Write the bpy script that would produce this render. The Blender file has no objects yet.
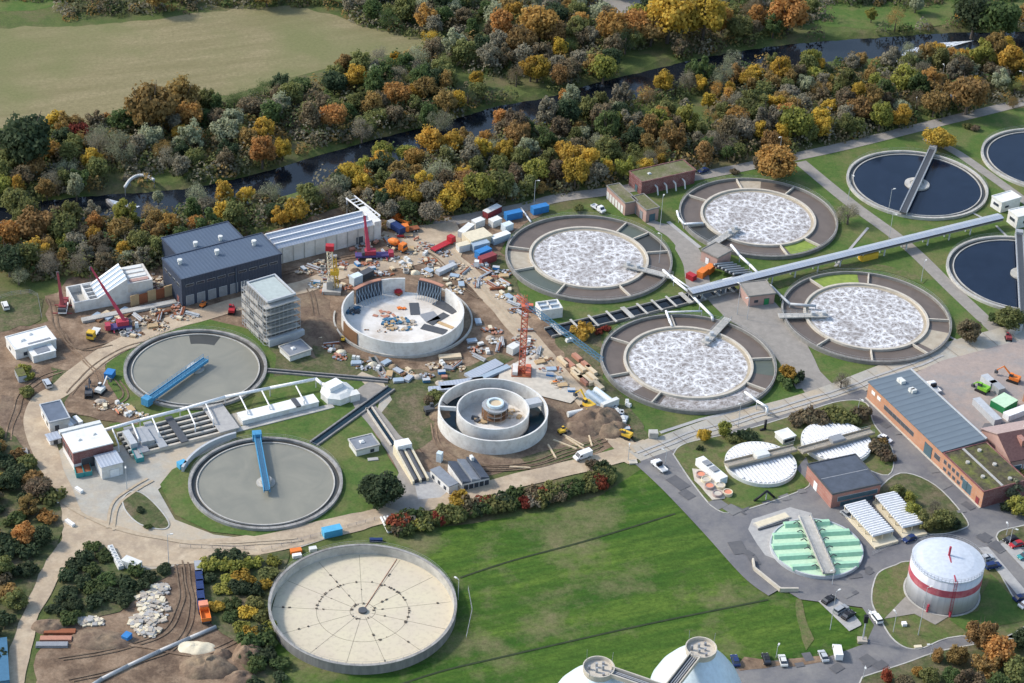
import bpy, bmesh, math, random
from mathutils import Vector, Matrix, noise
random.seed(7)
R = math.radians
sc = bpy.context.scene
COL = sc.collection
# ------------------------------------------------------------------ camera model (fitted to the round tanks)
F, PITCH, ROLL, H = 2137.6, R(32.947), R(-3.1745), 360.0
FW = Vector((0, math.cos(PITCH), -math.sin(PITCH))); RT = Vector((1, 0, 0)); UP = RT.cross(FW)
CR, SR = math.cos(ROLL), math.sin(ROLL)
def G(u, v, z=0.0):
    a, b = u - 512, 341.5 - v
    x, y = CR*a + SR*b, -SR*a + CR*b
    d = FW*F + RT*x + UP*y
    t = (z - H)/d.z
    return Vector((d.x*t, d.y*t, z))
def PX(p):
    d = Vector(p) - Vector((0, 0, H)); z = d.dot(FW); x = d.dot(RT)/z*F; y = d.dot(UP)/z*F
    return 512 + CR*x - SR*y, 341.5 - (SR*x + CR*y)
def hgt(u, vb, vt):
    g = G(u, vb); lo, hi = 0.0, 90.0
    for _ in range(40):
        m = (lo+hi)/2
        if PX((g.x, g.y, m))[1] > vt: lo = m
        else: hi = m
    return lo
def fitc(l, r, t, b, z):
    c = G((l+r)/2, (t+b)/2, z); X, Y = c.x, c.y; Rr = (r-l)/2/3.3
    for _ in range(12):
        q = [PX((X+Rr*math.cos(k*.02618), Y+Rr*math.sin(k*.02618), z)) for k in range(240)]
        us = [a[0] for a in q]; vs = [a[1] for a in q]
        L, Rg, T, B = min(us), max(us), min(vs), max(vs)
        d = G((l+r)/2, (t+b)/2, z) - G((L+Rg)/2, (T+B)/2, z)
        X += d.x; Y += d.y; Rr *= (r-l)/(Rg-L)
    return X, Y, Rr
cam = bpy.data.cameras.new('camera'); co = bpy.data.objects.new('camera', cam); COL.objects.link(co)
rr = CR*RT - SR*UP; uu = SR*RT + CR*UP
M = Matrix.Identity(4)
for i in range(3): M[i][0] = rr[i]; M[i][1] = uu[i]; M[i][2] = -FW[i]
M[2][3] = H
co.matrix_world = M; cam.sensor_width = 36; cam.lens = F/1024*36; cam.clip_end = 9000; cam.clip_start = 1
sc.camera = co
# ------------------------------------------------------------------ materials
GRAIN = dict(grass=.35, lawn=.3, rough_grass=.45, dry_lawn=.35, soil=.28, dark_soil=.3, sand_road=.12, concrete_road=.1, path_paving=.1, asphalt=.1, light_paving=.1, red_paving=.12, slab_concrete=.08, concrete=.08, moss_roof=.4, mossy_flat_roof=.35)
MATS = {}
def new(name):
    m = bpy.data.materials.new(name); m.use_nodes = True; MATS[name] = m
    nt = m.node_tree; b = nt.nodes['Principled BSDF']; return m, nt, b
def mixc(nt, fac, a, b):
    n = nt.nodes.new('ShaderNodeMix'); n.data_type = 'RGBA'
    if isinstance(fac, (int, float)): n.inputs[0].default_value = fac
    else: nt.links.new(fac, n.inputs[0])
    for i, c in ((6, a), (7, b)):
        if isinstance(c, tuple): n.inputs[i].default_value = (*c[:3], 1)
        else: nt.links.new(c, n.inputs[i])
    return n.outputs[2]
def tex(nt, scale, det=6, rough=.6, coords='Object', sc3=None, rot=0, dist=0):
    tc = nt.nodes.new('ShaderNodeTexCoord')
    if coords == 'World': src = nt.nodes.new('ShaderNodeNewGeometry').outputs['Position']
    else: src = tc.outputs[coords]
    if sc3 or rot:
        if rot:
            mp0 = nt.nodes.new('ShaderNodeMapping'); mp0.inputs['Rotation'].default_value[2] = rot
            nt.links.new(src, mp0.inputs[0]); src = mp0.outputs[0]
        mp = nt.nodes.new('ShaderNodeMapping'); mp.inputs['Scale'].default_value = sc3 or (1, 1, 1)
        nt.links.new(src, mp.inputs[0]); src = mp.outputs[0]
    n = nt.nodes.new('ShaderNodeTexNoise'); n.inputs['Scale'].default_value = scale
    n.inputs['Detail'].default_value = det; n.inputs['Roughness'].default_value = rough; n.inputs['Distortion'].default_value = dist
    nt.links.new(src, n.inputs['Vector']); return n.outputs['Fac']
def ramp(nt, fac, lo, hi):
    n = nt.nodes.new('ShaderNodeMapRange'); n.inputs[1].default_value = lo; n.inputs[2].default_value = hi
    nt.links.new(fac, n.inputs[0]); return n.outputs[0]
def grain(nt, col, amp=.22, sc_=1.3):
    f = tex(nt, sc_, det=10, rough=.85, coords='World'); mr = nt.nodes.new('ShaderNodeMapRange'); mr.inputs[1].default_value = .36; mr.inputs[2].default_value = .64; mr.inputs[3].default_value = 1-amp; mr.inputs[4].default_value = 1+amp
    nt.links.new(f, mr.inputs[0]); hs = nt.nodes.new('ShaderNodeHueSaturation'); nt.links.new(mr.outputs[0], hs.inputs['Value']); nt.links.new(col, hs.inputs['Color']); return hs.outputs[0]
def bump(nt, b, fac, dist, st=.6):
    n = nt.nodes.new('ShaderNodeBump'); n.inputs['Strength'].default_value = st; n.inputs['Distance'].default_value = dist
    nt.links.new(fac, n.inputs['Height']); nt.links.new(n.outputs[0], b.inputs['Normal'])
def mat(name, c, c2=None, s=.6, rough=.8, metal=0, lo=.35, hi=.65, bmp=0, obj=0, sc3=None, rot=0, s2=None, c3=None, coords='World', em=0):
    if name in MATS: return MATS[name]
    m, nt, b = new(name)
    b.inputs['Roughness'].default_value = rough; b.inputs['Metallic'].default_value = metal
    b.inputs['Specular IOR Level'].default_value = .25 if rough > .5 else .5
    c2 = c2 or tuple(x*.8 for x in c)
    f = tex(nt, s, coords=coords, sc3=sc3, rot=rot)
    col = mixc(nt, ramp(nt, f, lo, hi), c, c2)
    if c3:
        f2 = tex(nt, s2 or s*.2, det=8, coords=coords, rough=.7); col = mixc(nt, ramp(nt, f2, .46, .62), col, c3)
    if obj:
        oi = nt.nodes.new('ShaderNodeObjectInfo')
        hs = nt.nodes.new('ShaderNodeHueSaturation')
        mr = nt.nodes.new('ShaderNodeMapRange'); nt.links.new(oi.outputs['Random'], mr.inputs[0]); mr.inputs[3].default_value = 1-obj; mr.inputs[4].default_value = 1+obj
        nt.links.new(mr.outputs[0], hs.inputs['Value'])
        m2 = nt.nodes.new('ShaderNodeMath'); m2.operation = 'MULTIPLY'; nt.links.new(oi.outputs['Random'], m2.inputs[0]); m2.inputs[1].default_value = 7.31
        m3 = nt.nodes.new('ShaderNodeMath'); m3.operation = 'FRACT'; nt.links.new(m2.outputs[0], m3.inputs[0])
        m4 = nt.nodes.new('ShaderNodeMapRange'); nt.links.new(m3.outputs[0], m4.inputs[0]); m4.inputs[3].default_value = .488; m4.inputs[4].default_value = .512
        nt.links.new(m4.outputs[0], hs.inputs['Hue'])
        nt.links.new(col, hs.inputs['Color']); col = hs.outputs[0]
    if name in GRAIN: col = grain(nt, col, GRAIN[name])
    nt.links.new(col, b.inputs['Base Color'])
    if bmp: bump(nt, b, f, bmp)
    if em: b.inputs['Emission Color'].default_value = (*c, 1); b.inputs['Emission Strength'].default_value = em
    return m
# setting
mat('grass', (.055, .085, .022), (.10, .12, .035), s=.12, rough=.95, lo=.3, hi=.7, c3=(.13, .11, .055), s2=.045)
mat('lawn', (.050, .105, .020), (.092, .135, .032), s=.35, rough=.95, lo=.3, hi=.7, c3=(.13, .135, .05), s2=.07)
mat('rough_grass', (.05, .075, .024), (.10, .10, .045), s=.4, rough=.95, c3=(.15, .12, .075), s2=.13)
mat('dry_lawn', (.10, .115, .04), (.15, .13, .065), s=.5, rough=.95, c3=(.08, .12, .03), s2=.2)
def meadow():
    m, nt, b = new('meadow'); b.inputs['Roughness'].default_value = .95; b.inputs['Specular IOR Level'].default_value = .1
    d = G(768, 600)-G(512, 655); a = math.atan2(d.y, d.x)
    f1 = tex(nt, 1, det=3, coords='World', sc3=(.012, .13, 1), rot=-a)
    f2 = tex(nt, .5, det=8, rough=.75, coords='World', sc3=(.35, 1, 1), rot=-a)
    f3 = tex(nt, .03, det=9, rough=.7, coords='World')
    c = mixc(nt, ramp(nt, f1, .38, .62), (.036, .092, .014), (.105, .165, .028))
    c = mixc(nt, ramp(nt, f2, .35, .7), c, (.034, .074, .014))
    c = mixc(nt, ramp(nt, f3, .50, .66), c, (.16, .145, .075))
    nt.links.new(grain(nt, c, .32, .9), b.inputs['Base Color'])
meadow()
def field():
    m, nt, b = new('stubble'); b.inputs['Roughness'].default_value = .95; b.inputs['Specular IOR Level'].default_value = .1
    d = G(300, 60)-G(0, 100); a = math.atan2(d.y, d.x)
    f1 = tex(nt, 1, det=5, coords='World', sc3=(.02, .16, 1), rot=-a)
    f2 = tex(nt, .6, det=8, rough=.8, coords='World')
    f3 = tex(nt, .018, det=6, coords='World')
    c = mixc(nt, ramp(nt, f1, .35, .65), (.20, .175, .09), (.30, .25, .145))
    c = mixc(nt, ramp(nt, f2, .35, .7), c, (.17, .15, .08))
    c = mixc(nt, ramp(nt, f3, .46, .64), c, (.165, .165, .075))
    nt.links.new(grain(nt, c, .16, .8), b.inputs['Base Color'])
field()
mat('soil', (.165, .108, .070), (.285, .205, .14), s=.22, rough=.95, c3=(.105, .07, .048), s2=.09, bmp=.4)
mat('track_soil', (.12, .082, .055), (.20, .145, .10), s=.8, rough=.95)
mat('track_sand', (.36, .285, .20), (.44, .36, .26), s=.8, rough=.95)
mat('dark_soil', (.12, .082, .06), (.19, .135, .095), s=.5, rough=.95, bmp=.4, c3=(.24, .18, .12), s2=.1)
mat('sand_road', (.48, .39, .28), (.40, .31, .215), s=.3, rough=.95, c3=(.33, .26, .19), s2=.12)
mat('concrete_road', (.40, .38, .33), (.33, .31, .27), s=.25, rough=.9, c3=(.42, .35, .26), s2=.05)
mat('path_paving', (.29, .265, .235), (.24, .22, .195), s=.4, rough=.9)
mat('asphalt', (.125, .125, .135), (.165, .16, .165), s=.15, rough=.85, c3=(.21, .20, .19), s2=.04)
mat('asphalt_dark', (.098, .098, .105), (.125, .122, .125), s=.5, rough=.85)
mat('asphalt_pale', (.155, .152, .152), (.19, .185, .18), s=.5, rough=.85)
mat('light_paving', (.40, .39, .37), (.34, .33, .32), s=.8, rough=.9)
mat('red_paving', (.36, .29, .25), (.30, .25, .225), s=.3, rough=.9, c3=(.27, .25, .24), s2=.08)
mat('concrete', (.50, .48, .44), (.40, .385, .355), s=.5, rough=.85, c3=(.33, .32, .29), s2=.12)
mat('new_concrete', (.68, .67, .645), (.60, .59, .56), s=.4, rough=.8, lo=.3, hi=.75, c3=(.52, .50, .47), s2=.5)
mat('slab_concrete', (.70, .67, .63), (.60, .57, .52), s=.25, rough=.85, c3=(.52, .47, .41), s2=.09)
mat('old_concrete', (.36, .35, .33), (.26, .25, .24), s=.5, rough=.9, c3=(.20, .19, .18), s2=.2)
mat('rim_concrete', (.25, .24, .22), (.18, .172, .16), s=.6, rough=.9)
mat('pale_rim', (.55, .50, .42), (.44, .40, .34), s=.6, rough=.9)
mat('weathered_concrete', (.25, .24, .23), (.17, .165, .16), s=.8, rough=.9, sc3=(1, 1, .2))
def basin_floor():
    m, nt, b = new('basin_floor'); b.inputs['Roughness'].default_value = .9
    f1 = tex(nt, .12, det=8, coords='World'); f2 = tex(nt, .8, det=6, coords='World')
    c = mixc(nt, ramp(nt, f1, .35, .65), (.53, .46, .355), (.56, .50, .36))
    c = mixc(nt, ramp(nt, f2, .5, .8), c, (.43, .37, .28))
    nt.links.new(c, b.inputs['Base Color'])
basin_floor()
mat('crack', (.10, .085, .07), rough=.95)
def water(name, c, c2, rough, s=.05, bm=.03):
    m, nt, b = new(name); b.inputs['Roughness'].default_value = rough; b.inputs['IOR'].default_value = 1.33
    f = tex(nt, s, coords='World', det=5, dist=1.5); f2 = tex(nt, 1.2, coords='World')
    nt.links.new(mixc(nt, ramp(nt, f, .35, .65), c, c2), b.inputs['Base Color']); bump(nt, b, f2, bm, .3)
water('river_water', (.008, .011, .016), (.012, .016, .022), .08)
water('clear_water', (.006, .012, .028), (.010, .018, .038), .14, s=.09)
water('grey_water', (.205, .20, .165), (.245, .235, .19), .3, s=.09)
water('brown_water', (.12, .096, .08), (.15, .12, .10), .4, s=.12)
water('teal_water', (.085, .10, .085), (.11, .125, .10), .35)
water('dark_water', (.05, .05, .045), (.07, .068, .06), .3)
water('pit_water', (.01, .03, .04), (.006, .018, .03), .15)
mat('duckweed', (.24, .31, .06), (.17, .23, .05), s=.6, rough=.9)
def foam(name, dens, base):
    m, nt, b = new(name); b.inputs['Roughness'].default_value = .6
    geo = nt.nodes.new('ShaderNodeNewGeometry')
    nz = nt.nodes.new('ShaderNodeTexNoise'); nz.inputs['Scale'].default_value = .35; nz.inputs['Detail'].default_value = 4
    nt.links.new(geo.outputs['Position'], nz.inputs['Vector'])
    add = nt.nodes.new('ShaderNodeVectorMath'); add.operation = 'MULTIPLY_ADD'; add.inputs[1].default_value = (2.6, 2.6, 0)
    nt.links.new(nz.outputs['Color'], add.inputs[0]); nt.links.new(geo.outputs['Position'], add.inputs[2])
    vs = []
    for s, hi in ((.33, .30), (.8, .26)):
        v = nt.nodes.new('ShaderNodeTexVoronoi'); v.feature = 'DISTANCE_TO_EDGE'; v.inputs['Scale'].default_value = s; v.voronoi_dimensions = '2D'
        nt.links.new(add.outputs[0], v.inputs['Vector'])
        mr = nt.nodes.new('ShaderNodeMapRange'); mr.inputs[1].default_value = .0; mr.inputs[2].default_value = hi; mr.inputs[3].default_value = 1; mr.inputs[4].default_value = 0
        nt.links.new(v.outputs['Distance'], mr.inputs[0]); vs.append(mr.outputs[0])
    mx = nt.nodes.new('ShaderNodeMath'); mx.operation = 'MAXIMUM'; nt.links.new(vs[0], mx.inputs[0])
    ml = nt.nodes.new('ShaderNodeMath'); ml.operation = 'MULTIPLY'; nt.links.new(vs[1], ml.inputs[0]); ml.inputs[1].default_value = .75
    nt.links.new(ml.outputs[0], mx.inputs[1])
    n1 = tex(nt, .9, det=8, rough=.8, coords='World'); n2 = tex(nt, .11, det=6, rough=.65, coords='World', dist=1.2)
    m1 = nt.nodes.new('ShaderNodeMath'); m1.operation = 'MULTIPLY'; nt.links.new(mx.outputs[0], m1.inputs[0]); nt.links.new(ramp(nt, n1, .33, .6), m1.inputs[1])
    m2 = nt.nodes.new('ShaderNodeMath'); m2.operation = 'MULTIPLY'; nt.links.new(m1.outputs[0], m2.inputs[0]); nt.links.new(ramp(nt, n2, .22, .56), m2.inputs[1])
    m3 = nt.nodes.new('ShaderNodeMapRange'); nt.links.new(m2.outputs[0], m3.inputs[0]); m3.inputs[2].default_value = dens
    c0 = mixc(nt, ramp(nt, n1, .4, .75), base, (.33, .30, .285))
    nt.links.new(mixc(nt, m3.outputs[0], c0, (.72, .715, .72)), b.inputs['Base Color'])
foam('foam', .66, (.17, .145, .13)); foam('thin_foam', 1.3, (.17, .14, .12))
mat('scum', (.42, .37, .29), (.34, .29, .22), s=.5, rough=.9)
mat('rapids', (.75, .78, .82), (.25, .3, .36), s=1.2, rough=.5)
# building
def ribbed(name, c, c2, per, axis=0, rough=.5, metal=.2):
    m, nt, b = new(name); b.inputs['Roughness'].default_value = rough; b.inputs['Metallic'].default_value = metal
    tc = nt.nodes.new('ShaderNodeTexCoord'); sp = nt.nodes.new('ShaderNodeSeparateXYZ'); nt.links.new(tc.outputs['Object'], sp.inputs[0])
    ml = nt.nodes.new('ShaderNodeMath'); ml.operation = 'MULTIPLY'; ml.inputs[1].default_value = 2*math.pi/per; nt.links.new(sp.outputs[axis], ml.inputs[0])
    sn = nt.nodes.new('ShaderNodeMath'); sn.operation = 'SINE'; nt.links.new(ml.outputs[0], sn.inputs[0])
    f = tex(nt, .3, coords='Object')
    col = mixc(nt, ramp(nt, sn.outputs[0], .6, 1.), c, c2)
    col = mixc(nt, ramp(nt, f, .3, .8), col, tuple(x*.85 for x in c))
    nt.links.new(col, b.inputs['Base Color']); bump(nt, b, sn.outputs[0], .04, .5)
ribbed('slate_metal', (.085, .115, .165), (.06, .085, .125), 1.2, 0)
ribbed('dark_cladding', (.045, .06, .095), (.03, .042, .07), 1.0, 0, .55, .1)
ribbed('grey_sheet_roof', (.135, .17, .20), (.09, .115, .14), 1.4, 0, .5, .1)
ribbed('silver_roof', (.47, .50, .55), (.36, .39, .44), 1.0, 0, .4, .3)
mat('blue_grey_roof', (.13, .16, .21), s=.4, rough=.7)
mat('felt_roof', (.085, .10, .13), (.065, .078, .10), s=.5, rough=.85)
mat('grey_felt', (.23, .25, .28), (.18, .195, .22), s=.6, rough=.85)
mat('white_roof', (.78, .78, .76), (.70, .70, .68), s=.25, rough=.7, c3=(.62, .61, .58), s2=.3)
mat('moss_roof', (.10, .085, .05), (.055, .05, .035), s=.7, rough=.95, c3=(.13, .14, .04), s2=.2)
mat('mossy_flat_roof', (.20, .175, .12), (.13, .125, .07), s=.5, rough=.95, c3=(.11, .12, .045), s2=.12)
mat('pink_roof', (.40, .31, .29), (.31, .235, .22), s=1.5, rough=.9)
mat('shaded_maroon_roof', (.105, .055, .055), (.14, .08, .075), s=1.5, rough=.9)
def brick(name, c, c2):
    m, nt, b = new(name); b.inputs['Roughness'].default_value = .9
    t = nt.nodes.new('ShaderNodeTexBrick'); t.inputs['Scale'].default_value = 1; t.inputs['Brick Width'].default_value = .5; t.inputs['Row Height'].default_value = .2; t.inputs['Mortar Size'].default_value = .02
    t.inputs['Color1'].default_value = (*c, 1); t.inputs['Color2'].default_value = (*c2, 1); t.inputs['Mortar'].default_value = (.35, .3, .27, 1)
    tc = nt.nodes.new('ShaderNodeTexCoord'); mp = nt.nodes.new('ShaderNodeMapping'); mp.inputs['Rotation'].default_value = (R(90), 0, R(35))
    nt.links.new(tc.outputs['Object'], mp.inputs[0]); nt.links.new(mp.outputs[0], t.inputs['Vector'])
    f = tex(nt, .4, coords='Object')
    nt.links.new(mixc(nt, ramp(nt, f, .4, .75), t.outputs['Color'], tuple(x*.8 for x in c)), b.inputs['Base Color'])
brick('orange_brick', (.50, .235, .125), (.46, .21, .11)); brick('red_brick', (.36, .15, .115), (.32, .13, .10)); brick('maroon_brick', (.19, .055, .055), (.16, .05, .05)); brick('pink_brick', (.44, .27, .23), (.4, .24, .2))
P = lambda n, c, **k: mat(n, c, tuple(x*.86 for x in c), s=k.pop('s', 1.0), rough=k.pop('rough', .55), **k)
P('white_wall', (.72, .72, .71), c3=(.58, .56, .52), s2=.4); P('white_paint', (.80, .80, .80)); P('offwhite', (.66, .66, .63)); P('cream', (.68, .60, .44)); P('light_grey', (.46, .48, .50)); P('mid_grey', (.26, .27, .29)); P('dark_grey', (.08, .085, .095)); P('black', (.02, .02, .025))
P('blue_paint', (.04, .20, .48)); P('sky_paint', (.09, .38, .60)); P('band_red', (.42, .085, .12), c3=(.46, .16, .18), s2=.4); P('crane_orange', (.62, .17, .10)); P('roof_slab', (.42, .47, .45)); P('bridge_blue', (.07, .27, .47)); P('navy', (.02, .04, .13)); P('teal_paint', (.05, .26, .27)); P('green_paint', (.03, .22, .08)); P('lime', (.22, .50, .05)); P('red_paint', (.42, .03, .04)); P('crimson', (.40, .05, .08)); P('magenta', (.55, .05, .22)); P('orange_paint', (.72, .20, .04)); P('salmon', (.72, .28, .17)); P('yellow_paint', (.70, .44, .05)); P('pale_blue', (.33, .41, .49)); P('purple', (.09, .07, .20)); P('dark_red', (.25, .05, .055)); P('ice_blue', (.62, .70, .74)); P('silver', (.55, .57, .59), metal=.4, rough=.35); P('steel', (.38, .39, .40), metal=.2, rough=.55)
P('mint', (.36, .60, .42)); P('mint_light', (.52, .70, .50)); P('timber', (.48, .34, .19), rough=.8); P('pale_timber', (.62, .50, .34), rough=.8); P('red_timber', (.45, .22, .15), rough=.8); P('brown_timber', (.20, .11, .06), rough=.85); P('rust', (.28, .10, .05), rough=.9); P('rubble', (.42, .37, .31), rough=.95); P('rubber', (.025, .025, .027), rough=.8)
P('form_blue', (.06, .16, .26)); P('form_panel', (.06, .07, .09))
P('egg_blue', (.60, .70, .76), rough=.35); P('holder_grey', (.56, .60, .66), rough=.45)
mat('glass', (.03, .04, .05), (.05, .06, .08), rough=.12); mat('blue_glass', (.08, .14, .17), rough=.15)
mat('bark', (.12, .10, .085), (.07, .058, .05), rough=.95, coords='Object', s=2)
def leaf(name, c, c2, c3=None):
    m = mat(name, c, c2, s=.45, rough=.85, obj=.22, lo=.35, hi=.65, c3=c3, s2=.9)
    nt = m.node_tree; b = nt.nodes['Principled BSDF']; out = [n for n in nt.nodes if n.type == 'OUTPUT_MATERIAL'][0]
    tr = nt.nodes.new('ShaderNodeBsdfTranslucent'); mx = nt.nodes.new('ShaderNodeMixShader'); mx.inputs[0].default_value = .45
    nt.links.new(b.inputs['Base Color'].links[0].from_socket, tr.inputs[0]); nt.links.new(b.outputs[0], mx.inputs[1]); nt.links.new(tr.outputs[0], mx.inputs[2]); nt.links.new(mx.outputs[0], out.inputs[0])
    return m
leaf('gold_leaf', (.58, .38, .06), (.40, .28, .06)); leaf('orange_leaf', (.52, .28, .08), (.38, .23, .08)); leaf('rust_leaf', (.36, .225, .08), (.24, .17, .07))
leaf('olive_leaf', (.215, .215, .075), (.15, .165, .06)); leaf('green_leaf', (.075, .115, .042), (.11, .145, .05)); leaf('dark_leaf', (.05, .075, .038), (.075, .10, .05))
leaf('twig_leaf', (.29, .255, .185), (.20, .185, .135)); leaf('pale_leaf', (.36, .37, .24), (.25, .27, .17)); leaf('red_leaf', (.30, .065, .035), (.22, .07, .04)); leaf('lemon_leaf', (.36, .34, .075), (.22, .24, .06))
leaf('umber_leaf', (.22, .16, .10), (.15, .13, .08)); leaf('bramble_leaf', (.24, .19, .11), (.17, .13, .08), (.12, .10, .06)); leaf('undergrowth_leaf', (.15, .16, .075), (.23, .20, .13), (.085, .11, .05))
# ------------------------------------------------------------------ mesh building
class MB:
    def __init__(s): s.v = []; s.f = []
    def add(s, vs, fs):
        n = len(s.v); s.v += [tuple(x) for x in vs]; s.f += [tuple(i+n for i in f) for f in fs]; return s
    def box(s, x0, x1, y0, y1, z0, z1, top=None, off=(0, 0)):
        a, b = (top if top else (1, 1)); cx, cy = (x0+x1)/2, (y0+y1)/2; hx, hy = (x1-x0)/2*a, (y1-y0)/2*b
        cx += off[0]; cy += off[1]
        return s.add([(x0, y0, z0), (x1, y0, z0), (x1, y1, z0), (x0, y1, z0), (cx-hx, cy-hy, z1), (cx+hx, cy-hy, z1), (cx+hx, cy+hy, z1), (cx-hx, cy+hy, z1)],
                     [(3, 2, 1, 0), (4, 5, 6, 7), (0, 1, 5, 4), (1, 2, 6, 5), (2, 3, 7, 6), (3, 0, 4, 7)])
    def rbox(s, cx, cy, z0, z1, lx, ly, a=0):
        c, n = math.cos(a), math.sin(a); q = [(-lx/2, -ly/2), (lx/2, -ly/2), (lx/2, ly/2), (-lx/2, ly/2)]
        p = [(cx+x*c-y*n, cy+x*n+y*c) for x, y in q]; return s.prism(p, z0, z1)
    def prism(s, poly, z0, z1):
        n = len(poly); ar = sum(poly[i][0]*poly[(i+1) % n][1]-poly[(i+1) % n][0]*poly[i][1] for i in range(n))
        if ar < 0: poly = poly[::-1]
        vs = [(p[0], p[1], z0) for p in poly]+[(p[0], p[1], z1) for p in poly]
        return s.add(vs, [tuple(range(n-1, -1, -1)), tuple(range(n, 2*n))]+[(i, (i+1) % n, n+(i+1) % n, n+i) for i in range(n)])
    def xprism(s, prof, y0, y1):   # profile in x,z extruded along y
        n = len(prof); vs = [(x, y0, z) for x, z in prof]+[(x, y1, z) for x, z in prof]
        return s.add(vs, [tuple(range(n)), tuple(range(2*n-1, n-1, -1))]+[((i+1) % n, i, n+i, n+(i+1) % n) for i in range(n)])
    def cyl(s, x, y, z0, z1, r, n=24, r2=None):
        r2 = r if r2 is None else r2
        vs = [(x+r*math.cos(2*math.pi*k/n), y+r*math.sin(2*math.pi*k/n), z0) for k in range(n)]+[(x+r2*math.cos(2*math.pi*k/n), y+r2*math.sin(2*math.pi*k/n), z1) for k in range(n)]
        return s.add(vs, [tuple(range(n-1, -1, -1)), tuple(range(n, 2*n))]+[(i, (i+1) % n, n+(i+1) % n, n+i) for i in range(n)])
    def ring(s, x, y, ri, ro, z0, z1, n=96, a0=0, a1=2*math.pi):
        full = abs(a1-a0-2*math.pi) < 1e-6; m = n if full else n+1
        vs = []
        for k in range(m):
            a = a0+(a1-a0)*k/n; c, w = math.cos(a), math.sin(a)
            vs += [(x+ri*c, y+ri*w, z0), (x+ro*c, y+ro*w, z0), (x+ro*c, y+ro*w, z1), (x+ri*c, y+ri*w, z1)]
        fs = []
        for k in range(n):
            a = 4*k; b = 4*((k+1) % m)
            fs += [(a+1, b+1, b+2, a+2), (a+2, b+2, b+3, a+3), (a+3, b+3, b, a), (a, b, b+1, a+1)]
        if not full: fs += [(0, 1, 2, 3), (4*n+3, 4*n+2, 4*n+1, 4*n)]
        return s.add(vs, fs)
    def lathe(s, x, y, prof, n=48):
        vs = []; m = len(prof)
        for r, z in prof:
            vs += [(x+r*math.cos(2*math.pi*k/n), y+r*math.sin(2*math.pi*k/n), z) for k in range(n)]
        fs = [(j*n+k, j*n+(k+1) % n, (j+1)*n+(k+1) % n, (j+1)*n+k) for j in range(m-1) for k in range(n)]
        fs += [tuple(range((m-1)*n, m*n)), tuple(range(n-1, -1, -1))]
        return s.add(vs, fs)
    def tube(s, p, q, r, n=6, r2=None):
        p, q = Vector(p), Vector(q); d = (q-p)
        if d.length < 1e-5: return s
        d.normalize(); a = d.orthogonal().normalized(); b = d.cross(a); r2 = r if r2 is None else r2
        vs = [p+(a*math.cos(2*math.pi*k/n)+b*math.sin(2*math.pi*k/n))*r for k in range(n)]+[q+(a*math.cos(2*math.pi*k/n)+b*math.sin(2*math.pi*k/n))*r2 for k in range(n)]
        return s.add(vs, [tuple(range(n-1, -1, -1)), tuple(range(n, 2*n))]+[(i, (i+1) % n, n+(i+1) % n, n+i) for i in range(n)])
    def path(s, pts, r, n=6):
        for a, b in zip(pts, pts[1:]): s.tube(a, b, r, n)
        return s
    def beam(s, p, q, w, h):     # rectangular bar between points, kept level
        p, q = Vector(p), Vector(q); d = (q-p); dd = Vector((d.x, d.y, 0)); dd.normalize(); n = Vector((-dd.y, dd.x, 0))*w/2; z = Vector((0, 0, h))
        vs = [p-n, q-n, q+n, p+n, p-n+z, q-n+z, q+n+z, p+n+z]
        return s.add(vs, [(3, 2, 1, 0), (4, 5, 6, 7), (0, 1, 5, 4), (1, 2, 6, 5), (2, 3, 7, 6), (3, 0, 4, 7)])
    def build(s, name, m, parent=None, smooth=False):
        me = bpy.data.meshes.new(name); me.from_pydata(s.v, [], s.f); me.update()
        o = bpy.data.objects.new(name, me); COL.objects.link(o)
        me.materials.append(None); o.material_slots[0].link = 'OBJECT'; o.material_slots[0].material = MATS[m] if isinstance(m, str) else m
        if smooth: me.polygons.foreach_set('use_smooth', [True]*len(me.polygons))
        if parent: o.parent = parent
        return o
def tag(o, label, cat, group=None):
    o['label'] = label; o['category'] = cat
    if group: o['group'] = group
    return o
def thing(name, label, cat, loc=(0, 0, 0), rot=0, group=None):
    o = bpy.data.objects.new(name, None); COL.objects.link(o); o.location = loc; o.rotation_euler[2] = rot; o.empty_display_size = .1
    return tag(o, label, cat, group)
def KIDS(o, _c={}):
    return list(o.children)
def dup(root, loc, rot, label=None, group=None, scale=None, mats=None):
    r = root.copy(); COL.objects.link(r); r.location = loc; r.rotation_euler[2] = rot
    if scale: r.scale = scale
    if label: r['label'] = label
    if group: r['group'] = group
    for ch in root.children:
        c = ch.copy(); COL.objects.link(c); c.parent = r
        if mats and ch.name.split('.')[0] in mats: c.material_slots[0].material = MATS[mats[ch.name.split('.')[0]]]
        for g in ch.children:
            d = g.copy(); COL.objects.link(d); d.parent = c
            if mats and g.name.split('.')[0] in mats: d.material_slots[0].material = MATS[mats[g.name.split('.')[0]]]
    return r
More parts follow.
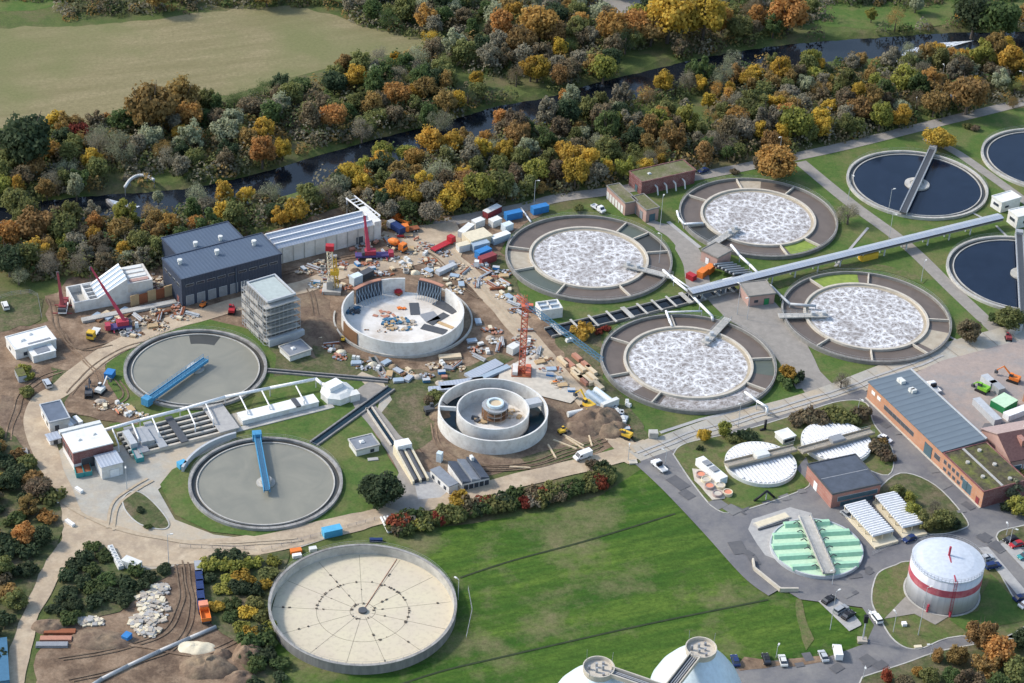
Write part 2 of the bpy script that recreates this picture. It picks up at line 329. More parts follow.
# automatic «which one» wording: base text + nearest landmark + order
LMK = [((388, 268), 'the open round white basin'), ((493, 415), 'the double ring white basin'), ((521, 372), 'the orange tower crane'), ((328, 290), 'the yellow tower crane'), ((215, 265), 'the dark blue hall'), ((272, 320), 'the scaffolded tower block'), ((110, 290), 'the sloping concrete hall'), ((325, 235), 'the long silver roofed hall'), ((482, 235), 'the site container cluster'), ((122, 325), 'the red mobile crane'), ((34, 345), 'the white flat roofed building'), ((95, 450), 'the red brick screen house'), ((190, 370), 'the basin with diagonal blue bridge'), ((262, 480), 'the basin with upright blue bridge'), ((363, 605), 'the empty beige basin'), ((590, 256), 'the left rear foaming basin'), ((688, 362), 'the front foaming basin'), ((758, 217), 'the right rear foaming basin'), ((866, 316), 'the right front foaming basin'), ((917, 183), 'the dark basin with full bridge'), ((1010, 275), 'the dark basin at the right edge'), ((760, 465), 'the left white covered basin'), ((836, 441), 'the right white covered basin'), ((816, 548), 'the mint green covered basin'), ((947, 580), 'the red banded gas holder'), ((843, 480), 'the dark roofed brick building'), ((925, 430), 'the long orange brick hall'), ((640, 190), 'the moss roofed brick building'), ((150, 510), 'the oval grass island'), ((600, 410), 'the dark soil heap'), ((125, 200), 'the river weir'), ((700, 650), 'the egg shaped digesters'), ((920, 45), 'the river rapids'), ((100, 60), 'the straw coloured field'), ((300, 50), 'the straw coloured field'), ((620, 85), 'the middle stretch of river'), ((450, 130), 'the left stretch of river'), ((750, 60), 'the right stretch of river'), ((330, 165), 'the river bend'), ((40, 600), 'the left haul road'), ((130, 600), 'the white bag pile'), ((150, 650), 'the bare digging site'), ((960, 110), 'the upper right forest road'), ((740, 150), 'the small parked blue car'), ((740, 590), 'the big green meadow'), ((560, 200), 'the two blue cabins')]
AUTO = []
ORD = ['leftmost', 'second from left', 'third from left', 'fourth from left', 'fifth from left', 'sixth from left', 'seventh from left', 'eighth from left', 'ninth from left', 'tenth from left']
def auto(o, base, p, rel='near'): AUTO.append((o, base, p, rel)); return o
def settle():
    from collections import defaultdict
    d = defaultdict(list)
    for o, b, p, rel in AUTO:
        u, v = PX(p); best = min(LMK, key=lambda l: (l[0][0]-u)**2+((l[0][1]-v)*1.7)**2)
        du, dv = u-best[0][0], (v-best[0][1])*1.7
        side = ('right of' if du > 0 else 'left of') if abs(du) > abs(dv) else ('in front of' if dv > 0 else 'behind')
        d[(b, side, best[1])].append((u, o))
    for (b, side, l), L in d.items():
        L.sort(key=lambda q: q[0]); base = f'{b} {side} {l}'
        for i, (u, o) in enumerate(L):
            if len(L) == 1: o['label'] = base
            else:
                n = ORD[i] if i < 10 else ('rightmost' if i == len(L)-1 else f'number {i+1} from left')
                if i == len(L)-1: n = 'rightmost'
                o['label'] = f'{b}, {n} {side} {l}'
# sheets and roads
LV = {}
def sheet(name, pts, m, z, jit=0, step=3, px=True, kind='structure', seed=1):
    LV['n'] = LV.get('n', 0)+1; z += .0013*LV['n']
    w = [G(*p) for p in pts] if px else [Vector(p) for p in pts]
    out = []; rnd = random.Random(seed+len(pts))
    for i in range(len(w)):
        a, b = w[i], w[(i+1) % len(w)]; n = max(1, int((b-a).length/step)) if jit else 1
        for k in range(n):
            p = a.lerp(b, k/n)
            if jit: p = p+Vector((noise.noise(p*.15+Vector((seed*9, 0, 0))), noise.noise(p*.15+Vector((0, seed*7, 3))), 0))*jit+Vector((rnd.uniform(-1, 1), rnd.uniform(-1, 1), 0))*jit*.15
            out.append((p.x, p.y))
    mb = MB(); ar = sum(out[i][0]*out[(i+1) % len(out)][1]-out[(i+1) % len(out)][0]*out[i][1] for i in range(len(out)))
    if ar < 0: out = out[::-1]
    mb.add([(x, y, z) for x, y in out], [tuple(range(len(out)))])
    o = mb.build(name, m); o['kind'] = kind; return o
def smooth(pts, n=8):
    P_ = [pts[0]]+pts+[pts[-1]]; out = []
    for i in range(1, len(P_)-2):
        for k in range(n):
            t = k/n; a, b, c, d = P_[i-1], P_[i], P_[i+1], P_[i+2]
            out.append(.5*((2*b)+(c-a)*t+(2*a-5*b+4*c-d)*t*t+(3*b-3*c+d-a)*t**3))
    out.append(pts[-1]); return out
def strip(name, pts, w, m, z, z2=None, sm=8, px=True, jit=0):
    LV['n'] = LV.get('n', 0)+1; z += .0013*LV['n'] if z2 is None else 0
    q = [G(*p[:2]) for p in pts] if px else [Vector(p) for p in pts]
    if sm: q = smooth(q, sm)
    ws = w if isinstance(w, (list, tuple)) else None
    L, Rr = [], []
    for i, p in enumerate(q):
        d = (q[min(i+1, len(q)-1)]-q[max(i-1, 0)]); d.z = 0; d.normalize(); n = Vector((-d.y, d.x, 0))
        ww = w if not ws else ws[min(len(ws)-1, int(i/max(1, len(q)-1)*(len(ws)-1)+.5))]
        j = noise.noise(p*.1)*jit
        L.append(p+n*(ww/2+j)); Rr.append(p-n*(ww/2-j))
    mb = MB(); k = len(q)
    if z2 is None: mb.add([(p.x, p.y, z) for p in L]+[(p.x, p.y, z) for p in Rr], [(i+1, i, k+i, k+i+1) for i in range(k-1)])
    else:
        mb.add([(p.x, p.y, z) for p in L]+[(p.x, p.y, z) for p in Rr]+[(p.x, p.y, z2) for p in L]+[(p.x, p.y, z2) for p in Rr],
               [(2*k+i+1, 2*k+i, 3*k+i, 3*k+i+1) for i in range(k-1)]+[(i, i+1, 2*k+i+1, 2*k+i) for i in range(k-1)]+[(k+i+1, k+i, 3*k+i, 3*k+i+1) for i in range(k-1)]+[(0, 2*k, 3*k, k), (k-1, 2*k-1, 4*k-1, 3*k-1)])
    o = mb.build(name, m); return o
def road(*a, **k): o = strip(*a, **k); o['kind'] = 'structure'; return o
def inpoly(u, v, pp):
    c = False; n = len(pp)
    for i in range(n):
        a, b = pp[i], pp[i-1]
        if (a[1] > v) != (b[1] > v) and u < (b[0]-a[0])*(v-a[1])/(b[1]-a[1])+a[0]: c = not c
    return c
# ------------------------------------------------------------------ light
SUN_EL, SUN_AZ = R(39), R(167)      # direction the light comes from, angle from +X
w = bpy.data.worlds.new('World'); sc.world = w; w.use_nodes = True
nt = w.node_tree; bg = nt.nodes['Background']; sk = nt.nodes.new('ShaderNodeTexSky'); sk.sky_type = 'NISHITA'; sk.sun_disc = False
sk.sun_elevation = SUN_EL; sk.sun_rotation = math.pi/2-SUN_AZ; sk.air_density = 1.3; sk.dust_density = 1.5
nt.links.new(sk.outputs[0], bg.inputs[0]); bg.inputs[1].default_value = .15
sl = bpy.data.lights.new('sun', 'SUN'); so = bpy.data.objects.new('sun', sl); COL.objects.link(so)
sl.energy = 2.35; sl.angle = R(7); sl.color = (1, .94, .85)
sd = Vector((math.cos(SUN_AZ)*math.cos(SUN_EL), math.sin(SUN_AZ)*math.cos(SUN_EL), math.sin(SUN_EL)))
so.rotation_euler = sd.to_track_quat('Z', 'Y').to_euler(); so.location = (0, 600, 200)
vs = sc.view_settings; vs.view_transform = 'Standard'; vs.look = 'None'; vs.exposure = 0.7; vs.gamma = 1; vs.use_curve_mapping = False
# ------------------------------------------------------------------ ground with carved river bed
RIV = smooth([G(*p) for p in [(-60, 222), (30, 212), (95, 205), (150, 201), (200, 196), (270, 181), (320, 166), (400, 143), (450, 131), (510, 113), (560, 104), (610, 89), (660, 77), (715, 64), (780, 53), (840, 47), (900, 43), (960, 39), (1024, 38), (1100, 36), (1250, 30)]], 5)
def rdist(x, y):
    best = 1e9
    for a, b in zip(RIV, RIV[1:]):
        dx, dy = b.x-a.x, b.y-a.y; t = max(0, min(1, ((x-a.x)*dx+(y-a.y)*dy)/(dx*dx+dy*dy)))
        e = (x-a.x-dx*t)**2+(y-a.y-dy*t)**2
        if e < best: best = e
    return math.sqrt(best)
def ground():
    xs = [-4000, -2500, -1500, -900, -500]+[-300+4*i for i in range(151)]+[500, 900, 1500, 2500, 4000]
    ys = [-1500, -500, 0, 200, 330]+[400+4*i for i in range(121)]+[950, 1100, 1500, 2500, 5000]
    vs = []
    for y in ys:
        for x in xs:
            z = 0
            if -310 < x < 330 and 560 < y < 900:
                d = rdist(x, y); z = -2.2*max(0, min(1, (12-d)/4))
            elif y > 560 and (x <= -310 or x >= 330):
                d = rdist(x, y); z = -2.2 if d < 10 else 0
            vs.append((x, y, z))
    n = len(xs); fs = [(j*n+i, j*n+i+1, (j+1)*n+i+1, (j+1)*n+i) for j in range(len(ys)-1) for i in range(n-1)]
    o = MB().add(vs, fs).build('ground', 'grass'); o['kind'] = 'structure'
ground()
o = strip('river', [(p.x, p.y, 0) for p in RIV], 24, 'river_water', -1.5, sm=0, px=False); o['kind'] = 'structure'
# fields, meadow, soil
sheet('field', [(-200, 30), (0, 28), (60, 27), (130, 22), (200, 13), (256, 7), (290, 6), (330, 14), (370, 27), (430, 42), (440, 47), (400, 53), (350, 62), (300, 75), (256, 88), (230, 95), (200, 104), (120, 118), (60, 126), (0, 128), (-200, 150)], 'stubble', .03, jit=2)
sheet('field', [(590, -20), (640, -20), (652, 8), (648, 13), (600, 14), (588, 6)], 'path_paving', .03, jit=1)
sheet('far_meadow', [(-100, -60), (60, -60), (70, 0), (50, 8), (0, 12), (-100, 20)], 'lawn', .03, jit=2)
sheet('far_meadow', [(728, -20), (1100, -30), (1100, 10), (900, 30), (830, 26), (800, 20), (770, 14), (728, 6)], 'lawn', .03, jit=2, seed=4)
sheet('meadow', [(288, 560), (330, 545), (400, 532), (470, 524), (540, 512), (600, 496), (640, 470), (652, 462), (700, 508), (762, 575), (800, 598), (868, 610), (876, 625), (866, 645), (830, 658), (740, 664), (700, 740), (280, 740), (262, 640), (280, 600)], 'meadow', .03)
sheet('lawn', [(300, 345), (268, 330), (330, 372), (400, 400), (640, 460), (860, 385), (1040, 330), (1040, 105), (940, 122), (800, 160), (700, 178), (620, 195), (560, 212), (500, 240), (520, 290)], 'lawn', .03)
sheet('construction_ground', [(-40, 340), (50, 320), (46, 296), (60, 285), (78, 275), (180, 255), (300, 222), (385, 190), (410, 215), (460, 215), (520, 206), (545, 212), (510, 235), (502, 262), (520, 292), (552, 330), (590, 378), (605, 392), (640, 430), (636, 446), (600, 452), (560, 462), (470, 478), (430, 486), (400, 470), (372, 430), (345, 390), (300, 345), (268, 345), (240, 340), (180, 350), (118, 355), (110, 395), (70, 415), (30, 410), (22, 440), (-40, 420)], 'soil', .06, jit=2.5)
sheet('digging_ground', [(36, 655), (60, 620), (100, 610), (140, 580), (170, 562), (200, 556), (205, 612), (240, 640), (262, 683), (262, 760), (30, 760)], 'soil', .06, jit=2, seed=3)
for i, (pp, m, j) in enumerate([
    ([(425, 398), (445, 388), (440, 420), (452, 450), (500, 462), (550, 455), (600, 440), (640, 436), (612, 400), (585, 385), (560, 390), (560, 440), (500, 468), (450, 478), (410, 440)], 'dark_soil', 1.5),
    ([(435, 410), (452, 395), (540, 400), (590, 395), (612, 420), (608, 440), (560, 455), (540, 462), (500, 470), (452, 462), (432, 440)], 'dark_soil', 2),
    ([(296, 296), (312, 288), (330, 300), (338, 340), (318, 350), (300, 340)], 'dark_soil', 2),
    ([(0, 395), (12, 398), (30, 440), (40, 452), (30, 460), (0, 430)], 'dark_soil', 1)]):
    sheet('bare_soil', pp, m, .09, jit=j, seed=i)
for i, pp in enumerate([[(312, 345), (340, 352), (380, 364), (430, 372), (470, 366), (500, 352), (512, 360), (480, 384), (440, 398), (430, 440), (412, 452), (395, 430), (372, 400), (345, 378), (318, 362)],
                        [(552, 330), (575, 322), (606, 318), (600, 350), (604, 378), (630, 405), (648, 432), (655, 440), (640, 446), (618, 425), (592, 395), (570, 365)],
                        [(500, 255), (515, 260), (520, 300), (512, 305), (500, 285), (492, 265)],
                        [(-20, 292), (30, 292), (42, 300), (44, 320), (30, 326), (-20, 336)],
                        [(52, 368), (72, 372), (78, 395), (66, 408), (54, 400)],
                        [(520, 458), (560, 448), (600, 438), (606, 446), (585, 458), (530, 470)],
                        [(246, 345), (268, 340), (300, 350), (340, 375), (300, 378), (262, 380), (255, 360)]]):
    sheet('weedy_ground', pp, 'rough_grass', .12, jit=2, seed=i+10)
# lawns round the western basins
sheet('lawn', [(262, 380), (300, 372), (358, 378), (380, 400), (372, 430), (402, 480), (404, 500), (380, 516), (330, 528), (262, 538), (210, 532), (175, 515), (160, 485), (172, 470), (232, 440), (245, 420)], 'lawn', .15)
sheet('lawn', [(112, 398), (104, 370), (118, 345), (160, 326), (210, 320), (250, 330), (276, 355), (272, 385), (240, 404), (170, 425), (118, 432), (108, 425), (140, 415)], 'lawn', .12, jit=.5)
sheet('bare_soil', [(64, 402), (88, 370), (104, 362), (108, 385), (122, 405), (140, 415), (138, 425), (100, 420), (66, 412)], 'soil', .15, jit=1)
# plaza and tracks
sheet('service_yard', [(62, 505), (48, 470), (58, 452), (70, 442), (112, 448), (240, 412), (345, 385), (362, 372), (382, 380), (392, 400), (372, 425), (235, 440), (188, 462), (170, 480), (158, 490), (175, 520), (214, 535), (262, 541), (330, 530), (360, 528), (300, 548), (258, 552), (205, 556), (150, 575), (98, 548), (75, 556), (62, 530)], 'concrete_road', .135)
road('haul_road', [(-10, 740), (10, 683), (24, 620), (50, 570), (76, 538), (62, 500), (50, 465), (38, 430), (40, 405), (62, 388), (100, 358), (150, 331), (205, 314), (245, 302), (300, 288), (345, 272), (400, 262), (440, 255)], 7.2, 'sand_road', .165, jit=.8)
road('haul_road', [(76, 530), (110, 540), (150, 552), (200, 552), (258, 546), (330, 529), (400, 511), (450, 497), (520, 481), (575, 467), (620, 456), (650, 446)], [13, 12, 10, 8, 7, 6.5, 6.5, 7], 'sand_road', .18, jit=.5)
road('haul_road', [(380, 236), (430, 248), (462, 268), (492, 298), (520, 330), (560, 375), (598, 415), (626, 448), (640, 458)], [6, 7, 7, 7, 6, 7, 10], 'sand_road', .19, jit=.5)
sheet('haul_road', [(396, 236), (420, 226), (455, 222), (462, 236), (462, 262), (445, 268), (420, 258)], 'sand_road', .195, jit=1)
road('concrete_road', [(636, 458), (690, 437), (740, 420), (800, 404), (850, 387), (900, 368), (960, 348), (1060, 322)], [11, 9, 8, 8, 8.5, 8.5, 9], 'concrete_road', .20)
road('forest_road', [(400, 238), (450, 222), (520, 208), (560, 198), (620, 190), (700, 176), (790, 158), (850, 145), (930, 125), (1000, 108), (1060, 92)], 5.5, 'path_paving', .1)
road('path', [(800, 162), (850, 203), (905, 244), (955, 292), (1000, 334), (1015, 345)], 5, 'path_paving', .1)
road('path', [(925, 138), (955, 152), (990, 176), (1030, 205)], 4, 'path_paving', .11)
road('path', [(650, 222), (676, 236), (694, 262), (700, 288), (720, 300), (760, 320), (790, 352), (812, 388)], [4, 6, 8, 8, 6, 10, 11, 10], 'path_paving', .11)
road('path', [(775, 286), (830, 270), (880, 268), (925, 282)], 4, 'dry_lawn', .12)
sheet('paved_yard', [(708, 300), (735, 293), (772, 300), (800, 330), (820, 372), (840, 392), (812, 402), (788, 372), (760, 340), (725, 318)], 'path_paving', .14, jit=.3)
road('access_road', [(378, 385), (362, 400), (380, 425), (405, 460), (415, 490), (400, 512)], [6, 6, 6, 7, 9, 10], 'path_paving', .17)
sheet('paved_yard', [(415, 486), (408, 470), (440, 474), (450, 490), (440, 498), (418, 500)], 'light_paving', .175)
road('footpath', [(660, 433), (700, 420), (760, 406)], 1.2, 'light_paving', .13, sm=0)
road('footpath', [(870, 398), (920, 385), (975, 367), (1010, 350)], 1.2, 'light_paving', .13, sm=0)
road('footpath', [(668, 222), (700, 248)], 1.5, 'light_paving', .13, sm=0)
for a, b in [((850, 292), (912, 318)), ((912, 318), (965, 345)), ((835, 267), (868, 228)), ((996, 226), (1010, 240)), ((970, 212), (990, 222))]:
    road('footpath', [a, b], .9, 'light_paving', .125, sm=0)
# asphalt in the south east
sheet('asphalt_yard', [(640, 462), (668, 452), (700, 440), (800, 410), (862, 390), (878, 398), (1060, 350), (1060, 760), (660, 760), (740, 664), (830, 657), (866, 644), (874, 626), (862, 608), (800, 600), (762, 577), (700, 512)], 'asphalt', .215)
road('asphalt_road', [(644, 462), (672, 488), (712, 530), (752, 574), (776, 592)], 6, 'asphalt', .22)
sheet('paved_yard', [(905, 378), (940, 362), (1060, 330), (1060, 420), (985, 424), (978, 436), (945, 405)], 'red_paving', .245, jit=.3)
sheet('concrete_yard', [(757, 545), (748, 530), (752, 520), (790, 508), (812, 514), (772, 545), (775, 560), (765, 556)], 'light_paving', .245)
def island(pp, m, z=.33, kerb=True):
    w = [G(*p) for p in pp]; w = smooth(w+[w[0]], 5)[:-1]
    MBm = MB(); pr = [(p.x, p.y) for p in w]; MBm.prism(pr, .2, z); o = MBm.build('grass_island', m); o['kind'] = 'structure'
    if kerb:
        k = strip('kerb', [(p.x, p.y, 0) for p in w]+[(w[0].x, w[0].y, 0)], .35, 'concrete', .2, z+.06, sm=0, px=False); k['kind'] = 'structure'
island([(673, 455), (686, 444), (740, 432), (800, 414), (840, 402), (866, 404), (874, 425), (892, 450), (888, 476), (850, 466), (812, 478), (804, 490), (740, 512), (716, 510), (694, 486)], 'dry_lawn')
sheet('lawn', [(722, 500), (730, 480), (800, 470), (806, 488), (742, 510)], 'lawn', .36, jit=.6)
sheet('asphalt_yard', [(796, 470), (806, 458), (812, 476), (806, 480)], 'asphalt', .36)
island([(872, 590), (878, 574), (895, 566), (912, 562), (985, 562), (1018, 604), (1060, 640), (960, 637), (918, 650), (895, 642), (880, 620), (872, 604)], 'dry_lawn')
sheet('lawn', [(948, 620), (978, 612), (990, 575), (1016, 603), (1030, 620), (968, 634)], 'lawn', .36, jit=.5)
sheet('paved_pad', [(884, 620), (905, 598), (922, 608), (948, 618), (935, 626), (914, 615)], 'path_paving', .38)
island([(874, 494), (900, 474), (935, 486), (966, 520), (962, 530), (930, 535), (905, 520)], 'rough_grass')
island([(996, 538), (1000, 532), (1016, 528), (1060, 520), (1060, 545), (1008, 548)], 'rough_grass')
island([(862, 678), (905, 664), (940, 652), (1000, 640), (1060, 622), (1060, 760), (850, 760)], 'rough_grass')
sheet('parking_bay', [(818, 602), (832, 597), (848, 608), (861, 624), (861, 626), (849, 632)], 'light_paving', .24)
sheet('parking_bay', [(978, 549), (988, 548), (1060, 632), (1060, 648)], 'light_paving', .37)
sheet('parking_bay', [(1000, 545), (1012, 541), (1060, 590), (1060, 610)], 'light_paving', .375)
# meadow ditches, worn track
for a in ([(460, 578), (512, 561), (590, 540), (675, 514)], [(380, 692), (440, 672), (512, 655), (640, 626), (768, 600)]):
    road('ditch', a, .6, 'dark_leaf', .06)
sheet('bare_soil', [(788, 660), (830, 656), (828, 662), (790, 668)], 'soil', .24, jit=.6)
sheet('bare_soil', [(735, 668), (745, 658), (765, 660), (790, 664), (740, 672)], 'soil', .23, jit=.6)
sheet('bare_soil', [(794, 600), (800, 598), (812, 640), (806, 650), (800, 630)], 'dry_lawn', .06, jit=1.5)
island([(122, 500), (130, 493), (142, 494), (158, 508), (169, 524), (162, 530), (140, 525), (126, 512)], 'rough_grass', z=.3)
sheet('scrub_ground', [(60, 600), (72, 566), (92, 546), (104, 545), (124, 575), (138, 572), (168, 568), (172, 575), (150, 585), (120, 612), (90, 620), (60, 628), (48, 640), (46, 620)], 'rough_grass', .15, jit=1)
sheet('scrub_ground', [(-60, 425), (10, 432), (40, 470), (60, 505), (66, 526), (40, 575), (22, 615), (0, 683), (-60, 700)], 'rough_grass', .15, jit=1)
sheet('scrub_ground', [(202, 566), (210, 556), (260, 556), (290, 550), (280, 590), (268, 620), (285, 700), (250, 700), (240, 645), (205, 620)], 'rough_grass', .15, jit=1)
# weir, foam, fish pass
def bars(name, u0, v0, u1, v1, w, z0, z1, m, label, cat):
    a, b = G(u0, v0), G(u1, v1); c = (a+b)/2; t = thing(name, label, cat, (c.x, c.y, 0))
    MB().beam(a-c+Vector((0, 0, z0)), b-c+Vector((0, 0, z0)), w, z1-z0).build('wall', m, t); return t
t = thing('river_weir', 'concrete weir with white falling water across the dark river', 'weir', G(117, 203))
a, b = G(107, 198)-G(117, 203), G(124, 216)-G(117, 203)
MB().beam(a+Vector((0, 0, -1.8)), b+Vector((0, 0, -1.8)), 1.0, 1.5).build('crest', 'old_concrete', t)
n = Vector((1, -.1, 0)); mb = MB(); mb.add([a+Vector((.5, 0, -.35)), b+Vector((.5, 0, -.35)), b+n*5+Vector((0, 0, -1.4)), a+n*7+Vector((0, 0, -1.4))], [(0, 1, 2, 3)]); mb.build('falling_water', 'rapids', t)
sheet('rapids', [(121, 203), (132, 201), (140, 203), (134, 206), (130, 211), (127, 208)], 'rapids', -1.47, jit=2)
sheet('rapids', [(908, 54), (903, 60), (894, 67), (890, 65), (898, 57), (905, 52)], 'rapids', .06, jit=1, seed=5)
sheet('rapids', [(905, 48), (940, 40), (975, 37), (960, 42), (920, 50)], 'rapids', -1.45, jit=1)
arc = [G(*p, 2.0) for p in [(125, 187), (130, 180), (138, 175.5), (147, 176), (154, 180)]]
c0 = G(140, 184); t = thing('pipe_bridge', 'pale curved pipe arch on posts behind the river weir', 'pipe bridge', c0)
mb = MB(); q = smooth(arc, 5); mb.path([p-c0 for p in q], .55, 8).build('pipe', 'offwhite', t, True)
for p in q[::5]: MB().tube(p-c0, Vector((p.x, p.y, -2))-c0, .2).build('support', 'old_concrete', t)


# tyre tracks worn into the soil
rt_ = random.Random(3)
for i, a in enumerate([[(60, 330), (75, 352), (95, 372), (104, 392)], [(50, 300), (58, 330), (80, 350), (110, 345)], [(160, 338), (120, 352), (90, 372), (70, 395)], [(8, 440), (14, 415), (22, 395), (40, 380), (60, 372)], [(70, 680), (120, 668), (170, 650), (190, 620), (188, 585), (185, 562)], [(60, 660), (120, 650), (165, 632), (180, 600), (178, 566)], [(100, 640), (140, 648), (200, 655), (235, 640)], [(440, 455), (470, 468), (520, 470), (560, 460), (600, 445)], [(438, 445), (465, 462), (520, 466), (565, 452), (605, 440)], [(432, 425), (440, 448), (470, 470)], [(560, 410), (580, 430), (600, 446)], [(310, 290), (320, 330), (338, 345)], [(200, 300), (260, 280), (330, 262), (400, 250)], [(420, 250), (440, 262), (460, 285), (480, 300)], [(100, 410), (125, 398), (118, 380)]]):
    for k in (-1, 1):
        road('tyre_track', [(u+k*2.6, v+k*.9) for u, v in a], .45, 'track_soil' if i % 3 else 'soil', .19, jit=.8)
for i, a in enumerate([[(60, 500), (90, 520), (140, 535), (220, 545), (300, 540)], [(150, 480), (120, 500), (110, 530)], [(450, 250), (480, 285), (520, 330), (570, 385), (632, 452)], [(640, 455), (700, 432), (780, 410), (860, 385), (940, 355)]]):
    for k in (-1, 1): road('tyre_track', [(u+k*3, v+k*1.2) for u, v in a], .8, 'track_sand' if i != 3 else 'light_paving', .225, jit=.8)

# patched paving, joints and drain covers
rp_ = random.Random(17)
for i in range(46):
    u, v = rp_.choice([(rp_.uniform(660, 760), 0), (rp_.uniform(760, 1000), 0)])[0], 0
    pp = rp_.choice([[(656, 466), (668, 468), (712, 515), (760, 566), (752, 568), (700, 508)], [(800, 590), (868, 600), (872, 560), (840, 580)], [(880, 420), (905, 450), (960, 515), (970, 505), (900, 430)], [(740, 664), (866, 650), (900, 655), (870, 680), (740, 678)], [(940, 545), (1000, 535), (1020, 560), (985, 545)], [(700, 508), (800, 488), (806, 500), (740, 516)]])
    for _ in range(30):
        u = rp_.uniform(min(p[0] for p in pp), max(p[0] for p in pp)); v = rp_.uniform(min(p[1] for p in pp), max(p[1] for p in pp))
        a_ = rp_.uniform(.8, 2.2)
        if not inpoly(u, v, pp): continue
        g = G(u, v); th = rp_.choice([.3, -.85, .7]); c_, s_ = math.cos(th), math.sin(th); b_ = a_*rp_.uniform(.4, 1.6)
        break
    sheet('asphalt_patch', [(g.x+x*c_-y*s_, g.y+x*s_+y*c_, 0) for x, y in ((-a_, -b_), (a_, -b_), (a_, b_), (-a_, b_))], rp_.choice(['asphalt_dark', 'asphalt_pale', 'asphalt_dark']), .0 + .222, px=False)
for a, b in [((640, 458), (690, 437)), ((690, 437), (740, 420)), ((740, 420), (800, 404)), ((800, 404), (850, 387)), ((850, 387), (900, 368)), ((900, 368), (960, 348)), ((960, 348), (1020, 333))]:
    p, q = G(*a), G(*b); d = (q-p).normalized(); n = Vector((-d.y, d.x, 0))
    for k in range(3):
        c = p.lerp(q, (k+.5)/3); m0, m1 = c-n*3.9, c+n*3.9; road('road_joint', [(m0.x, m0.y, 0), (m1.x, m1.y, 0)], .12, 'track_soil', .24, sm=0, px=False)
# ------------------------------------------------------------------ trees
def crown_mesh(seed, n=1500, kind='round', leafs=.095):
    r = random.Random(seed); cl = []
    nc = {'round': 34, 'broad': 42, 'tall': 30, 'ragged': 26, 'sparse': 24}[kind]
    for i in range(nc):
        while True:
            p = Vector((r.uniform(-1, 1), r.uniform(-1, 1), r.uniform(-1, 1)))
            if .25 < p.length < 1: break
        p = p.normalized()*(.45+.38*r.random()); rad = r.uniform(.24, .44)
        if kind == 'ragged': p *= r.uniform(.7, 1.2); rad *= .85
        if kind == 'sparse': rad *= 1.1
        if kind == 'tall': p.x *= .72; p.y *= .72; p.z *= 1.25
        if kind == 'broad': p.z *= .68
        if p.z < -.45: p.z *= .6
        cl.append((p, rad))
    vs, fs = [], []
    for i in range(n):
        p, rad = cl[r.randrange(len(cl))]
        d = Vector((r.gauss(0, 1), r.gauss(0, 1), r.gauss(0, 1))).normalized()
        q = p+d*rad*(r.random()**.4)
        s = leafs*r.uniform(.6, 1.35)*(.75 if kind == 'sparse' else 1)
        nr = (d+Vector((r.uniform(-1, 1), r.uniform(-1, 1), r.uniform(-.6, 1)))*.9).normalized()
        a = nr.orthogonal().normalized(); b = nr.cross(a); th = r.uniform(0, 6.28); a, b = a*math.cos(th)+b*math.sin(th), b*math.cos(th)-a*math.sin(th)
        k = len(vs)
        if kind == 'sparse': vs += [q-a*s*1.5-b*s*.35, q+a*s*1.5-b*s*.2, q+a*s*1.1+b*s*.5, q-a*s+b*s*.45]
        else: vs += [q-a*s-b*s*.7, q+a*s*.8-b*s, q+a*s*1.1+b*s*.8, q-a*s*.7+b*s]
        fs.append((k, k+1, k+2, k+3))
    me = bpy.data.meshes.new('crown'); me.from_pydata([tuple(v) for v in vs], [], fs); me.update(); me.materials.append(None); return me
def trunk_mesh(seed):
    r = random.Random(seed); mb = MB(); top = Vector((r.uniform(-.05, .05), r.uniform(-.05, .05), .75))
    mb.tube((0, 0, -.05), top, .085, 7, .05)
    for i in range(7):
        a = i*.9+r.random(); h = r.uniform(.45, .75); d = Vector((math.cos(a)*r.uniform(.4, .7), math.sin(a)*r.uniform(.4, .7), r.uniform(.4, .8)))
        p = Vector((0, 0, h)); mb.tube(p, p+d*.6, .035, 5, .02); mb.tube(p+d*.6, p+d*1.05+Vector((r.uniform(-.1, .1), 0, .15)), .02, 4, .008)
    me = bpy.data.meshes.new('trunk'); me.from_pydata(mb.v, [], mb.f); me.update(); me.materials.append(None); return me
CROWNS = {k: [crown_mesh(s*11+i*101+3, n, k, lf) for s in range(3)] for i, (k, n, lf) in enumerate([('round', 3000, .06), ('broad', 3400, .06), ('tall', 2800, .056), ('ragged', 2400, .058), ('sparse', 2600, .04)])}
BIG = {'round': crown_mesh(77, 5200, 'round', .05), 'broad': crown_mesh(78, 5200, 'broad', .05), 'tall': crown_mesh(79, 4200, 'tall', .05)}
TRUNKS = [trunk_mesh(s) for s in range(4)]
def slot(o, m): o.material_slots[0].link = 'OBJECT'; o.material_slots[0].material = MATS[m]
TREES = []
LEAFN = {'gold_leaf': 'golden yellow', 'orange_leaf': 'bright orange', 'rust_leaf': 'rust brown', 'olive_leaf': 'olive green', 'green_leaf': 'mid green', 'dark_leaf': 'dark green', 'twig_leaf': 'bare grey brown', 'pale_leaf': 'pale silvery', 'red_leaf': 'red', 'lemon_leaf': 'yellow green', 'umber_leaf': 'dark brown'}
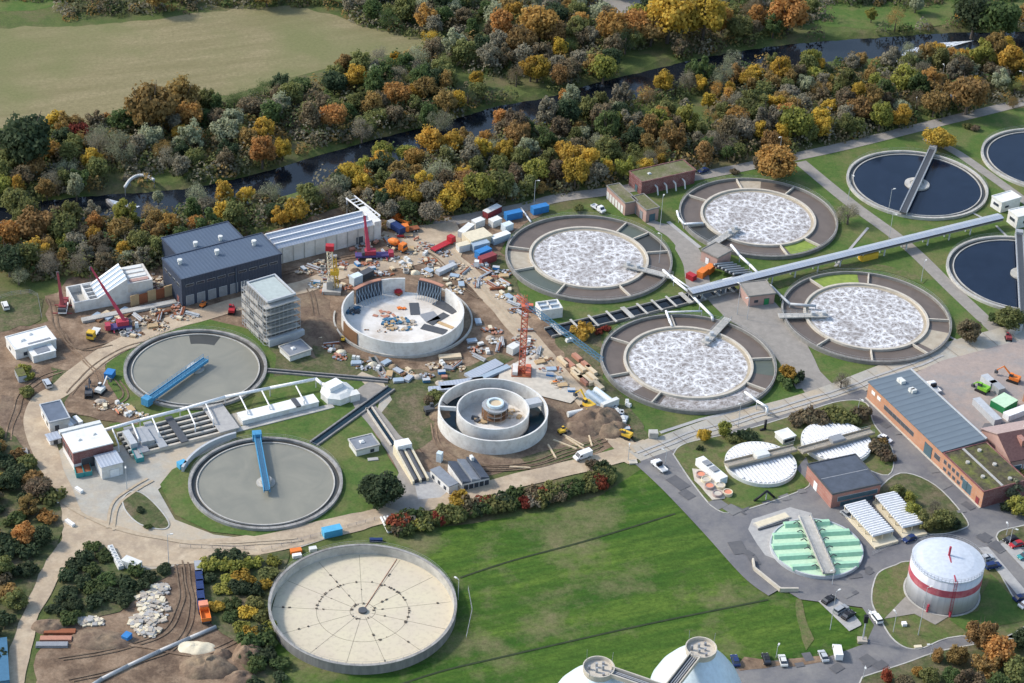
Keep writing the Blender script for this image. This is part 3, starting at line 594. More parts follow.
def tree(x, y, rad, leafm, kind=None, ht=1.0, trunk=.55, label=None, group='autumn trees around the works', seed=None, big=False, z=0):
    r = random.Random(seed if seed is not None else int(x*131+y*17))
    kind = kind or r.choice(['round', 'broad', 'tall', 'ragged', 'round'] if leafm not in ('twig_leaf', 'pale_leaf') else ['sparse', 'sparse', 'ragged', 'broad'])
    t = thing('tree', '', 'tree', (x, y, z), r.uniform(0, 6.28), group)
    t.scale = (rad, rad, rad*ht)
    me = BIG[kind] if big and kind in BIG else r.choice(CROWNS[kind])
    c = bpy.data.objects.new('crown', me); COL.objects.link(c); c.parent = t; c.location = (0, 0, trunk+.75); slot(c, leafm)
    k = bpy.data.objects.new('trunk', r.choice(TRUNKS)); COL.objects.link(k); k.parent = t; k.scale = (1, 1, (trunk+.7)/.9); slot(k, 'bark')
    if label: t['label'] = label
    else:
        size = 'small ' if rad < 3.2 else ('large ' if rad > 5.5 else '')
        auto(t, f'{size}{LEAFN[leafm]} tree', (x, y, 0), 'near')
    TREES.append((x, y, rad)); return t
def Tp(u, v, wpx, leafm, kind=None, ht=1.0, **k):   # crown centre in pixels, width in pixels
    dist = (Vector(G(u, v))-Vector((0, 0, H))).length; rad = wpx/2/(F/dist)
    tr = k.pop('trunk', .55); zc = rad*ht*(tr+.75); g = G(u, v, zc); return tree(g.x, g.y, rad, leafm, kind, ht, tr, **k)
for a in [(24, 136, 52, 'dark_leaf', 'broad', 1.1), (78, 131, 26, 'red_leaf', 'broad', .8), (76, 124, 20, 'rust_leaf', 'round', .9), (150, 104, 46, 'rust_leaf', 'broad', 1.1), (182, 96, 38, 'rust_leaf', 'round'), (206, 99, 22, 'olive_leaf', 'round'), (155, 113, 26, 'orange_leaf'), (188, 112, 30, 'orange_leaf', 'broad'), (106, 118, 13, 'orange_leaf'),
          (98, 136, 28, 'pale_leaf'), (122, 146, 34, 'pale_leaf'), (68, 168, 24, 'pale_leaf', 'sparse'), (225, 130, 30, 'pale_leaf', 'broad'), (180, 132, 18, 'gold_leaf'), (195, 136, 20, 'orange_leaf'), (33, 165, 24, 'rust_leaf'), (14, 156, 28, 'olive_leaf'), (50, 148, 20, 'orange_leaf'),
          (345, 63, 22, 'rust_leaf', 'round'), (356, 76, 24, 'gold_leaf', 'round'), (397, 57, 14, 'gold_leaf', 'round'), (332, 114, 28, 'orange_leaf', 'broad'), (398, 92, 28, 'orange_leaf', 'broad'), (426, 87, 26, 'rust_leaf'), (416, 90, 20, 'gold_leaf'), (356, 103, 22, 'olive_leaf'), (428, 114, 22, 'green_leaf', 'tall'), (446, 101, 24, 'rust_leaf'), (378, 100, 22, 'umber_leaf'), (476, 78, 16, 'gold_leaf'), (300, 84, 24, 'green_leaf', 'broad', .7), (362, 128, 24, 'twig_leaf'), (440, 120, 26, 'pale_leaf', 'sparse'),
          (262, 128, 26, 'gold_leaf'), (262, 150, 30, 'orange_leaf'), (282, 148, 20, 'gold_leaf'), (540, 20, 40, 'orange_leaf', 'broad'), (502, 24, 30, 'orange_leaf'), (515, 12, 22, 'gold_leaf'), (538, 66, 26, 'gold_leaf', 'round'), (531, 67, 24, 'gold_leaf'), (604, 66, 28, 'lemon_leaf', 'broad'), (560, 75, 22, 'rust_leaf'), (572, 98, 24, 'pale_leaf', 'tall', 1.2), (564, 98, 14, 'orange_leaf', 'tall', 1.3), (560, 48, 20, 'gold_leaf'), (670, 12, 50, 'gold_leaf', 'broad'), (705, 14, 46, 'gold_leaf', 'broad'), (612, 24, 34, 'orange_leaf', 'broad'), (635, 22, 34, 'orange_leaf', 'broad'), (576, 27, 26, 'olive_leaf'), (555, 33, 26, 'rust_leaf'), (520, 40, 30, 'rust_leaf', 'broad'), (740, 25, 26, 'olive_leaf'), (757, 15, 24, 'orange_leaf'), (652, 28, 30, 'rust_leaf'), (790, 10, 38, 'orange_leaf'), (733, 58, 20, 'pale_leaf'), (691, 72, 18, 'green_leaf', 'tall', 1.2), (667, 83, 14, 'rust_leaf', 'tall'), (730, 90, 15, 'gold_leaf', 'tall', 1.3), (709, 100, 16, 'gold_leaf'), (658, 121, 30, 'lemon_leaf', 'broad'), (820, 64, 13, 'gold_leaf', 'round'), (857, 94, 24, 'gold_leaf'), (866, 92, 12, 'gold_leaf'), (782, 103, 18, 'gold_leaf'), (903, 76, 28, 'lemon_leaf', 'round'), (931, 80, 24, 'orange_leaf', 'round'), (970, 90, 40, 'rust_leaf', 'broad'), (796, 120, 36, 'lemon_leaf', 'broad'), (936, 100, 28, 'rust_leaf', 'broad'), (985, 55, 28, 'lemon_leaf'), (1012, 58, 30, 'gold_leaf'), (976, 12, 40, 'dark_leaf', 'broad'), (1000, 15, 44, 'green_leaf', 'broad'), (962, 16, 14, 'orange_leaf'), (872, 14, 14, 'lemon_leaf'),
          (572, 154, 30, 'gold_leaf', 'broad'), (560, 150, 22, 'gold_leaf'), (620, 120, 16, 'lemon_leaf', 'tall'), (660, 160, 14, 'gold_leaf', 'tall'), (500, 118, 20, 'orange_leaf'), (488, 138, 18, 'orange_leaf', 'round'), (505, 150, 22, 'gold_leaf'), (378, 160, 24, 'gold_leaf'), (382, 150, 22, 'lemon_leaf'), (415, 155, 22, 'orange_leaf'), (390, 190, 26, 'gold_leaf', 'round'), (362, 183, 24, 'gold_leaf', 'round'), (425, 182, 24, 'gold_leaf'), (455, 190, 28, 'gold_leaf', 'broad'), (478, 186, 34, 'lemon_leaf', 'broad'), (500, 182, 30, 'olive_leaf', 'broad'), (536, 170, 28, 'lemon_leaf', 'broad'), (408, 208, 22, 'green_leaf', 'broad'), (430, 210, 24, 'twig_leaf', 'broad'), (296, 208, 26, 'gold_leaf', 'broad'), (280, 215, 20, 'gold_leaf'),
          (224, 193, 22, 'gold_leaf', 'tall', 1.2), (231, 211, 17, 'gold_leaf', 'round'), (18, 185, 18, 'gold_leaf'), (46, 188, 20, 'rust_leaf'), (195, 222, 18, 'orange_leaf'), (168, 222, 22, 'orange_leaf'), (155, 220, 22, 'rust_leaf'), (95, 237, 20, 'gold_leaf', 'round', 1.1), (123, 250, 18, 'gold_leaf', 'round'), (38, 248, 26, 'gold_leaf', 'broad'), (120, 228, 26, 'rust_leaf', 'broad'), (35, 222, 38, 'rust_leaf', 'broad'), (60, 225, 34, 'olive_leaf', 'broad'), (8, 232, 30, 'orange_leaf', 'broad'), (15, 200, 30, 'olive_leaf'), (140, 240, 26, 'olive_leaf', 'broad'), (158, 197, 14, 'pale_leaf', 'tall'), (195, 195, 26, 'pale_leaf', 'sparse'), (205, 205, 20, 'twig_leaf'), (76, 185, 20, 'pale_leaf', 'tall', 1.3), (50, 262, 26, 'twig_leaf', 'sparse'), (80, 262, 24, 'twig_leaf', 'sparse'), (104, 254, 20, 'twig_leaf', 'sparse'), (18, 275, 24, 'pale_leaf', 'sparse', .7), (8, 258, 32, 'dark_leaf', 'broad'), (68, 250, 22, 'green_leaf')]:
    Tp(*a)
# trees standing alone inside the works
Tp(382, 489, 46, 'dark_leaf', 'broad', .85, trunk=.15, big=True, label='big dark green round tree on the lawn right of the grey basin', group=None)
Tp(939, 137, 32, 'gold_leaf', 'broad', .75, trunk=.3, big=True, label='yellow tree beside the path fork above the dark basin with bridge', group=None)
Tp(777, 160, 46, 'orange_leaf', 'broad', .8, trunk=.3, big=True, label='orange and green tree at forest road edge above the foaming basin', group=None)
Tp(763, 163, 22, 'umber_leaf', 'ragged', .9, trunk=.3, label='dark brown small tree left of the orange tree at the forest road', group=None)
Tp(704, 434, 15, 'gold_leaf', 'round', 1.1, trunk=.4, big=True, label='small bright yellow tree at the junction, left of its yellow neighbour', group=None)
Tp(725, 429, 19, 'lemon_leaf', 'tall', .9, trunk=.3, label='thin yellow tree at the junction beside a dark bush', group=None)
Tp(788, 372, 22, 'gold_leaf', 'ragged', .8, trunk=.3, label='yellow orange bushy tree on the lawn right of the front foaming basin', group=None)
Tp(968, 330, 26, 'umber_leaf', 'round', .9, trunk=.3, label='round reddish brown tree beside the diagonal path below dark basin', group=None)
Tp(1010, 318, 30, 'olive_leaf', 'broad', .8, trunk=.3, label='olive bushy tree under the dark basin at right edge', group=None)
Tp(849, 214, 28, 'twig_leaf', 'sparse', .8, trunk=.3, label='thin bare yellowish tree beside the diagonal path in the lawn', group=None)
Tp(842, 380, 20, 'twig_leaf', 'sparse', .9, trunk=.4, label='thin bare tree on lawn below the right front foaming basin', group=None)
Tp(1014, 102, 14, 'rust_leaf', 'sparse', .9, trunk=.3, label='small reddish tree beside the road at upper right edge', group=None)
Tp(982, 632, 32, 'rust_leaf', 'round', 1.1, trunk=.5, big=True, label='tall round golden brown tree beside the road below gas holder', group=None)
for i, a in enumerate([(1000, 652, 40, 'orange_leaf'), (986, 664, 30, 'rust_leaf'), (958, 655, 24, 'rust_leaf'), (938, 655, 17, 'rust_leaf'), (918, 671, 12, 'orange_leaf'), (887, 676, 18, 'red_leaf'), (905, 682, 20, 'umber_leaf'), (930, 676, 22, 'olive_leaf'), (952, 676, 22, 'green_leaf'), (1020, 668, 36, 'olive_leaf'), (1022, 640, 26, 'dark_leaf'), (972, 682, 30, 'umber_leaf'), (1000, 686, 30, 'green_leaf'),
                       (912, 510, 22, 'lemon_leaf'), (928, 520, 24, 'olive_leaf'), (945, 518, 24, 'olive_leaf'), (898, 490, 18, 'olive_leaf'), (910, 498, 16, 'lemon_leaf'), (955, 524, 16, 'dark_leaf'), (936, 508, 20, 'twig_leaf'), (1013, 488, 26, 'pale_leaf'), (1020, 505, 24, 'lemon_leaf'), (1006, 505, 14, 'dark_leaf'), (1020, 475, 16, 'olive_leaf')]):
    Tp(*a, None, .85, trunk=.3)
# the hedges and shrubs
SHR = []
def shrub_mesh(seed, n=700):
    r = random.Random(seed); vs, fs = [], []
    cl = [(Vector((r.uniform(-.6, .6), r.uniform(-.6, .6), r.uniform(.2, .6))), r.uniform(.3, .48)) for _ in range(14)]
    for i in range(n):
        p, rad = cl[r.randrange(14)]; d = Vector((r.gauss(0, 1), r.gauss(0, 1), abs(r.gauss(0, 1))*.9-.2)).normalized(); q = p+d*rad*(r.random()**.3); q.z = max(.02, q.z)
        s = .1*r.uniform(.6, 1.3); nr = (d+Vector((r.uniform(-1, 1), r.uniform(-1, 1), r.uniform(-.5, 1)))*.8).normalized(); a = nr.orthogonal().normalized(); b = nr.cross(a); k = len(vs)
        vs += [q-a*s-b*s*.7, q+a*s*.8-b*s, q+a*s*1.1+b*s*.8, q-a*s*.7+b*s]; fs.append((k, k+1, k+2, k+3))
    me = bpy.data.meshes.new('shrub'); me.from_pydata([tuple(v) for v in vs], [], fs); me.update(); me.materials.append(None); return me
SHM = [shrub_mesh(s) for s in range(5)]
def shrub(u, v, rad, leafm, ht=1, label=None, group='shrubs and hedge bushes', world=None):
    p = world or G(u, v); r = random.Random(int(p.x*97+p.y*31)); o = bpy.data.objects.new('shrub', r.choice(SHM)); COL.objects.link(o); slot(o, leafm)
    o.location = (p.x, p.y, .1); o.scale = (rad, rad, rad*ht); o.rotation_euler[2] = r.uniform(0, 6.28); tag(o, label or '', 'shrub', group)
    if not label: auto(o, f'{LEAFN[leafm]} low shrub', p, 'near')
    return o
rs = random.Random(5)
hed = smooth([G(*p) for p in [(394, 528), (420, 523), (450, 517), (490, 508), (530, 500), (560, 494), (590, 486), (608, 476)]], 5)
LH = ['olive_leaf', 'red_leaf', 'green_leaf', 'umber_leaf', 'olive_leaf', 'lemon_leaf', 'olive_leaf', 'dark_leaf', 'olive_leaf', 'umber_leaf', 'twig_leaf', 'green_leaf']
for i, p in enumerate(hed):
    for k in (0, 1): shrub(0, 0, rs.uniform(2.2, 3.4), rs.choice(LH), rs.uniform(.9, 1.3), world=Vector((p.x+rs.uniform(-1.2, 1.2), p.y+rs.uniform(-1.5, 1.5)-k*1.5, 0)))
shrub(460, 506, 3.6, 'gold_leaf', 1.2, 'bright yellow rounded bush in the hedge along the haul road'); shrub(398, 527, 3.6, 'red_leaf', 1.1, 'dark red bush at the left end of the roadside hedge'); shrub(592, 468, 2.2, 'umber_leaf', 1.2, 'dark brown bush behind the white van on the haul road')
for u in range(796, 862, 8): shrub(u, 421+rs.uniform(-2, 3)-(u-828)*.02, rs.uniform(3, 3.8), rs.choice(['umber_leaf', 'umber_leaf', 'olive_leaf']), 1.15)
for u, v, rd, lf in [(878, 452, 3.2, 'umber_leaf'), (886, 460, 2.8, 'umber_leaf'), (882, 446, 2.4, 'rust_leaf'), (733, 442, 2.4, 'olive_leaf'), (746, 439, 3, 'dark_leaf'), (754, 442, 2, 'dark_leaf'), (700, 450, 1.2, 'dark_leaf'), (583, 336, 4, 'gold_leaf'), (598, 334, 1.7, 'red_leaf'), (606, 331, 1.7, 'red_leaf'), (578, 211, 2.2, 'olive_leaf'), (788, 385, 3.4, 'green_leaf'), (796, 382, 3, 'dark_leaf'), (1010, 325, 3.6, 'olive_leaf'), (996, 322, 3, 'green_leaf'), (1018, 322, 3.4, 'dark_leaf'), (968, 128, 2, 'olive_leaf'), (975, 130, 2, 'umber_leaf'), (26, 395, 2.6, 'olive_leaf'), (24, 372, 2.4, 'lemon_leaf'), (28, 380, 2, 'lemon_leaf'), (434, 398, 2.4, 'olive_leaf'), (428, 402, 2, 'umber_leaf'), (980, 560, 1.5, 'green_leaf'), (734, 174, 1.9, 'umber_leaf'), (148, 528, 1.2, 'green_leaf'), (140, 512, 1.4, 'dark_leaf')]:
    shrub(u, v, rd, lf)
def scatter(pp, spacing, n, seed):
    r = random.Random(seed); us = [p[0] for p in pp]; vs_ = [p[1] for p in pp]; out = []
    tries = 0
    while len(out) < n and tries < n*60:
        tries += 1; u, v = r.uniform(min(us), max(us)), r.uniform(min(vs_), max(vs_))
        if not inpoly(u, v, pp): continue
        g = G(u, v)
        if all((g.x-q.x)**2+(g.y-q.y)**2 > spacing**2 for q in out): out.append(g)
    return out
LW = [(-30, 430), (8, 436), (34, 470), (54, 505), (58, 526), (34, 575), (16, 615), (-4, 670), (-30, 670)]
for g in scatter(LW, 4.5, 46, 3):
    r = rs.random(); lf = rs.choice(['dark_leaf', 'green_leaf', 'umber_leaf', 'dark_leaf', 'olive_leaf', 'dark_leaf', 'rust_leaf', 'gold_leaf'] if r < .9 else ['orange_leaf'])
    if rs.random() < .42: tree(g.x, g.y, rs.uniform(3, 4.6), lf, trunk=.2, ht=.8)
    else: shrub(0, 0, rs.uniform(2.5, 4), lf, .9, world=g)
for pp, n, sp, lfs in [([(56, 610), (72, 568), (92, 548), (104, 548), (110, 580), (104, 612), (70, 622)], 18, 4, ['dark_leaf', 'green_leaf', 'dark_leaf', 'umber_leaf']), ([(118, 590), (136, 574), (170, 570), (150, 583), (122, 606)], 8, 3.5, ['dark_leaf', 'green_leaf']), ([(206, 566), (214, 558), (258, 558), (284, 556), (272, 575), (262, 600), (270, 632), (250, 640), (222, 625), (212, 605)], 40, 4, ['green_leaf', 'olive_leaf', 'dark_leaf', 'lemon_leaf', 'gold_leaf', 'dark_leaf']), ([(262, 632), (278, 650), (286, 690), (256, 690), (245, 650)], 10, 4, ['dark_leaf', 'green_leaf'])]:
    for g in scatter(pp, sp, n, n): shrub(0, 0, rs.uniform(2.2, 3.4), rs.choice(lfs), rs.uniform(.6, 1.1), world=g)
# forest belts, filled between the trees placed by hand
NEARB = [(-20, 262), (40, 282), (150, 268), (290, 222), (345, 212), (400, 232), (450, 214), (520, 200), (600, 186), (690, 170), (790, 152), (850, 139), (930, 120), (1040, 96), (1040, 50), (920, 58), (790, 66), (700, 78), (610, 103), (510, 127), (410, 156), (330, 180), (285, 196), (200, 210), (130, 218), (90, 224), (-20, 222)]
FARB = [(-20, 208), (95, 196), (150, 190), (220, 182), (280, 168), (330, 155), (410, 132), (510, 104), (600, 80), (690, 58), (780, 42), (900, 34), (1040, 28), (1040, 20), (900, 12), (850, 26), (800, 10), (735, -5), (720, 10), (655, 12), (590, 22), (585, -30), (330, -30), (330, 10), (372, 27), (436, 42), (400, 62), (300, 90), (262, 100), (200, 112), (60, 132), (-20, 138)]
TOPB = [(-20, -40), (1060, -40), (1060, -5), (900, 10), (640, -6), (585, 5), (340, 8), (210, 6), (190, 10), (60, 20), (60, 2), (-20, 0)]
MIX = ['orange_leaf']+['rust_leaf']*3+['twig_leaf']*9+['umber_leaf']*4+['olive_leaf']*8+['green_leaf']*3+['dark_leaf']*2+['pale_leaf']*3+['gold_leaf']*4+['rust_leaf']*4+['orange_leaf']*1+['lemon_leaf']*3
MIXF = ['twig_leaf']*6+['umber_leaf']*5+['olive_leaf']*8+['green_leaf']*5+['dark_leaf']*4+['pale_leaf']*3+['gold_leaf']*2+['rust_leaf']*4+['orange_leaf']*1+['lemon_leaf']*1
WOOD = []
def fill(pp, n, seed, mix, smin, smax, clear=[], wood=None):
    r = random.Random(seed); us = [p[0] for p in pp]; vs_ = [p[1] for p in pp]; k = 0; tries = 0
    while k < n and tries < 20000:
        tries += 1; u, v = r.uniform(min(us), max(us)), r.uniform(max(-35, min(vs_)), max(vs_))
        if not inpoly(u, v, pp) or any(inpoly(u, v, c) for c in clear): continue
        g = G(u, v); rad = r.uniform(smin, smax)
        if rdist(g.x, g.y) < (13 if rdist(g.x, g.y+6) < rdist(g.x, g.y) else 11): continue
        if any((g.x-x)**2+(g.y-y)**2 < ((rad+q)*.5)**2 for x, y, q in TREES): continue
        if wood is not None or v < 0: WOOD.append((g.x, g.y, rad, r.choice(mix), r.uniform(.85, 1.15), r.uniform(.3, .6))); TREES.append((g.x, g.y, rad))
        else: tree(g.x, g.y, rad, r.choice(mix), ht=r.uniform(.85, 1.2), trunk=r.uniform(.3, .6))
        k += 1
    return k
CLEAR = [[(100, 176), (165, 172), (170, 212), (140, 222), (98, 218)], [(620, 115), (700, 95), (730, 110), (700, 128), (640, 122)], [(440, 60), (520, 88), (512, 98), (450, 90)], [(520, 78), (560, 82), (545, 95), (515, 98)], [(615, 60), (670, 42), (690, 48), (650, 68), (612, 75)], [(820, 22), (960, 10), (950, 26), (830, 34)], [(275, 190), (320, 182), (330, 195), (285, 208)], [(830, 20), (760, 34), (870, 38)], [(260, 150), (300, 140), (330, 150), (290, 160)]]
NT = sum(1 for o in bpy.data.objects if o.name.split('.')[0] == 'tree')
n1 = fill(NEARB, 298-NT, 1, MIX, 3.6, 5.4, CLEAR); n4 = fill(NEARB, 170, 8, MIX, 2.8, 4, CLEAR, True); n2 = fill(FARB, 230, 2, MIXF, 3.4, 5.6, CLEAR, True); n3 = fill(TOPB, 60, 3, MIXF, 4, 6, CLEAR, True)
print('trees', NT, len(TREES), n1, n4, n2, n3)
# low tangled undergrowth of the belts: one uncountable mass
UM = ['undergrowth_leaf', 'bramble_leaf', 'twig_leaf', 'olive_leaf', 'green_leaf', 'rust_leaf']
def undergrowth():
    r = random.Random(11); vs, fs = [], []; k = 0; t = 0; mi = []
    while k < 3400 and t < 60000:
        t += 1; u, v = r.uniform(-20, 1040), r.uniform(-30, 285)
        if not (inpoly(u, v, NEARB) or inpoly(u, v, FARB) or inpoly(u, v, TOPB)): continue
        if any(inpoly(u, v, c) for c in CLEAR) and r.random() < .93: continue
        g = G(u, v)
        rd_ = rdist(g.x, g.y); south = rdist(g.x, g.y+6) < rd_
        if rd_ < (11 if south else 10): continue
        um = r.choice([0, 0, 1, 1, 2, 2, 3, 3, 4, 5]); mi += [um]*60
        k += 1; R0 = r.uniform(1.8, 4.4); h = R0*r.uniform(.8, 1.9)
        for i in range(60):
            d = Vector((r.gauss(0, 1), r.gauss(0, 1), abs(r.gauss(0, 1))+.05)).normalized(); q = Vector((g.x+d.x*R0, g.y+d.y*R0, d.z*h*r.uniform(.6, 1.1)))
            s = r.uniform(.25, .5); nr = (d+Vector((r.uniform(-1, 1), r.uniform(-1, 1), r.uniform(-.5, 1)))*.8).normalized(); a = nr.orthogonal().normalized(); b = nr.cross(a); n = len(vs)
            vs += [tuple(q-a*s-b*s*.7), tuple(q+a*s*.8-b*s), tuple(q+a*s*1.1+b*s*.8), tuple(q-a*s*.7+b*s)]; fs.append((n, n+1, n+2, n+3))
    mb = MB(); mb.v = vs; mb.f = fs; o = mb.build('undergrowth', 'undergrowth_leaf'); o['kind'] = 'stuff'
    for q_ in UM[1:]: o.data.materials.append(MATS[q_])
    o.data.polygons.foreach_set('material_index', mi)
    tag(o, 'low tangled autumn undergrowth covering the ground below the forest belts', 'undergrowth')
undergrowth()

def woodland():
    # the trees of the belts past the three hundred that show largest, as one mass with trunks and crowns
    import numpy as np
    r = random.Random(31); ml = sorted({w_[3] for w_ in WOOD}); vs, fs, mi = [], [], []; n0 = 0
    for x, y, rad, lf, ht, tr in WOOD:
        me = r.choice(CROWNS[r.choice(['sparse', 'ragged', 'round', 'broad', 'tall'])]); nv = len(me.vertices)
        a = np.empty(nv*3, 'f'); me.vertices.foreach_get('co', a); a = a.reshape(-1, 3); nf = int(nv/4*.75); a = a[:nf*4].copy(); th = r.uniform(0, 6.28)
        c_, s_ = math.cos(th), math.sin(th); a = np.stack([(a[:, 0]*c_-a[:, 1]*s_)*rad+x, (a[:, 0]*s_+a[:, 1]*c_)*rad+y, (a[:, 2]+tr+.75)*rad*ht], 1)
        vs.append(a); fs.append(np.arange(nf*4).reshape(-1, 4)+n0); mi.append(np.full(nf, ml.index(lf))); n0 += nf*4
        tb = MB().tube((x, y, -.1), (x, y, rad*ht*(tr+.7)), rad*.08, 5, rad*.04); vs.append(np.array(tb.v, 'f')[:10]); 
        fs.append(np.array([[i, (i+1) % 5, 5+(i+1) % 5, 5+i] for i in range(5)])+n0); mi.append(np.full(5, len(ml))); n0 += 10
    V, Fc, MI = np.concatenate(vs), np.concatenate(fs), np.concatenate(mi)
    me = bpy.data.meshes.new('woodland'); me.vertices.add(len(V)); me.vertices.foreach_set('co', V.astype('f').ravel())
    me.loops.add(Fc.size); me.loops.foreach_set('vertex_index', Fc.astype('i').ravel()); me.polygons.add(len(Fc)); me.polygons.foreach_set('loop_start', np.arange(0, Fc.size, 4, dtype='i')); me.polygons.foreach_set('loop_total', np.full(len(Fc), 4, 'i'))
    for m in ml: me.materials.append(MATS[m])
    me.materials.append(MATS['bark']); me.polygons.foreach_set('material_index', MI.astype('i')); me.update(); me.validate()
    o = bpy.data.objects.new('woodland', me); COL.objects.link(o); o['kind'] = 'stuff'; tag(o, 'dense mixed autumn woodland mass filling the belts along both river banks', 'woodland')
woodland()
# ------------------------------------------------------------------ round basins
def loc(t, p): return Vector(p)-t.location
def ang(cx, cy, u, v, z=0):
    g = G(u, v, z); return math.atan2(g.y-cy, g.x-cx)
def rail(mb, pts, h=1.1, r=.045, step=2.0):
    for k in (.55, 1.1): mb.path([p+Vector((0, 0, k)) for p in pts], r, 4)
    for a, b in zip(pts, pts[1:]):
        n = max(1, int((b-a).length/step))
        for i in range(n+1):
            q = a.lerp(b, i/n); mb.tube(q, q+Vector((0, 0, h)), r, 4)
    return mb
def circ(Rr, z, n=72, a0=0, a1=2*math.pi): return [Vector((Rr*math.cos(a0+(a1-a0)*k/n), Rr*math.sin(a0+(a1-a0)*k/n), z)) for k in range(n+1)]
def biotank(L, Rg, T, B, ratio, label, walls, sectors, bridge, foamm='foam'):
    x, y, Rr = fitc(L, Rg, T, B, 1.3); t = thing('aeration_tank', label, 'sewage tank', (x, y, 0), 0, 'round foaming aeration tanks'); ri = Rr*ratio
    MB().ring(0, 0, Rr-.75, Rr, 0, 1.3, 128).build('outer_wall', 'rim_concrete', t)
    MB().ring(0, 0, Rr-.62, Rr-.5, 1.3, 1.42, 128).build('wall_coping', 'concrete', t)
    MB().ring(0, 0, ri-.35, ri+.45, 0, 1.25, 96).build('inner_wall', 'pale_rim', t)
    MB().ring(0, 0, ri-1.3, ri-.35, 0, .62, 96).build('scum_rim', 'scum' if foamm == 'foam' else 'brown_water', t)
    MB().cyl(0, 0, 0, .55, ri-1.0, 96).build('foam_surface', foamm, t)
    MB().ring(0, 0, ri+.45, Rr-.75, 0, .45, 128).build('channel_water', 'brown_water', t)
    for m, a, b in sectors:
        a0, a1 = R(a), R(b)
        MB().ring(0, 0, ri+.46, Rr-.76, .3, .475+(.02 if m == 'duckweed' else 0), 24, a0, a1).build('channel_surface', m, t)
    for a in walls:
        c, s = math.cos(R(a)), math.sin(R(a)); q = MB().rbox(c*(ri+Rr)/2, s*(ri+Rr)/2, .3, 1.28, Rr-ri-1.1, .45, R(a)); q.build('partition_wall', 'pale_rim', t)
    rail(MB(), circ(Rr-.2, 1.3), 1.1, .03, 2.4).build('handrail', 'steel', t)
    if bridge:
        a = R(bridge[0]); d = Vector((math.cos(a), math.sin(a), 0)); q = Vector((0, 0, 1.45))
        b = MB().beam(d*(Rr+1.5)+q, d*(ri-bridge[1])+q, 2.6, .35).build('bridge', 'concrete', t)
        n = Vector((-d.y, d.x, 0))
        for s in (-1, 1): rail(MB(), [d*(Rr+1.5)+n*s*1.25+Vector((0, 0, 1.8)), d*(ri-bridge[1])+n*s*1.25+Vector((0, 0, 1.8))]).build('bridge_rail', 'steel', b)
        mb = MB()
        for k in (1.5, 5): mb.cyl(d.x*(ri-bridge[1]+k), d.y*(ri-bridge[1]+k), 1.8, 2.9, .7, 12)
        mb.build('aerator_motor', 'light_grey', b)
    return t
# world angles: 0 = right, 90 = away from the camera
biotank(505.2, 672.6, 214, 301, .70, 'round foaming basin left rear beside the site containers, dark green sector at upper right', [14, 42, 62, 172, 205, 247, 300], [('teal_water', 42, 62), ('dark_water', 14, 42), ('scum', 176, 201), ('teal_water', 205, 247)], (-22, 7))
biotank(600.2, 777, 313.3, 411.7, .72, 'round foaming basin at the front centre with dead end bridge at its upper right', [10, 100, 155, 203, 243, 330], [('teal_water', 350, 370), ('thin_foam', 248, 326), ('thin_foam', 206, 225)], (62, 8))
biotank(678.8, 838.2, 177.7, 256.4, .71, 'round foaming basin right rear with bright green sector at its lower right', [58, 103, 152, 200, 288, 318], [('scum', 84, 101), ('duckweed', 292, 317), ('dark_water', 203, 232)], (232, 7))
biotank(781.1, 952, 271.6, 361.4, .72, 'round foaming basin at the right front with bright green sector at its top', [0, 82, 128, 228, 268, 310], [('duckweed', 90, 126), ('scum', 318, 345), ('brown_water', 2, 60)], (188, 7))
def clarifier(L, Rg, T, B, label, waterm, z=1.0, bare=False, circle=None, group='round settling basins', gut=2.2):
    x, y, Rr = fitc(L, Rg, T, B, z) if circle is None else circle
    t = thing('settling_basin', label, 'sewage basin', (x, y, 0), 0, group)
    MB().ring(0, 0, Rr-.9, Rr, 0, z, 128).build('outer_wall', 'concrete' if waterm == 'clear_water' else 'old_concrete', t)
    MB().ring(0, 0, Rr-gut, Rr-.9, 0, z-.75, 128).build('overflow_channel', 'dark_water', t)
    MB().ring(0, 0, Rr-gut-.35, Rr-gut, 0, z-.35, 128).build('weir_ring', 'concrete', t)
    MB().cyl(0, 0, 0, z-.65, Rr-gut-.35, 128).build('water_surface', waterm, t)
    rail(MB(), circ(Rr-.15, z), 1.0, .025, 2.6).build('handrail', 'steel', t)
    return t, x, y, Rr
def scraper(t, x, y, Rr, p0, p1, m, label, center=True, z=1.6, w=1.8):
    a, b = G(*p0, z), G(*p1, z); c = Vector((x, y, 0))
    s = thing('scraper_bridge', label, 'scraper bridge', (a.x, a.y, 0), 0, 'scraper bridges'); o = Vector((a.x, a.y, 0))
    a, b = a-o, b-o; d = (b-a).normalized(); n = Vector((-d.y, d.x, 0))
    MB().beam(a, b, w, .3).build('deck', 'dark_grey' if m == 'steel' else 'form_blue', s)
    for k in (-1, 1):
        q = MB().beam(a+n*k*w/2+Vector((0, 0, -.5)), b+n*k*w/2+Vector((0, 0, -.5)), .22, 1.0); q.build('girder', 'silver' if m == 'steel' else m, s)
        rail(MB(), [a+n*k*w/2+Vector((0, 0, .5)), b+n*k*w/2+Vector((0, 0, .5))]).build('handrail', m, s)
    MB().rbox(a.x, a.y, .9, z+1.3, 2.2, 2.6, math.atan2(d.y, d.x)).build('drive_unit', m, s)
    if center:
        q = MB().cyl(x-o.x, y-o.y, 0, z-.1, 1.6, 24); q.cyl(x-o.x, y-o.y, 0, .75, 2.6, 28); q.build('centre_column', 'concrete', s)
    return s
t, x, y, Rr = clarifier(123.4, 267.2, 329.5, 407, 'round basin of still grey water with a blue bridge lying diagonally', 'grey_water')
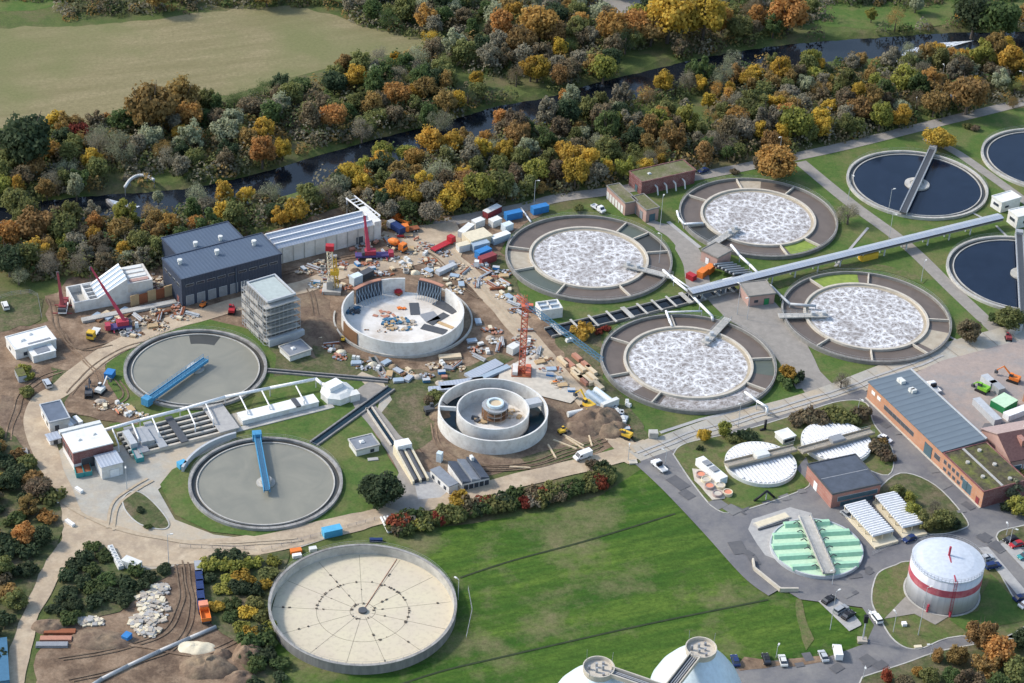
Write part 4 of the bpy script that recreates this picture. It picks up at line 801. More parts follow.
scraper(t, x, y, Rr, (147, 401), (206, 359.5), 'bridge_blue', 'light blue scraper bridge lying diagonally across the grey basin', z=2)
MB().ring(0, 0, Rr*.93-6, Rr*.93-.4, .3, .362, 20, R(75), R(105)).build('painted_reflection', 'dark_water', t)  # dark arc that colours a reflection into the grey water
t, x, y, Rr = clarifier(188, 342.9, 437.2, 528, 'round basin of grey water with an upright blue bridge from its far edge', 'grey_water')
scraper(t, x, y, Rr, (257, 436), (267, 491), 'bridge_blue', 'blue scraper bridge standing upright from the far edge of grey basin', z=2, w=1.6)
t, x, y, Rr = clarifier(846.5, 988.4, 150.3, 218, 'round basin of dark blue water crossed by a long grey bridge', 'clear_water'); R8 = Rr
s = scraper(t, x, y, Rr, (933, 149), (903, 213), 'steel', 'long grey footbridge spanning the whole dark blue round basin', z=2, w=2.4)
MB().ring(x-s.location.x, y-s.location.y, 2.6, 4.4, 0, .95, 40).build('centre_ring', 'concrete', s)
c = G(1049, 159, 1); clarifier(0, 0, 0, 0, 'dark blue round basin cut off at the top right edge', 'clear_water', circle=(c.x, c.y, R8*.98))
c = G(1021.5, 273, 1); t, x, y, Rr = clarifier(0, 0, 0, 0, 'dark blue round basin half out of frame at the right edge', 'clear_water', circle=(c.x, c.y, R8*.99))
s = scraper(t, x, y, Rr, (1019, 234), (1023.5, 316), 'steel', 'grey bridge over the dark basin cut by the right edge', z=2, w=2.4)
MB().ring(x-s.location.x, y-s.location.y, 1.6, 3.6, 0, .95, 40).build('centre_ring', 'concrete', s)
# empty beige basin
x, y, Rr = fitc(268.4, 456.6, 543, 667.5, 2.9); t = thing('empty_basin', 'large empty round basin with stained beige floor and grey wall', 'sewage basin', (x, y, 0))
EB = (x, y, Rr)
MB().ring(0, 0, Rr-.55, Rr, 0, 2.9, 144).build('outer_wall', 'weathered_concrete', t)
MB().ring(0, 0, Rr-.6, Rr+.12, 2.9, 3.08, 144).build('wall_coping', 'old_concrete', t)
MB().ring(0, 0, Rr-.62, Rr-.55, .1, 2.85, 144).build('inner_lining', 'concrete', t)
MB().cyl(0, 0, .0, .12, Rr-.55, 128).build('floor', 'basin_floor', t)
r = random.Random(4); mb = MB()
for k in range(13):
    a = k*2*math.pi/13+.25; mb.beam((2.4*math.cos(a), 2.4*math.sin(a), .12), ((Rr-1)*math.cos(a), (Rr-1)*math.sin(a), .12), .07, .02)
mb.ring(0, 0, Rr*.49, Rr*.49+.08, .11, .14, 96); mb.ring(0, 0, 3.2, 3.3, .11, .14, 48)
mb.build('floor_joint', 'crack', t)
mb = MB()
for i in range(75):
    q = r.random()
    if q < .5: rad, a = Rr*.49+r.uniform(-.1, .2), r.uniform(-1.2, 3.2)
    elif q < .7: rad, a = r.uniform(2.8, 3.4), r.uniform(0, 6.28)
    else: a = r.randrange(13)*2*math.pi/13+.25; rad = r.uniform(5, Rr-3)
    w_ = r.uniform(.25, .75); mb.rbox(rad*math.cos(a), rad*math.sin(a), .12, .2+r.random()*.15, w_, w_*r.uniform(.5, .9), a+r.uniform(-.4, .4))
mb.build('weed_tufts', 'crack', t)['kind'] = 'stuff'
MB().cyl(0, 0, .1, .7, 1.15, 24).build('centre_hub', 'dark_grey', t)
a = R(72); MB().beam((0, 0, .14), ((Rr-1)*math.cos(a), (Rr-1)*math.sin(a), .14), .12, .1).build('centre_pipe', 'rust', t)
rail(MB(), circ(Rr-.1, 3.08), .9, .025, 2.4).build('handrail', 'steel', t)
# open round basin under construction
x, y, Rr = fitc(341.4, 464.2, 279, 341.8, 5.4); t = thing('round_shell', 'open round white basin shell under construction with panels lying inside', 'basin under construction', (x, y, 0)); SH = (x, y, Rr)
A = lambda d: R(d)
MB().ring(0, 0, Rr-.5, Rr, 0, 5.4, 110, A(-210), A(48)).build('wall', 'new_concrete', t)
MB().ring(0, 0, Rr-.5, Rr, 0, 5.4, 16, A(92), A(116)).build('wall', 'new_concrete', t)
MB().cyl(0, 0, .05, .35, Rr-.5, 100).build('floor', 'slab_concrete', t)
for k, (a0, a1) in enumerate(((116, 148), (52, 78))):
    f = MB().ring(0, 0, Rr-1.1, Rr-.8, .35, 5.5, 14, A(a0), A(a1)).build('formwork', 'form_panel', t)
    MB().ring(0, 0, Rr-.8, Rr+.5, 5.5, 5.7, 14, A(a0), A(a1)).build('work_platform', 'red_timber', f)
    mb = MB()
    for i in range(9):
        a = A(a0+(a1-a0)*i/8); c, s_ = math.cos(a), math.sin(a); mb.tube(((Rr-1.2)*c, (Rr-1.2)*s_, 5.2), ((Rr-1.25)*c, (Rr-1.25)*s_, .4), .12, 4); mb.tube(((Rr-1.2)*c, (Rr-1.2)*s_, 4.4), ((Rr-4)*c, (Rr-4)*s_, .4), .1, 4)
    mb.build('brace_frame', 'pale_blue', f)
f = MB().ring(0, 0, Rr+.02, Rr+.3, 0, 4.8, 12, A(203), A(228)).build('formwork', 'brown_timber', t)
x2, y2, R2 = fitc(333, 472.8, 279, 360, .6)
MB().ring(x2-x, y2-y, R2-.5, R2, 0, .9, 110, A(-185), A(80)).build('pit_ring', 'concrete', t)
sheet('bare_soil', [(x2+(R2-.6)*math.cos(k*.105), y2+(R2-.6)*math.sin(k*.105), 0) for k in range(60)], 'dark_soil', .10, px=False)
def lay(u, v, lx, ly, deg, m, name, label, cat, z0=.35, h=.15, group=None):
    g = G(u, v, z0); o = MB().rbox(0, 0, 0, h, lx, ly, 0).build(name, m); o.location = (g.x, g.y, z0); o.rotation_euler[2] = R(deg)
    if label: tag(o, label, cat, group)
    else: o['category'] = cat; o['group'] = group
    return o
for u, v, lx, ly, d, lb in [(414.5, 309, 3, 7, 8, 'dark grey panel standing alone right of centre in open basin'), (446, 307, 8.5, 4, -38, 'dark slotted panel nearest the right wall of open basin'), (430, 317, 5, 5, 30, 'square dark panel overlapped by another in open basin'), (438, 319, 2.6, 8, -38, 'narrow dark panel leaning over the square one'), (434, 329.5, 8, 3.2, -20, 'dark grey panel nearest the camera on right of open basin')]:
    lay(u, v, lx, ly, d, 'mid_grey' if d == 30 else 'dark_grey', 'formwork_sheet', lb, 'panel', group='dark formwork panels on the basin floor')
lay(445, 325, 6, 1.4, -32, 'timber', 'plank_bundle', 'small brown plank bundle between dark panels in open basin', 'timber')
def pile(u, v, rx, ry, h, m, label, cat='heap', name='soil_heap', seed=0, z=0.05, group=None):
    g = G(u, v); o = thing_mesh_pile(g, rx, ry, h, m, name, seed, z); tag(o, label, cat, group); return o
def thing_mesh_pile(g, rx, ry, h, m, name, seed, z):
    vs, fs = [], []; n, k = 28, 9
    for j in range(k+1):
        q = j/k
        for i in range(n):
            a = 2*math.pi*i/n; p = Vector((math.cos(a)*q*rx, math.sin(a)*q*ry, 0)); nz = noise.noise(p*.5+Vector((seed*5, 0, 0))); e = 1+.25*noise.noise(Vector((math.cos(a)*1.5, math.sin(a)*1.5, seed)))
            zz = h*(max(0, 1-q*q)**.8)*(1+.5*nz)+.25*h*noise.noise(p*1.7+Vector((0, seed*3, 0)))*(1-q)
            vs.append((p.x*e, p.y*e, max(-.05, zz) if j < k else -.1))
    fs = [(j*n+i, (j+1)*n+i, (j+1)*n+(i+1) % n, j*n+(i+1) % n) for j in range(k) for i in range(n)]
    mb = MB(); mb.v = vs; mb.f = fs; o = mb.build(name, m, smooth=True); o.location = (g.x, g.y, z); return o
def junk(u, v, rx, ry, n, ms, label, name='scrap_pile', cat='pile', seed=0, smin=.3, smax=1.2, flat=.4, z=.1, group=None):
    """a heap of loose bits: one continuous base heap with debris in it"""
    g = G(u, v); r = random.Random(seed+int(u*7+v)); t = thing(name, label, cat, (g.x, g.y, z), 0, group)
    for j, m in enumerate(ms):
        mb = MB()
        for i in range(n):
            a, q = r.uniform(0, 6.28), math.sqrt(r.random()); s = r.uniform(smin, smax); zz = r.uniform(0, .5)*(1-q)
            mb.rbox(q*rx*math.cos(a), q*ry*math.sin(a), zz, zz+s*flat*r.uniform(.5, 1.3), s*r.uniform(.6, 1.8), s, r.uniform(0, 3.1))
        mb.build('debris', m, t)['kind'] = 'stuff'
    return t
junk(398, 325, 5.5, 4, 26, ['rubble', 'form_blue', 'timber'], 'tangled heap of planks, rubble and blue props in middle of open basin', z=.36)
junk(382, 315, 4, 1.8, 14, ['red_timber'], 'flat reddish timber pieces spread left of centre in open basin', z=.36, flat=.15)
junk(402, 310, 1.6, 1, 8, ['orange_paint'], 'small orange pile in the middle of the open basin floor', z=.36, flat=.4)
junk(352, 311, 2.5, 3, 12, ['dark_grey', 'form_blue'], 'dark tools pile along left inner wall of the open basin', z=.36)
junk(375, 332, 3.5, 3, 6, ['brown_timber'], 'thin brown beams near front wall inside open basin', z=.36, smin=.25, smax=.5)
o = junk(397.5, 295, 1, .8, 6, ['red_paint', 'rust'], 'red machine at the far gap in the open basin wall', name='concrete_pump', cat='pump', z=.36, smin=.5, smax=1.4, flat=1)
# double ring basin
x, y, Rr = fitc(438, 548.3, 377.5, 441.8, 4.9); t = thing('double_ring_basin', 'new white double ring concrete basin beside the orange tower crane', 'basin under construction', (x, y, 0))
MB().ring(0, 0, Rr-.5, Rr, 0, 4.9, 120).build('outer_wall', 'new_concrete', t)
xi, yi, Ri = fitc(456.6, 529.5, 389, 428.5, 4.9)
MB().ring(xi-x, yi-y, Ri-.45, Ri, 0, 4.9, 100).build('inner_wall', 'new_concrete', t)
MB().ring(0, 0, Ri+.3, Rr-.5, 0, .6, 100).build('water_surface', 'pit_water', t)
MB().cyl(xi-x, yi-y, 0, .4, Ri-.45, 80).build('floor', 'slab_concrete', t)
MB().rbox(-(Rr+Ri)/2, 0, 3.6, 4.85, Rr-Ri-.3, .6, 0).build('cross_wall', 'new_concrete', t)
q = G(534, 400, 4.9); MB().rbox((q.x-x)*.98, (q.y-y), 3.2, 4.6, 4.8, 3.0, R(25)).build('work_platform', 'light_grey', t)
g = G(494.5, 419); tw = MB().cyl(0, 0, .4, 5.2, 2.6, 32).build('centre_tower', 'concrete', t); tw.location = (g.x-x, g.y-y, 0)
for k, z_ in enumerate((1.6, 3.2, 4.8)): MB().ring(0, 0, 2.65, 3.9, z_, z_+.18, 24).build('scaffold_deck', 'brown_timber' if k < 2 else 'steel', tw)
mb = MB()
for k in range(12):
    a = k*math.pi/6
    for rr_ in (2.75, 3.85): mb.tube((rr_*math.cos(a), rr_*math.sin(a), .4), (rr_*math.cos(a), rr_*math.sin(a), 6.0), .06, 4)
mb.build('scaffold_pole', 'light_grey', tw)
MB().ring(0, 0, 1.9, 2.5, 5.2, 6.0, 24).build('top_ring', 'egg_blue', tw); MB().cyl(0, 0, 5.2, 5.5, 1.9, 24).build('top_slab', 'pale_timber', tw)
junk(482, 421, 3, 1.6, 14, ['dark_grey', 'timber'], 'dark scaffold boards pile inside double ring basin left of tower', z=.42)
junk(512, 416, 2.5, 3, 10, ['timber', 'rubble'], 'brown timber pile inside double ring basin right of its tower', z=.42)
# covered tanks
def covered(L, Rg, T, B, z, p0, p1, label, m, groove, spacing, ridges=False, bw=2.6, off=0, bm='concrete'):
    x, y, Rr = fitc(L, Rg, T, B, z); t = thing('covered_tank', label, 'covered tank', (x, y, 0)); 
    MB().ring(0, 0, Rr-.4, Rr, 0, z, 96).build('wall', 'offwhite' if m != 'mint' else 'light_grey', t)
    a, b = G(*p0, z+.6), G(*p1, z+.6); d = (b-a).normalized(); th = math.atan2(d.y, d.x)
    MB().cyl(0, 0, .1, z-.25, Rr-.42, 96).build('cover_base', groove, t)
    mb = MB(); n = int(2*Rr/spacing)
    c_, s_ = math.cos(th), math.sin(th)
    mid = (a+b)/2-Vector((x, y, 0)); om = -mid.x*s_+mid.y*c_
    for k in range(n+1):
        u = -Rr+spacing*(k+.5)
        if abs(u) > Rr-.8: continue
        hl = math.sqrt((Rr-.5)**2-u*u)
        for lo, hi in ((-hl, om-bw*.75), (om+bw*.75, hl)):
            if hi-lo < .8: continue
            if ridges:
                w2 = spacing*.24
                pts = [(u-w2*1.2, z-.24), (u-w2*.3, z+.75), (u+w2*.7, z+.8), (u+w2*1.2, z-.24)]
                vs = []
                for yy, sh in ((lo, 1), (hi, 1)):
                    for (px_, zz) in pts: vs.append((px_*c_-yy*s_, px_*s_+yy*c_, zz))
                mb.add(vs, [(0, 1, 2, 3), (7, 6, 5, 4), (1, 0, 4, 5), (2, 1, 5, 6), (3, 2, 6, 7), (0, 3, 7, 4)])
            else:
                cx_, cy_ = (u*c_-(lo+hi)/2*s_), (u*s_+(lo+hi)/2*c_); mb.rbox(cx_, cy_, z-.26, z+.22, spacing*.62, hi-lo, th)
    mb.build('ribbed_cover', m, t)
    br = thing('access_bridge', 'walkway bridge lying across '+label.split(' tank')[0].split(' basin')[0]+' cover', 'walkway', (a.x, a.y, 0)); A_ = a-Vector((a.x, a.y, 0)); B_ = b-Vector((a.x, a.y, 0)); nn = Vector((-d.y, d.x, 0))
    MB().beam(A_, B_, bw, .35).build('deck', bm, br)
    for k in (-1, 1):
        MB().beam(A_+nn*k*bw/2+Vector((0, 0, .3)), B_+nn*k*bw/2+Vector((0, 0, .3)), .25, .55).build('edge_beam', bm, br)
        rail(MB(), [A_+nn*k*(bw/2-.2)+Vector((0, 0, .5)), B_+nn*k*(bw/2-.2)+Vector((0, 0, .5))], r=.04).build('handrail', 'steel', br)
    return t, br, A_, B_, d, nn
t, br, A_, B_, d, nn = covered(724.8, 797, 441.5, 484, 1.6, (726, 466), (795, 449), 'left one of two white ribbed round covered tanks, beside long white container', 'white_paint', 'light_grey', 1.15, bm='scum')
m_ = A_.lerp(B_, .5); MB().rbox(m_.x, m_.y, 2.4, 4, 4.2, 2.8, math.atan2(d.y, d.x)).build('control_box', 'offwhite', br)
t, br, A_, B_, d, nn = covered(801, 872, 421.5, 461, 1.6, (800, 452), (872, 432), 'right one of two white ribbed round covered tanks, behind dark roofed brick building', 'white_paint', 'light_grey', 1.15, bm='scum')
m_ = A_.lerp(B_, .5); MB().rbox(m_.x, m_.y, 2.4, 3.8, 4.2, 2.6, math.atan2(d.y, d.x)).build('control_box', 'mid_grey', br)
t, br, A_, B_, d, nn = covered(769.9, 863.6, 519, 575.5, 1.3, (804.5, 517), (829, 574), 'mint green round covered tank with broad sloped ridges', 'mint', 'mint_light', 4.6, True, 3.4)
mb = MB()
for k in range(6):
    for s in (-1, 1):
        p = A_.lerp(B_, .12+k*.15)+nn*s*2.1; mb.path([p, p+nn*s*.9+Vector((0, 0, .9)), p+nn*s*1.9+Vector((0, 0, .4))], .16, 5)
mb.build('suction_pipe', 'dark_grey', br)
# gas holder
x, y, Rr = fitc(911.5, 985, 537, 583, 11.3); t = thing('gas_holder', 'big pale grey gas holder with red band and red mast on roof', 'gas holder', (x, y, 0))
ribbed('holder_sheet', (.54, .55, .60), (.47, .48, .53), 1.6, 0, .45, .1)
MB().cyl(0, 0, 0, 11.0, Rr, 96).build('shell', 'holder_sheet', t, True)
MB().lathe(0, 0, [(Rr+.05, 11.0), (Rr+.05, 11.3), (Rr*.7, 12.1), (Rr*.35, 12.6), (.3, 12.8)], 72).build('roof', 'holder_grey', t, False)
MB().ring(0, 0, Rr+.01, Rr+.07, 6.2, 8.4, 96).build('colour_band', 'band_red', t)
mb = MB().cyl(0, 0, 12.6, 15.6, .32, 12); mb.build('roof_mast', 'crimson', t)
a = R(-86); q = Vector((math.cos(a), math.sin(a), 0)); MB().beam(q*.5+Vector((0, 0, 12.75)), q*(Rr-.3)+Vector((0, 0, 11.4)), .35, .25).build('roof_walkway', 'crimson', t)
mb = MB()
for k in (-.35, .35): mb.tube(q*(Rr+.3)+Vector((k, 0, 0)), q*(Rr+.3)+Vector((k, 0, 12)), .07, 4)
for k in range(24): mb.tube(q*(Rr+.3)+Vector((-.35, 0, .4+k*.5)), q*(Rr+.3)+Vector((.35, 0, .4+k*.5)), .04, 4)
mb.build('ladder', 'crimson', t)
rail(MB(), circ(Rr+.02, 11.3, 60), 1.0, .035, 1.8).build('roof_rail', 'steel', t)
mb = MB()
for k, z_ in ((-2.1, 2.4), (-1.5, 1.5)):
    q = Vector((math.cos(k), math.sin(k), 0))*(Rr+.5); mb.path([Vector((q.x, q.y, 0)), Vector((q.x, q.y, z_)), Vector((q.x*.93, q.y*.93, z_))], .3, 8)
mb.build('gas_pipe', 'crimson', t)
mb = MB().ring(0, 0, Rr+.07, Rr+.6, 0, .5, 72); mb.build('plinth', 'concrete', t)
# egg shaped digesters
PROF = [(7.5, 0), (9.5, 4), (11, 8), (11.6, 12), (11.0, 15.5), (9.4, 19), (7.2, 22), (5.2, 24.2), (3.7, 25.6), (3.3, 26)]
for (u, v, lb, p1) in ((598.4, 671, 'left egg shaped pale blue digester cut by the bottom edge', (655, 690)), (700.7, 651.5, 'right and taller looking egg shaped pale blue digester at bottom edge', (672, 688))):
    g = G(u, v, 26); t = thing('digester', lb, 'digester', (g.x, g.y, 0), 0, 'egg shaped digesters')
    MB().lathe(0, 0, PROF, 72).build('shell', 'egg_blue', t, True)
    pf = MB().cyl(0, 0, 25.2, 26.4, 3.6, 40).build('top_platform', 'pale_rim', t)
    MB().ring(0, 0, 3.5, 3.75, 26.4, 27.4, 40).build('parapet', 'pale_rim', pf)
    r = random.Random(int(u))
    for k in range(6):
        a, q = k*1.05, 1.0+1.2*(k % 2); MB().cyl(q*math.cos(a), q*math.sin(a), 26.4, 27+r.random()*.9, .32, 10).build('valve', 'mid_grey' if k % 2 else 'steel', pf)
    mb = MB()
    for a in (.6, 2.4, 4.1): mb.tube((3.7*math.cos(a), 3.7*math.sin(a), 26.4), (3.9*math.cos(a), 3.9*math.sin(a), 30), .06, 4)
    mb.build('lightning_rod', 'steel', pf)
    e = G(*p1, 25.5); A_ = Vector((0, 0, 26.4)); B_ = Vector((e.x-g.x, e.y-g.y, 25.6)); d = (B_-A_); d.z = 0; d.normalize(); A_ = A_+d*2.8; B_ = B_+d*6; nn = Vector((-d.y, d.x, 0))
    w_ = MB().beam(A_, B_, 2.2, .3).build('walkway', 'dark_grey', t)
    for k in (-1, 1): MB().beam(A_+nn*k*1.3, B_+nn*k*1.3, .3, 1.1).build('walkway_side', 'pale_rim', w_)
    mb = MB()
    for k in (-.6, 0, .5): mb.tube(A_+nn*k+Vector((0, 0, .5)), B_+nn*k+Vector((0, 0, .5)), .16, 6)
    mb.build('gas_pipe', 'steel', w_)
# stair tower the two bridges meet at
g = G(664, 700, 25); t = thing('stair_tower', 'stair tower between both digesters below the bottom edge', 'stair tower', (g.x, g.y, 0))
MB().box(-3, 3, -3, 3, 0, 25).build('shaft', 'concrete', t); MB().box(-3.3, 3.3, -3.3, 3.3, 25, 25.4).build('roof', 'grey_felt', t)
# ------------------------------------------------------------------ buildings
class Bld:
    """local frame: x along the B->C roof edge, y towards A; B is the corner nearest the camera"""
    def __init__(s, name, label, cat, A, B, Bb, C, h=None, group=None):
        s.h = h or hgt(Bb[0], Bb[1], B[1]); b, a, c = G(*B, s.h), G(*A, s.h), G(*C, s.h)
        d = c-b; s.Lx = d.length; th = math.atan2(d.y, d.x); s.ax = Vector((math.cos(th), math.sin(th), 0)); s.ay = Vector((-s.ax.y, s.ax.x, 0))
        s.Ly = (a-b).dot(s.ay); s.t = thing(name, label, cat, (b.x, b.y, 0), th, group); s.th = th; s.o = Vector((b.x, b.y, 0))
    def L(s, u, v, z=0):
        g = G(u, v, z)-s.o; return Vector((g.dot(s.ax), g.dot(s.ay), z))
    def walls(s, m, x0=0, x1=None, y0=0, y1=None, z0=0, z1=None, name='wall'):
        x1 = s.Lx if x1 is None else x1; y1 = s.Ly if y1 is None else y1; z1 = s.h if z1 is None else z1
        return MB().box(x0, x1, y0, y1, z0, z1).build(name, m, s.t)
    def roof(s, m, ov=.25, th=.35, parapet=None, x0=0, x1=None, y0=0, y1=None, z=None, name='roof'):
        x1 = s.Lx if x1 is None else x1; y1 = s.Ly if y1 is None else y1; z = s.h if z is None else z
        o = MB().box(x0-ov, x1+ov, y0-ov, y1+ov, z, z+th).build(name, m, s.t)
        if parapet:
            for (a, b, c, d) in ((x0-ov, x1+ov, y0-ov-.02, y0-ov+.3), (x0-ov, x1+ov, y1+ov-.3, y1+ov+.02), (x0-ov-.02, x0-ov+.3, y0-ov+.31, y1+ov-.31), (x1+ov-.3, x1+ov+.02, y0-ov+.31, y1+ov-.31)):
                MB().box(a, b, c, d, z+.02, z+th+.22).build('roof_edge', parapet, o)
        return o
    def win(s, face, pos, w_, z0, z1, m='glass', fr='dark_grey', name='window', pane='pane'):
        for p in pos:
            e = .05
            def bx(k, a, b, c, d):
                if face == 'f': return MB().box(a, b, -k, .02, c, d)
                if face == 'l': return MB().box(-k, .02, a, b, c, d)
                if face == 'r': return MB().box(s.Lx-.02, s.Lx+k, a, b, c, d)
            f = bx(.06, p-w_/2-.1, p+w_/2+.1, z0-.1, z1+.1).build(name, fr, s.t); bx(.1, p-w_/2, p+w_/2, z0, z1).build(pane, m, f)
    def vent(s, x, y, m='offwhite', r_=.55, h_=1.0, z=None, name='roof_vent'):
        z = (s.h if z is None else z)+.3
        q = MB().cyl(x, y, z, z+h_*.6, r_*.7, 12); q.cyl(x, y, z+h_*.6, z+h_, r_, 12); q.build(name, m, s.t)
    def skylight(s, x, y, lx=1.2, ly=1.2, m='white_paint', h_=.5):
        f = MB().box(x-lx/2, x+lx/2, y-ly/2, y+ly/2, s.h+.3, s.h+.3+h_*.6).build('skylight', m, s.t)
        MB().box(x-lx/2+.1, x+lx/2-.1, y-ly/2+.1, y+ly/2-.1, s.h+.3+h_*.6, s.h+.3+h_, (.7, .7)).build('dome', 'offwhite', f)
def rng(a, b, n): return [a+(b-a)*(i+.5)/n for i in range(n)]
# dark blue hall
b = Bld('process_hall', 'dark blue metal clad hall with ribbed slate roof, tallest of the works', 'hall', (164.8, 258.8), (181.3, 280.8), (183.5, 307), (281.4, 254.9))
b.walls('dark_cladding'); b.roof('slate_metal', .2, .4, 'dark_cladding')
bb = Bld('tmp', '', '', (161.8, 239), (176.5, 254.9), (0, 0), (244, 239.5), h=b.h); p0 = b.L(*(161.8, 239), b.h); p1 = b.L(244, 239.5, b.h); p2 = b.L(227, 222.6, b.h)
bpy.data.objects.remove(bb.t)
b.walls('dark_cladding', p0.x, p1.x, b.Ly+.3, p2.y, 0, b.h-.1, 'rear_wing'); b.roof('slate_metal', .2, .35, 'dark_cladding', p0.x, p1.x, b.Ly+.35, p2.y, b.h-.08, 'rear_roof')
b.win('f', rng(1, b.Lx-1, 9), 2.6, 7.0, 7.7, fr='steel'); b.win('f', rng(.8, b.Lx*.68, 6), 2.5, .2, 3.6, 'mid_grey', 'light_grey', 'gate', 'gate_leaf'); b.win('l', rng(1, b.Ly-1, 4), 1.8, 6.4, 7.4, fr='steel'); b.win('l', [3], 1.6, 0.1, 2.6, 'maroon_brick', 'dark_grey', 'door', 'leaf')
MB().box(b.Lx*.53, b.Lx*.53+.35, -.4, .0, 0, b.h-.3).build('downpipe', 'slate_metal', b.t)
for u, v in ((180, 265), (217, 255.5), (254, 246)): q = b.L(u, v, b.h); b.vent(q.x, q.y, h_=1.8, r_=.8)
for u, v in ((195.5, 247), (220.5, 241)): q = b.L(u, v, b.h); b.vent(q.x, q.y, h_=1.6, r_=.75)
HALL = b
# scaffolded tower block
b = Bld('scaffolded_tower', 'five storey concrete tower block wrapped in white scaffolding', 'tower block', (248.9, 283), (266.9, 304.3), (268, 344), (296.5, 295.5))
b.walls('mid_grey', 1.2, b.Lx-.3, 1.2, b.Ly-.3); b.roof('roof_slab', -.8, .3); MB().box(.3, b.Lx, .3, .7, b.h, b.h+.7).build('parapet', 'light_grey', b.t); MB().box(.3, .7, .7, b.Ly, b.h, b.h+.7).build('parapet', 'light_grey', b.t); MB().box(.7, b.Lx-.4, b.Ly-.4, b.Ly, b.h, b.h+.7).build('parapet', 'light_grey', b.t); MB().box(b.Lx-.4, b.Lx, .7, b.Ly, b.h, b.h+.7).build('parapet', 'light_grey', b.t)
for k in range(6):
    z_ = 1.2+k*(b.h-1.5)/5.4; MB().box(-.9, b.Lx+.6, -1.1, 1.1, z_, z_+.35).build('floor_slab', 'concrete', b.t)
    MB().box(-1.3, 1.1, 1.12, b.Ly+.5, z_+.1, z_+.3).build('scaffold_deck', 'rim_concrete', b.t)
    if k < 5: MB().box(1.1, b.Lx-.8, 1.12, 1.19, z_+.6, z_+2.4).build('dark_floor_band', 'black', b.t)  # black bands paint the shade inside the open floors
mb = MB()
for i in range(9):
    for y_ in (-1.3, ): mb.tube((-.9+i*(b.Lx+1.5)/8, y_, 0), (-.9+i*(b.Lx+1.5)/8, y_, b.h-1), .045, 4)
for i in range(10):
    for x_ in (-1.5, -.4): mb.tube((x_, 0+i*b.Ly/9, 0), (x_, i*b.Ly/9, b.h+1.2), .07, 4)
for k in range(12):
    z_ = .6+k*b.h/12; mb.tube((-1.5, -1.3, z_), (-1.5, b.Ly, z_), .05, 4); mb.tube((-1.5, -1.3, z_), (b.Lx+.6, -1.3, z_), .05, 4)
for k in range(9): mb.tube((-1.5, k*b.Ly/9, k*b.h/9), (-1.5, (k+1)*b.Ly/9, (k+1)*b.h/9), .05, 4)
mb.build('scaffold_tubes', 'light_grey', b.t)
mb = MB()
for k in range(5):
    for i in range(5):
        if (i*3+k) % 4: mb.box(-1.62, -1.56, i*b.Ly/5+.1, (i+1)*b.Ly/5-.1, 1.2+k*2.9, 2.6+k*2.9)
mb.build('scaffold_netting', 'light_paving', b.t)
MB().box(-.5, b.Lx+1.5, -2.2, -1.0, 0, 2.6).build('base_hoarding', 'light_grey', b.t)
# long silver roofed hall
b = Bld('long_hall', 'long low hall with three pale ribbed silver roof bands', 'hall', (262, 235), (277, 249), (280, 262), (374, 225), h=6.0)
q = b.L(388, 219, 6); b.walls('slab_concrete')
n = 3; wy = b.Ly/n
for k in range(n):
    o = MB().add([(0, k*wy, b.h), (b.Lx, k*wy, b.h), (b.Lx, k*wy+wy*.5, b.h+.9), (0, k*wy+wy*.5, b.h+.9), (b.Lx, (k+1)*wy-.25, b.h), (0, (k+1)*wy-.25, b.h)], [(0, 1, 2, 3), (3, 2, 4, 5), (0, 3, 5), (1, 4, 2), (0, 5, 4, 1)]).build('roof_band', 'silver_roof', b.t)
    MB().box(0, b.Lx, k*wy+wy*.45, k*wy+wy*.58, b.h+.86, b.h+1.15).build('ridge_light', 'white_paint', o)
for k in range(9): MB().box(b.Lx*(k+.5)/9-.15, b.Lx*(k+.5)/9+.15, -.15, .02, 0, b.h-.1).build('buttress', 'concrete', b.t)
MB().box(b.Lx, b.Lx+2.5, -.3, b.Ly*1.02, 0, b.h+1.2).build('end_wall', 'new_concrete', b.t)
b.win('f', [b.Lx*.85], 2.4, .1, 2.8, 'dark_grey', 'mid_grey', 'door', 'leaf')
g = G(363, 208, 6); b2 = thing('steel_gantry', 'white open steel gantry frame beside the end of long silver hall', 'gantry', (g.x, g.y, 0), R(-52))
mb = MB()
for s in (-1.6, 1.6):
    mb.beam((-8, s, 6.2), (8, s, 6.2), .3, .45)
for k in range(9): mb.beam((-8+k*2, -1.6, 6.3), (-8+k*2, 1.6, 6.3), .25, .25)
mb.build('frame', 'white_paint', b2)
for x_ in (-7.5, 7.5):
    for s in (-1.6, 1.6): MB().box(x_-.2, x_+.2, s-.2, s+.2, 0, 6.2).build('post', 'light_grey', b2)
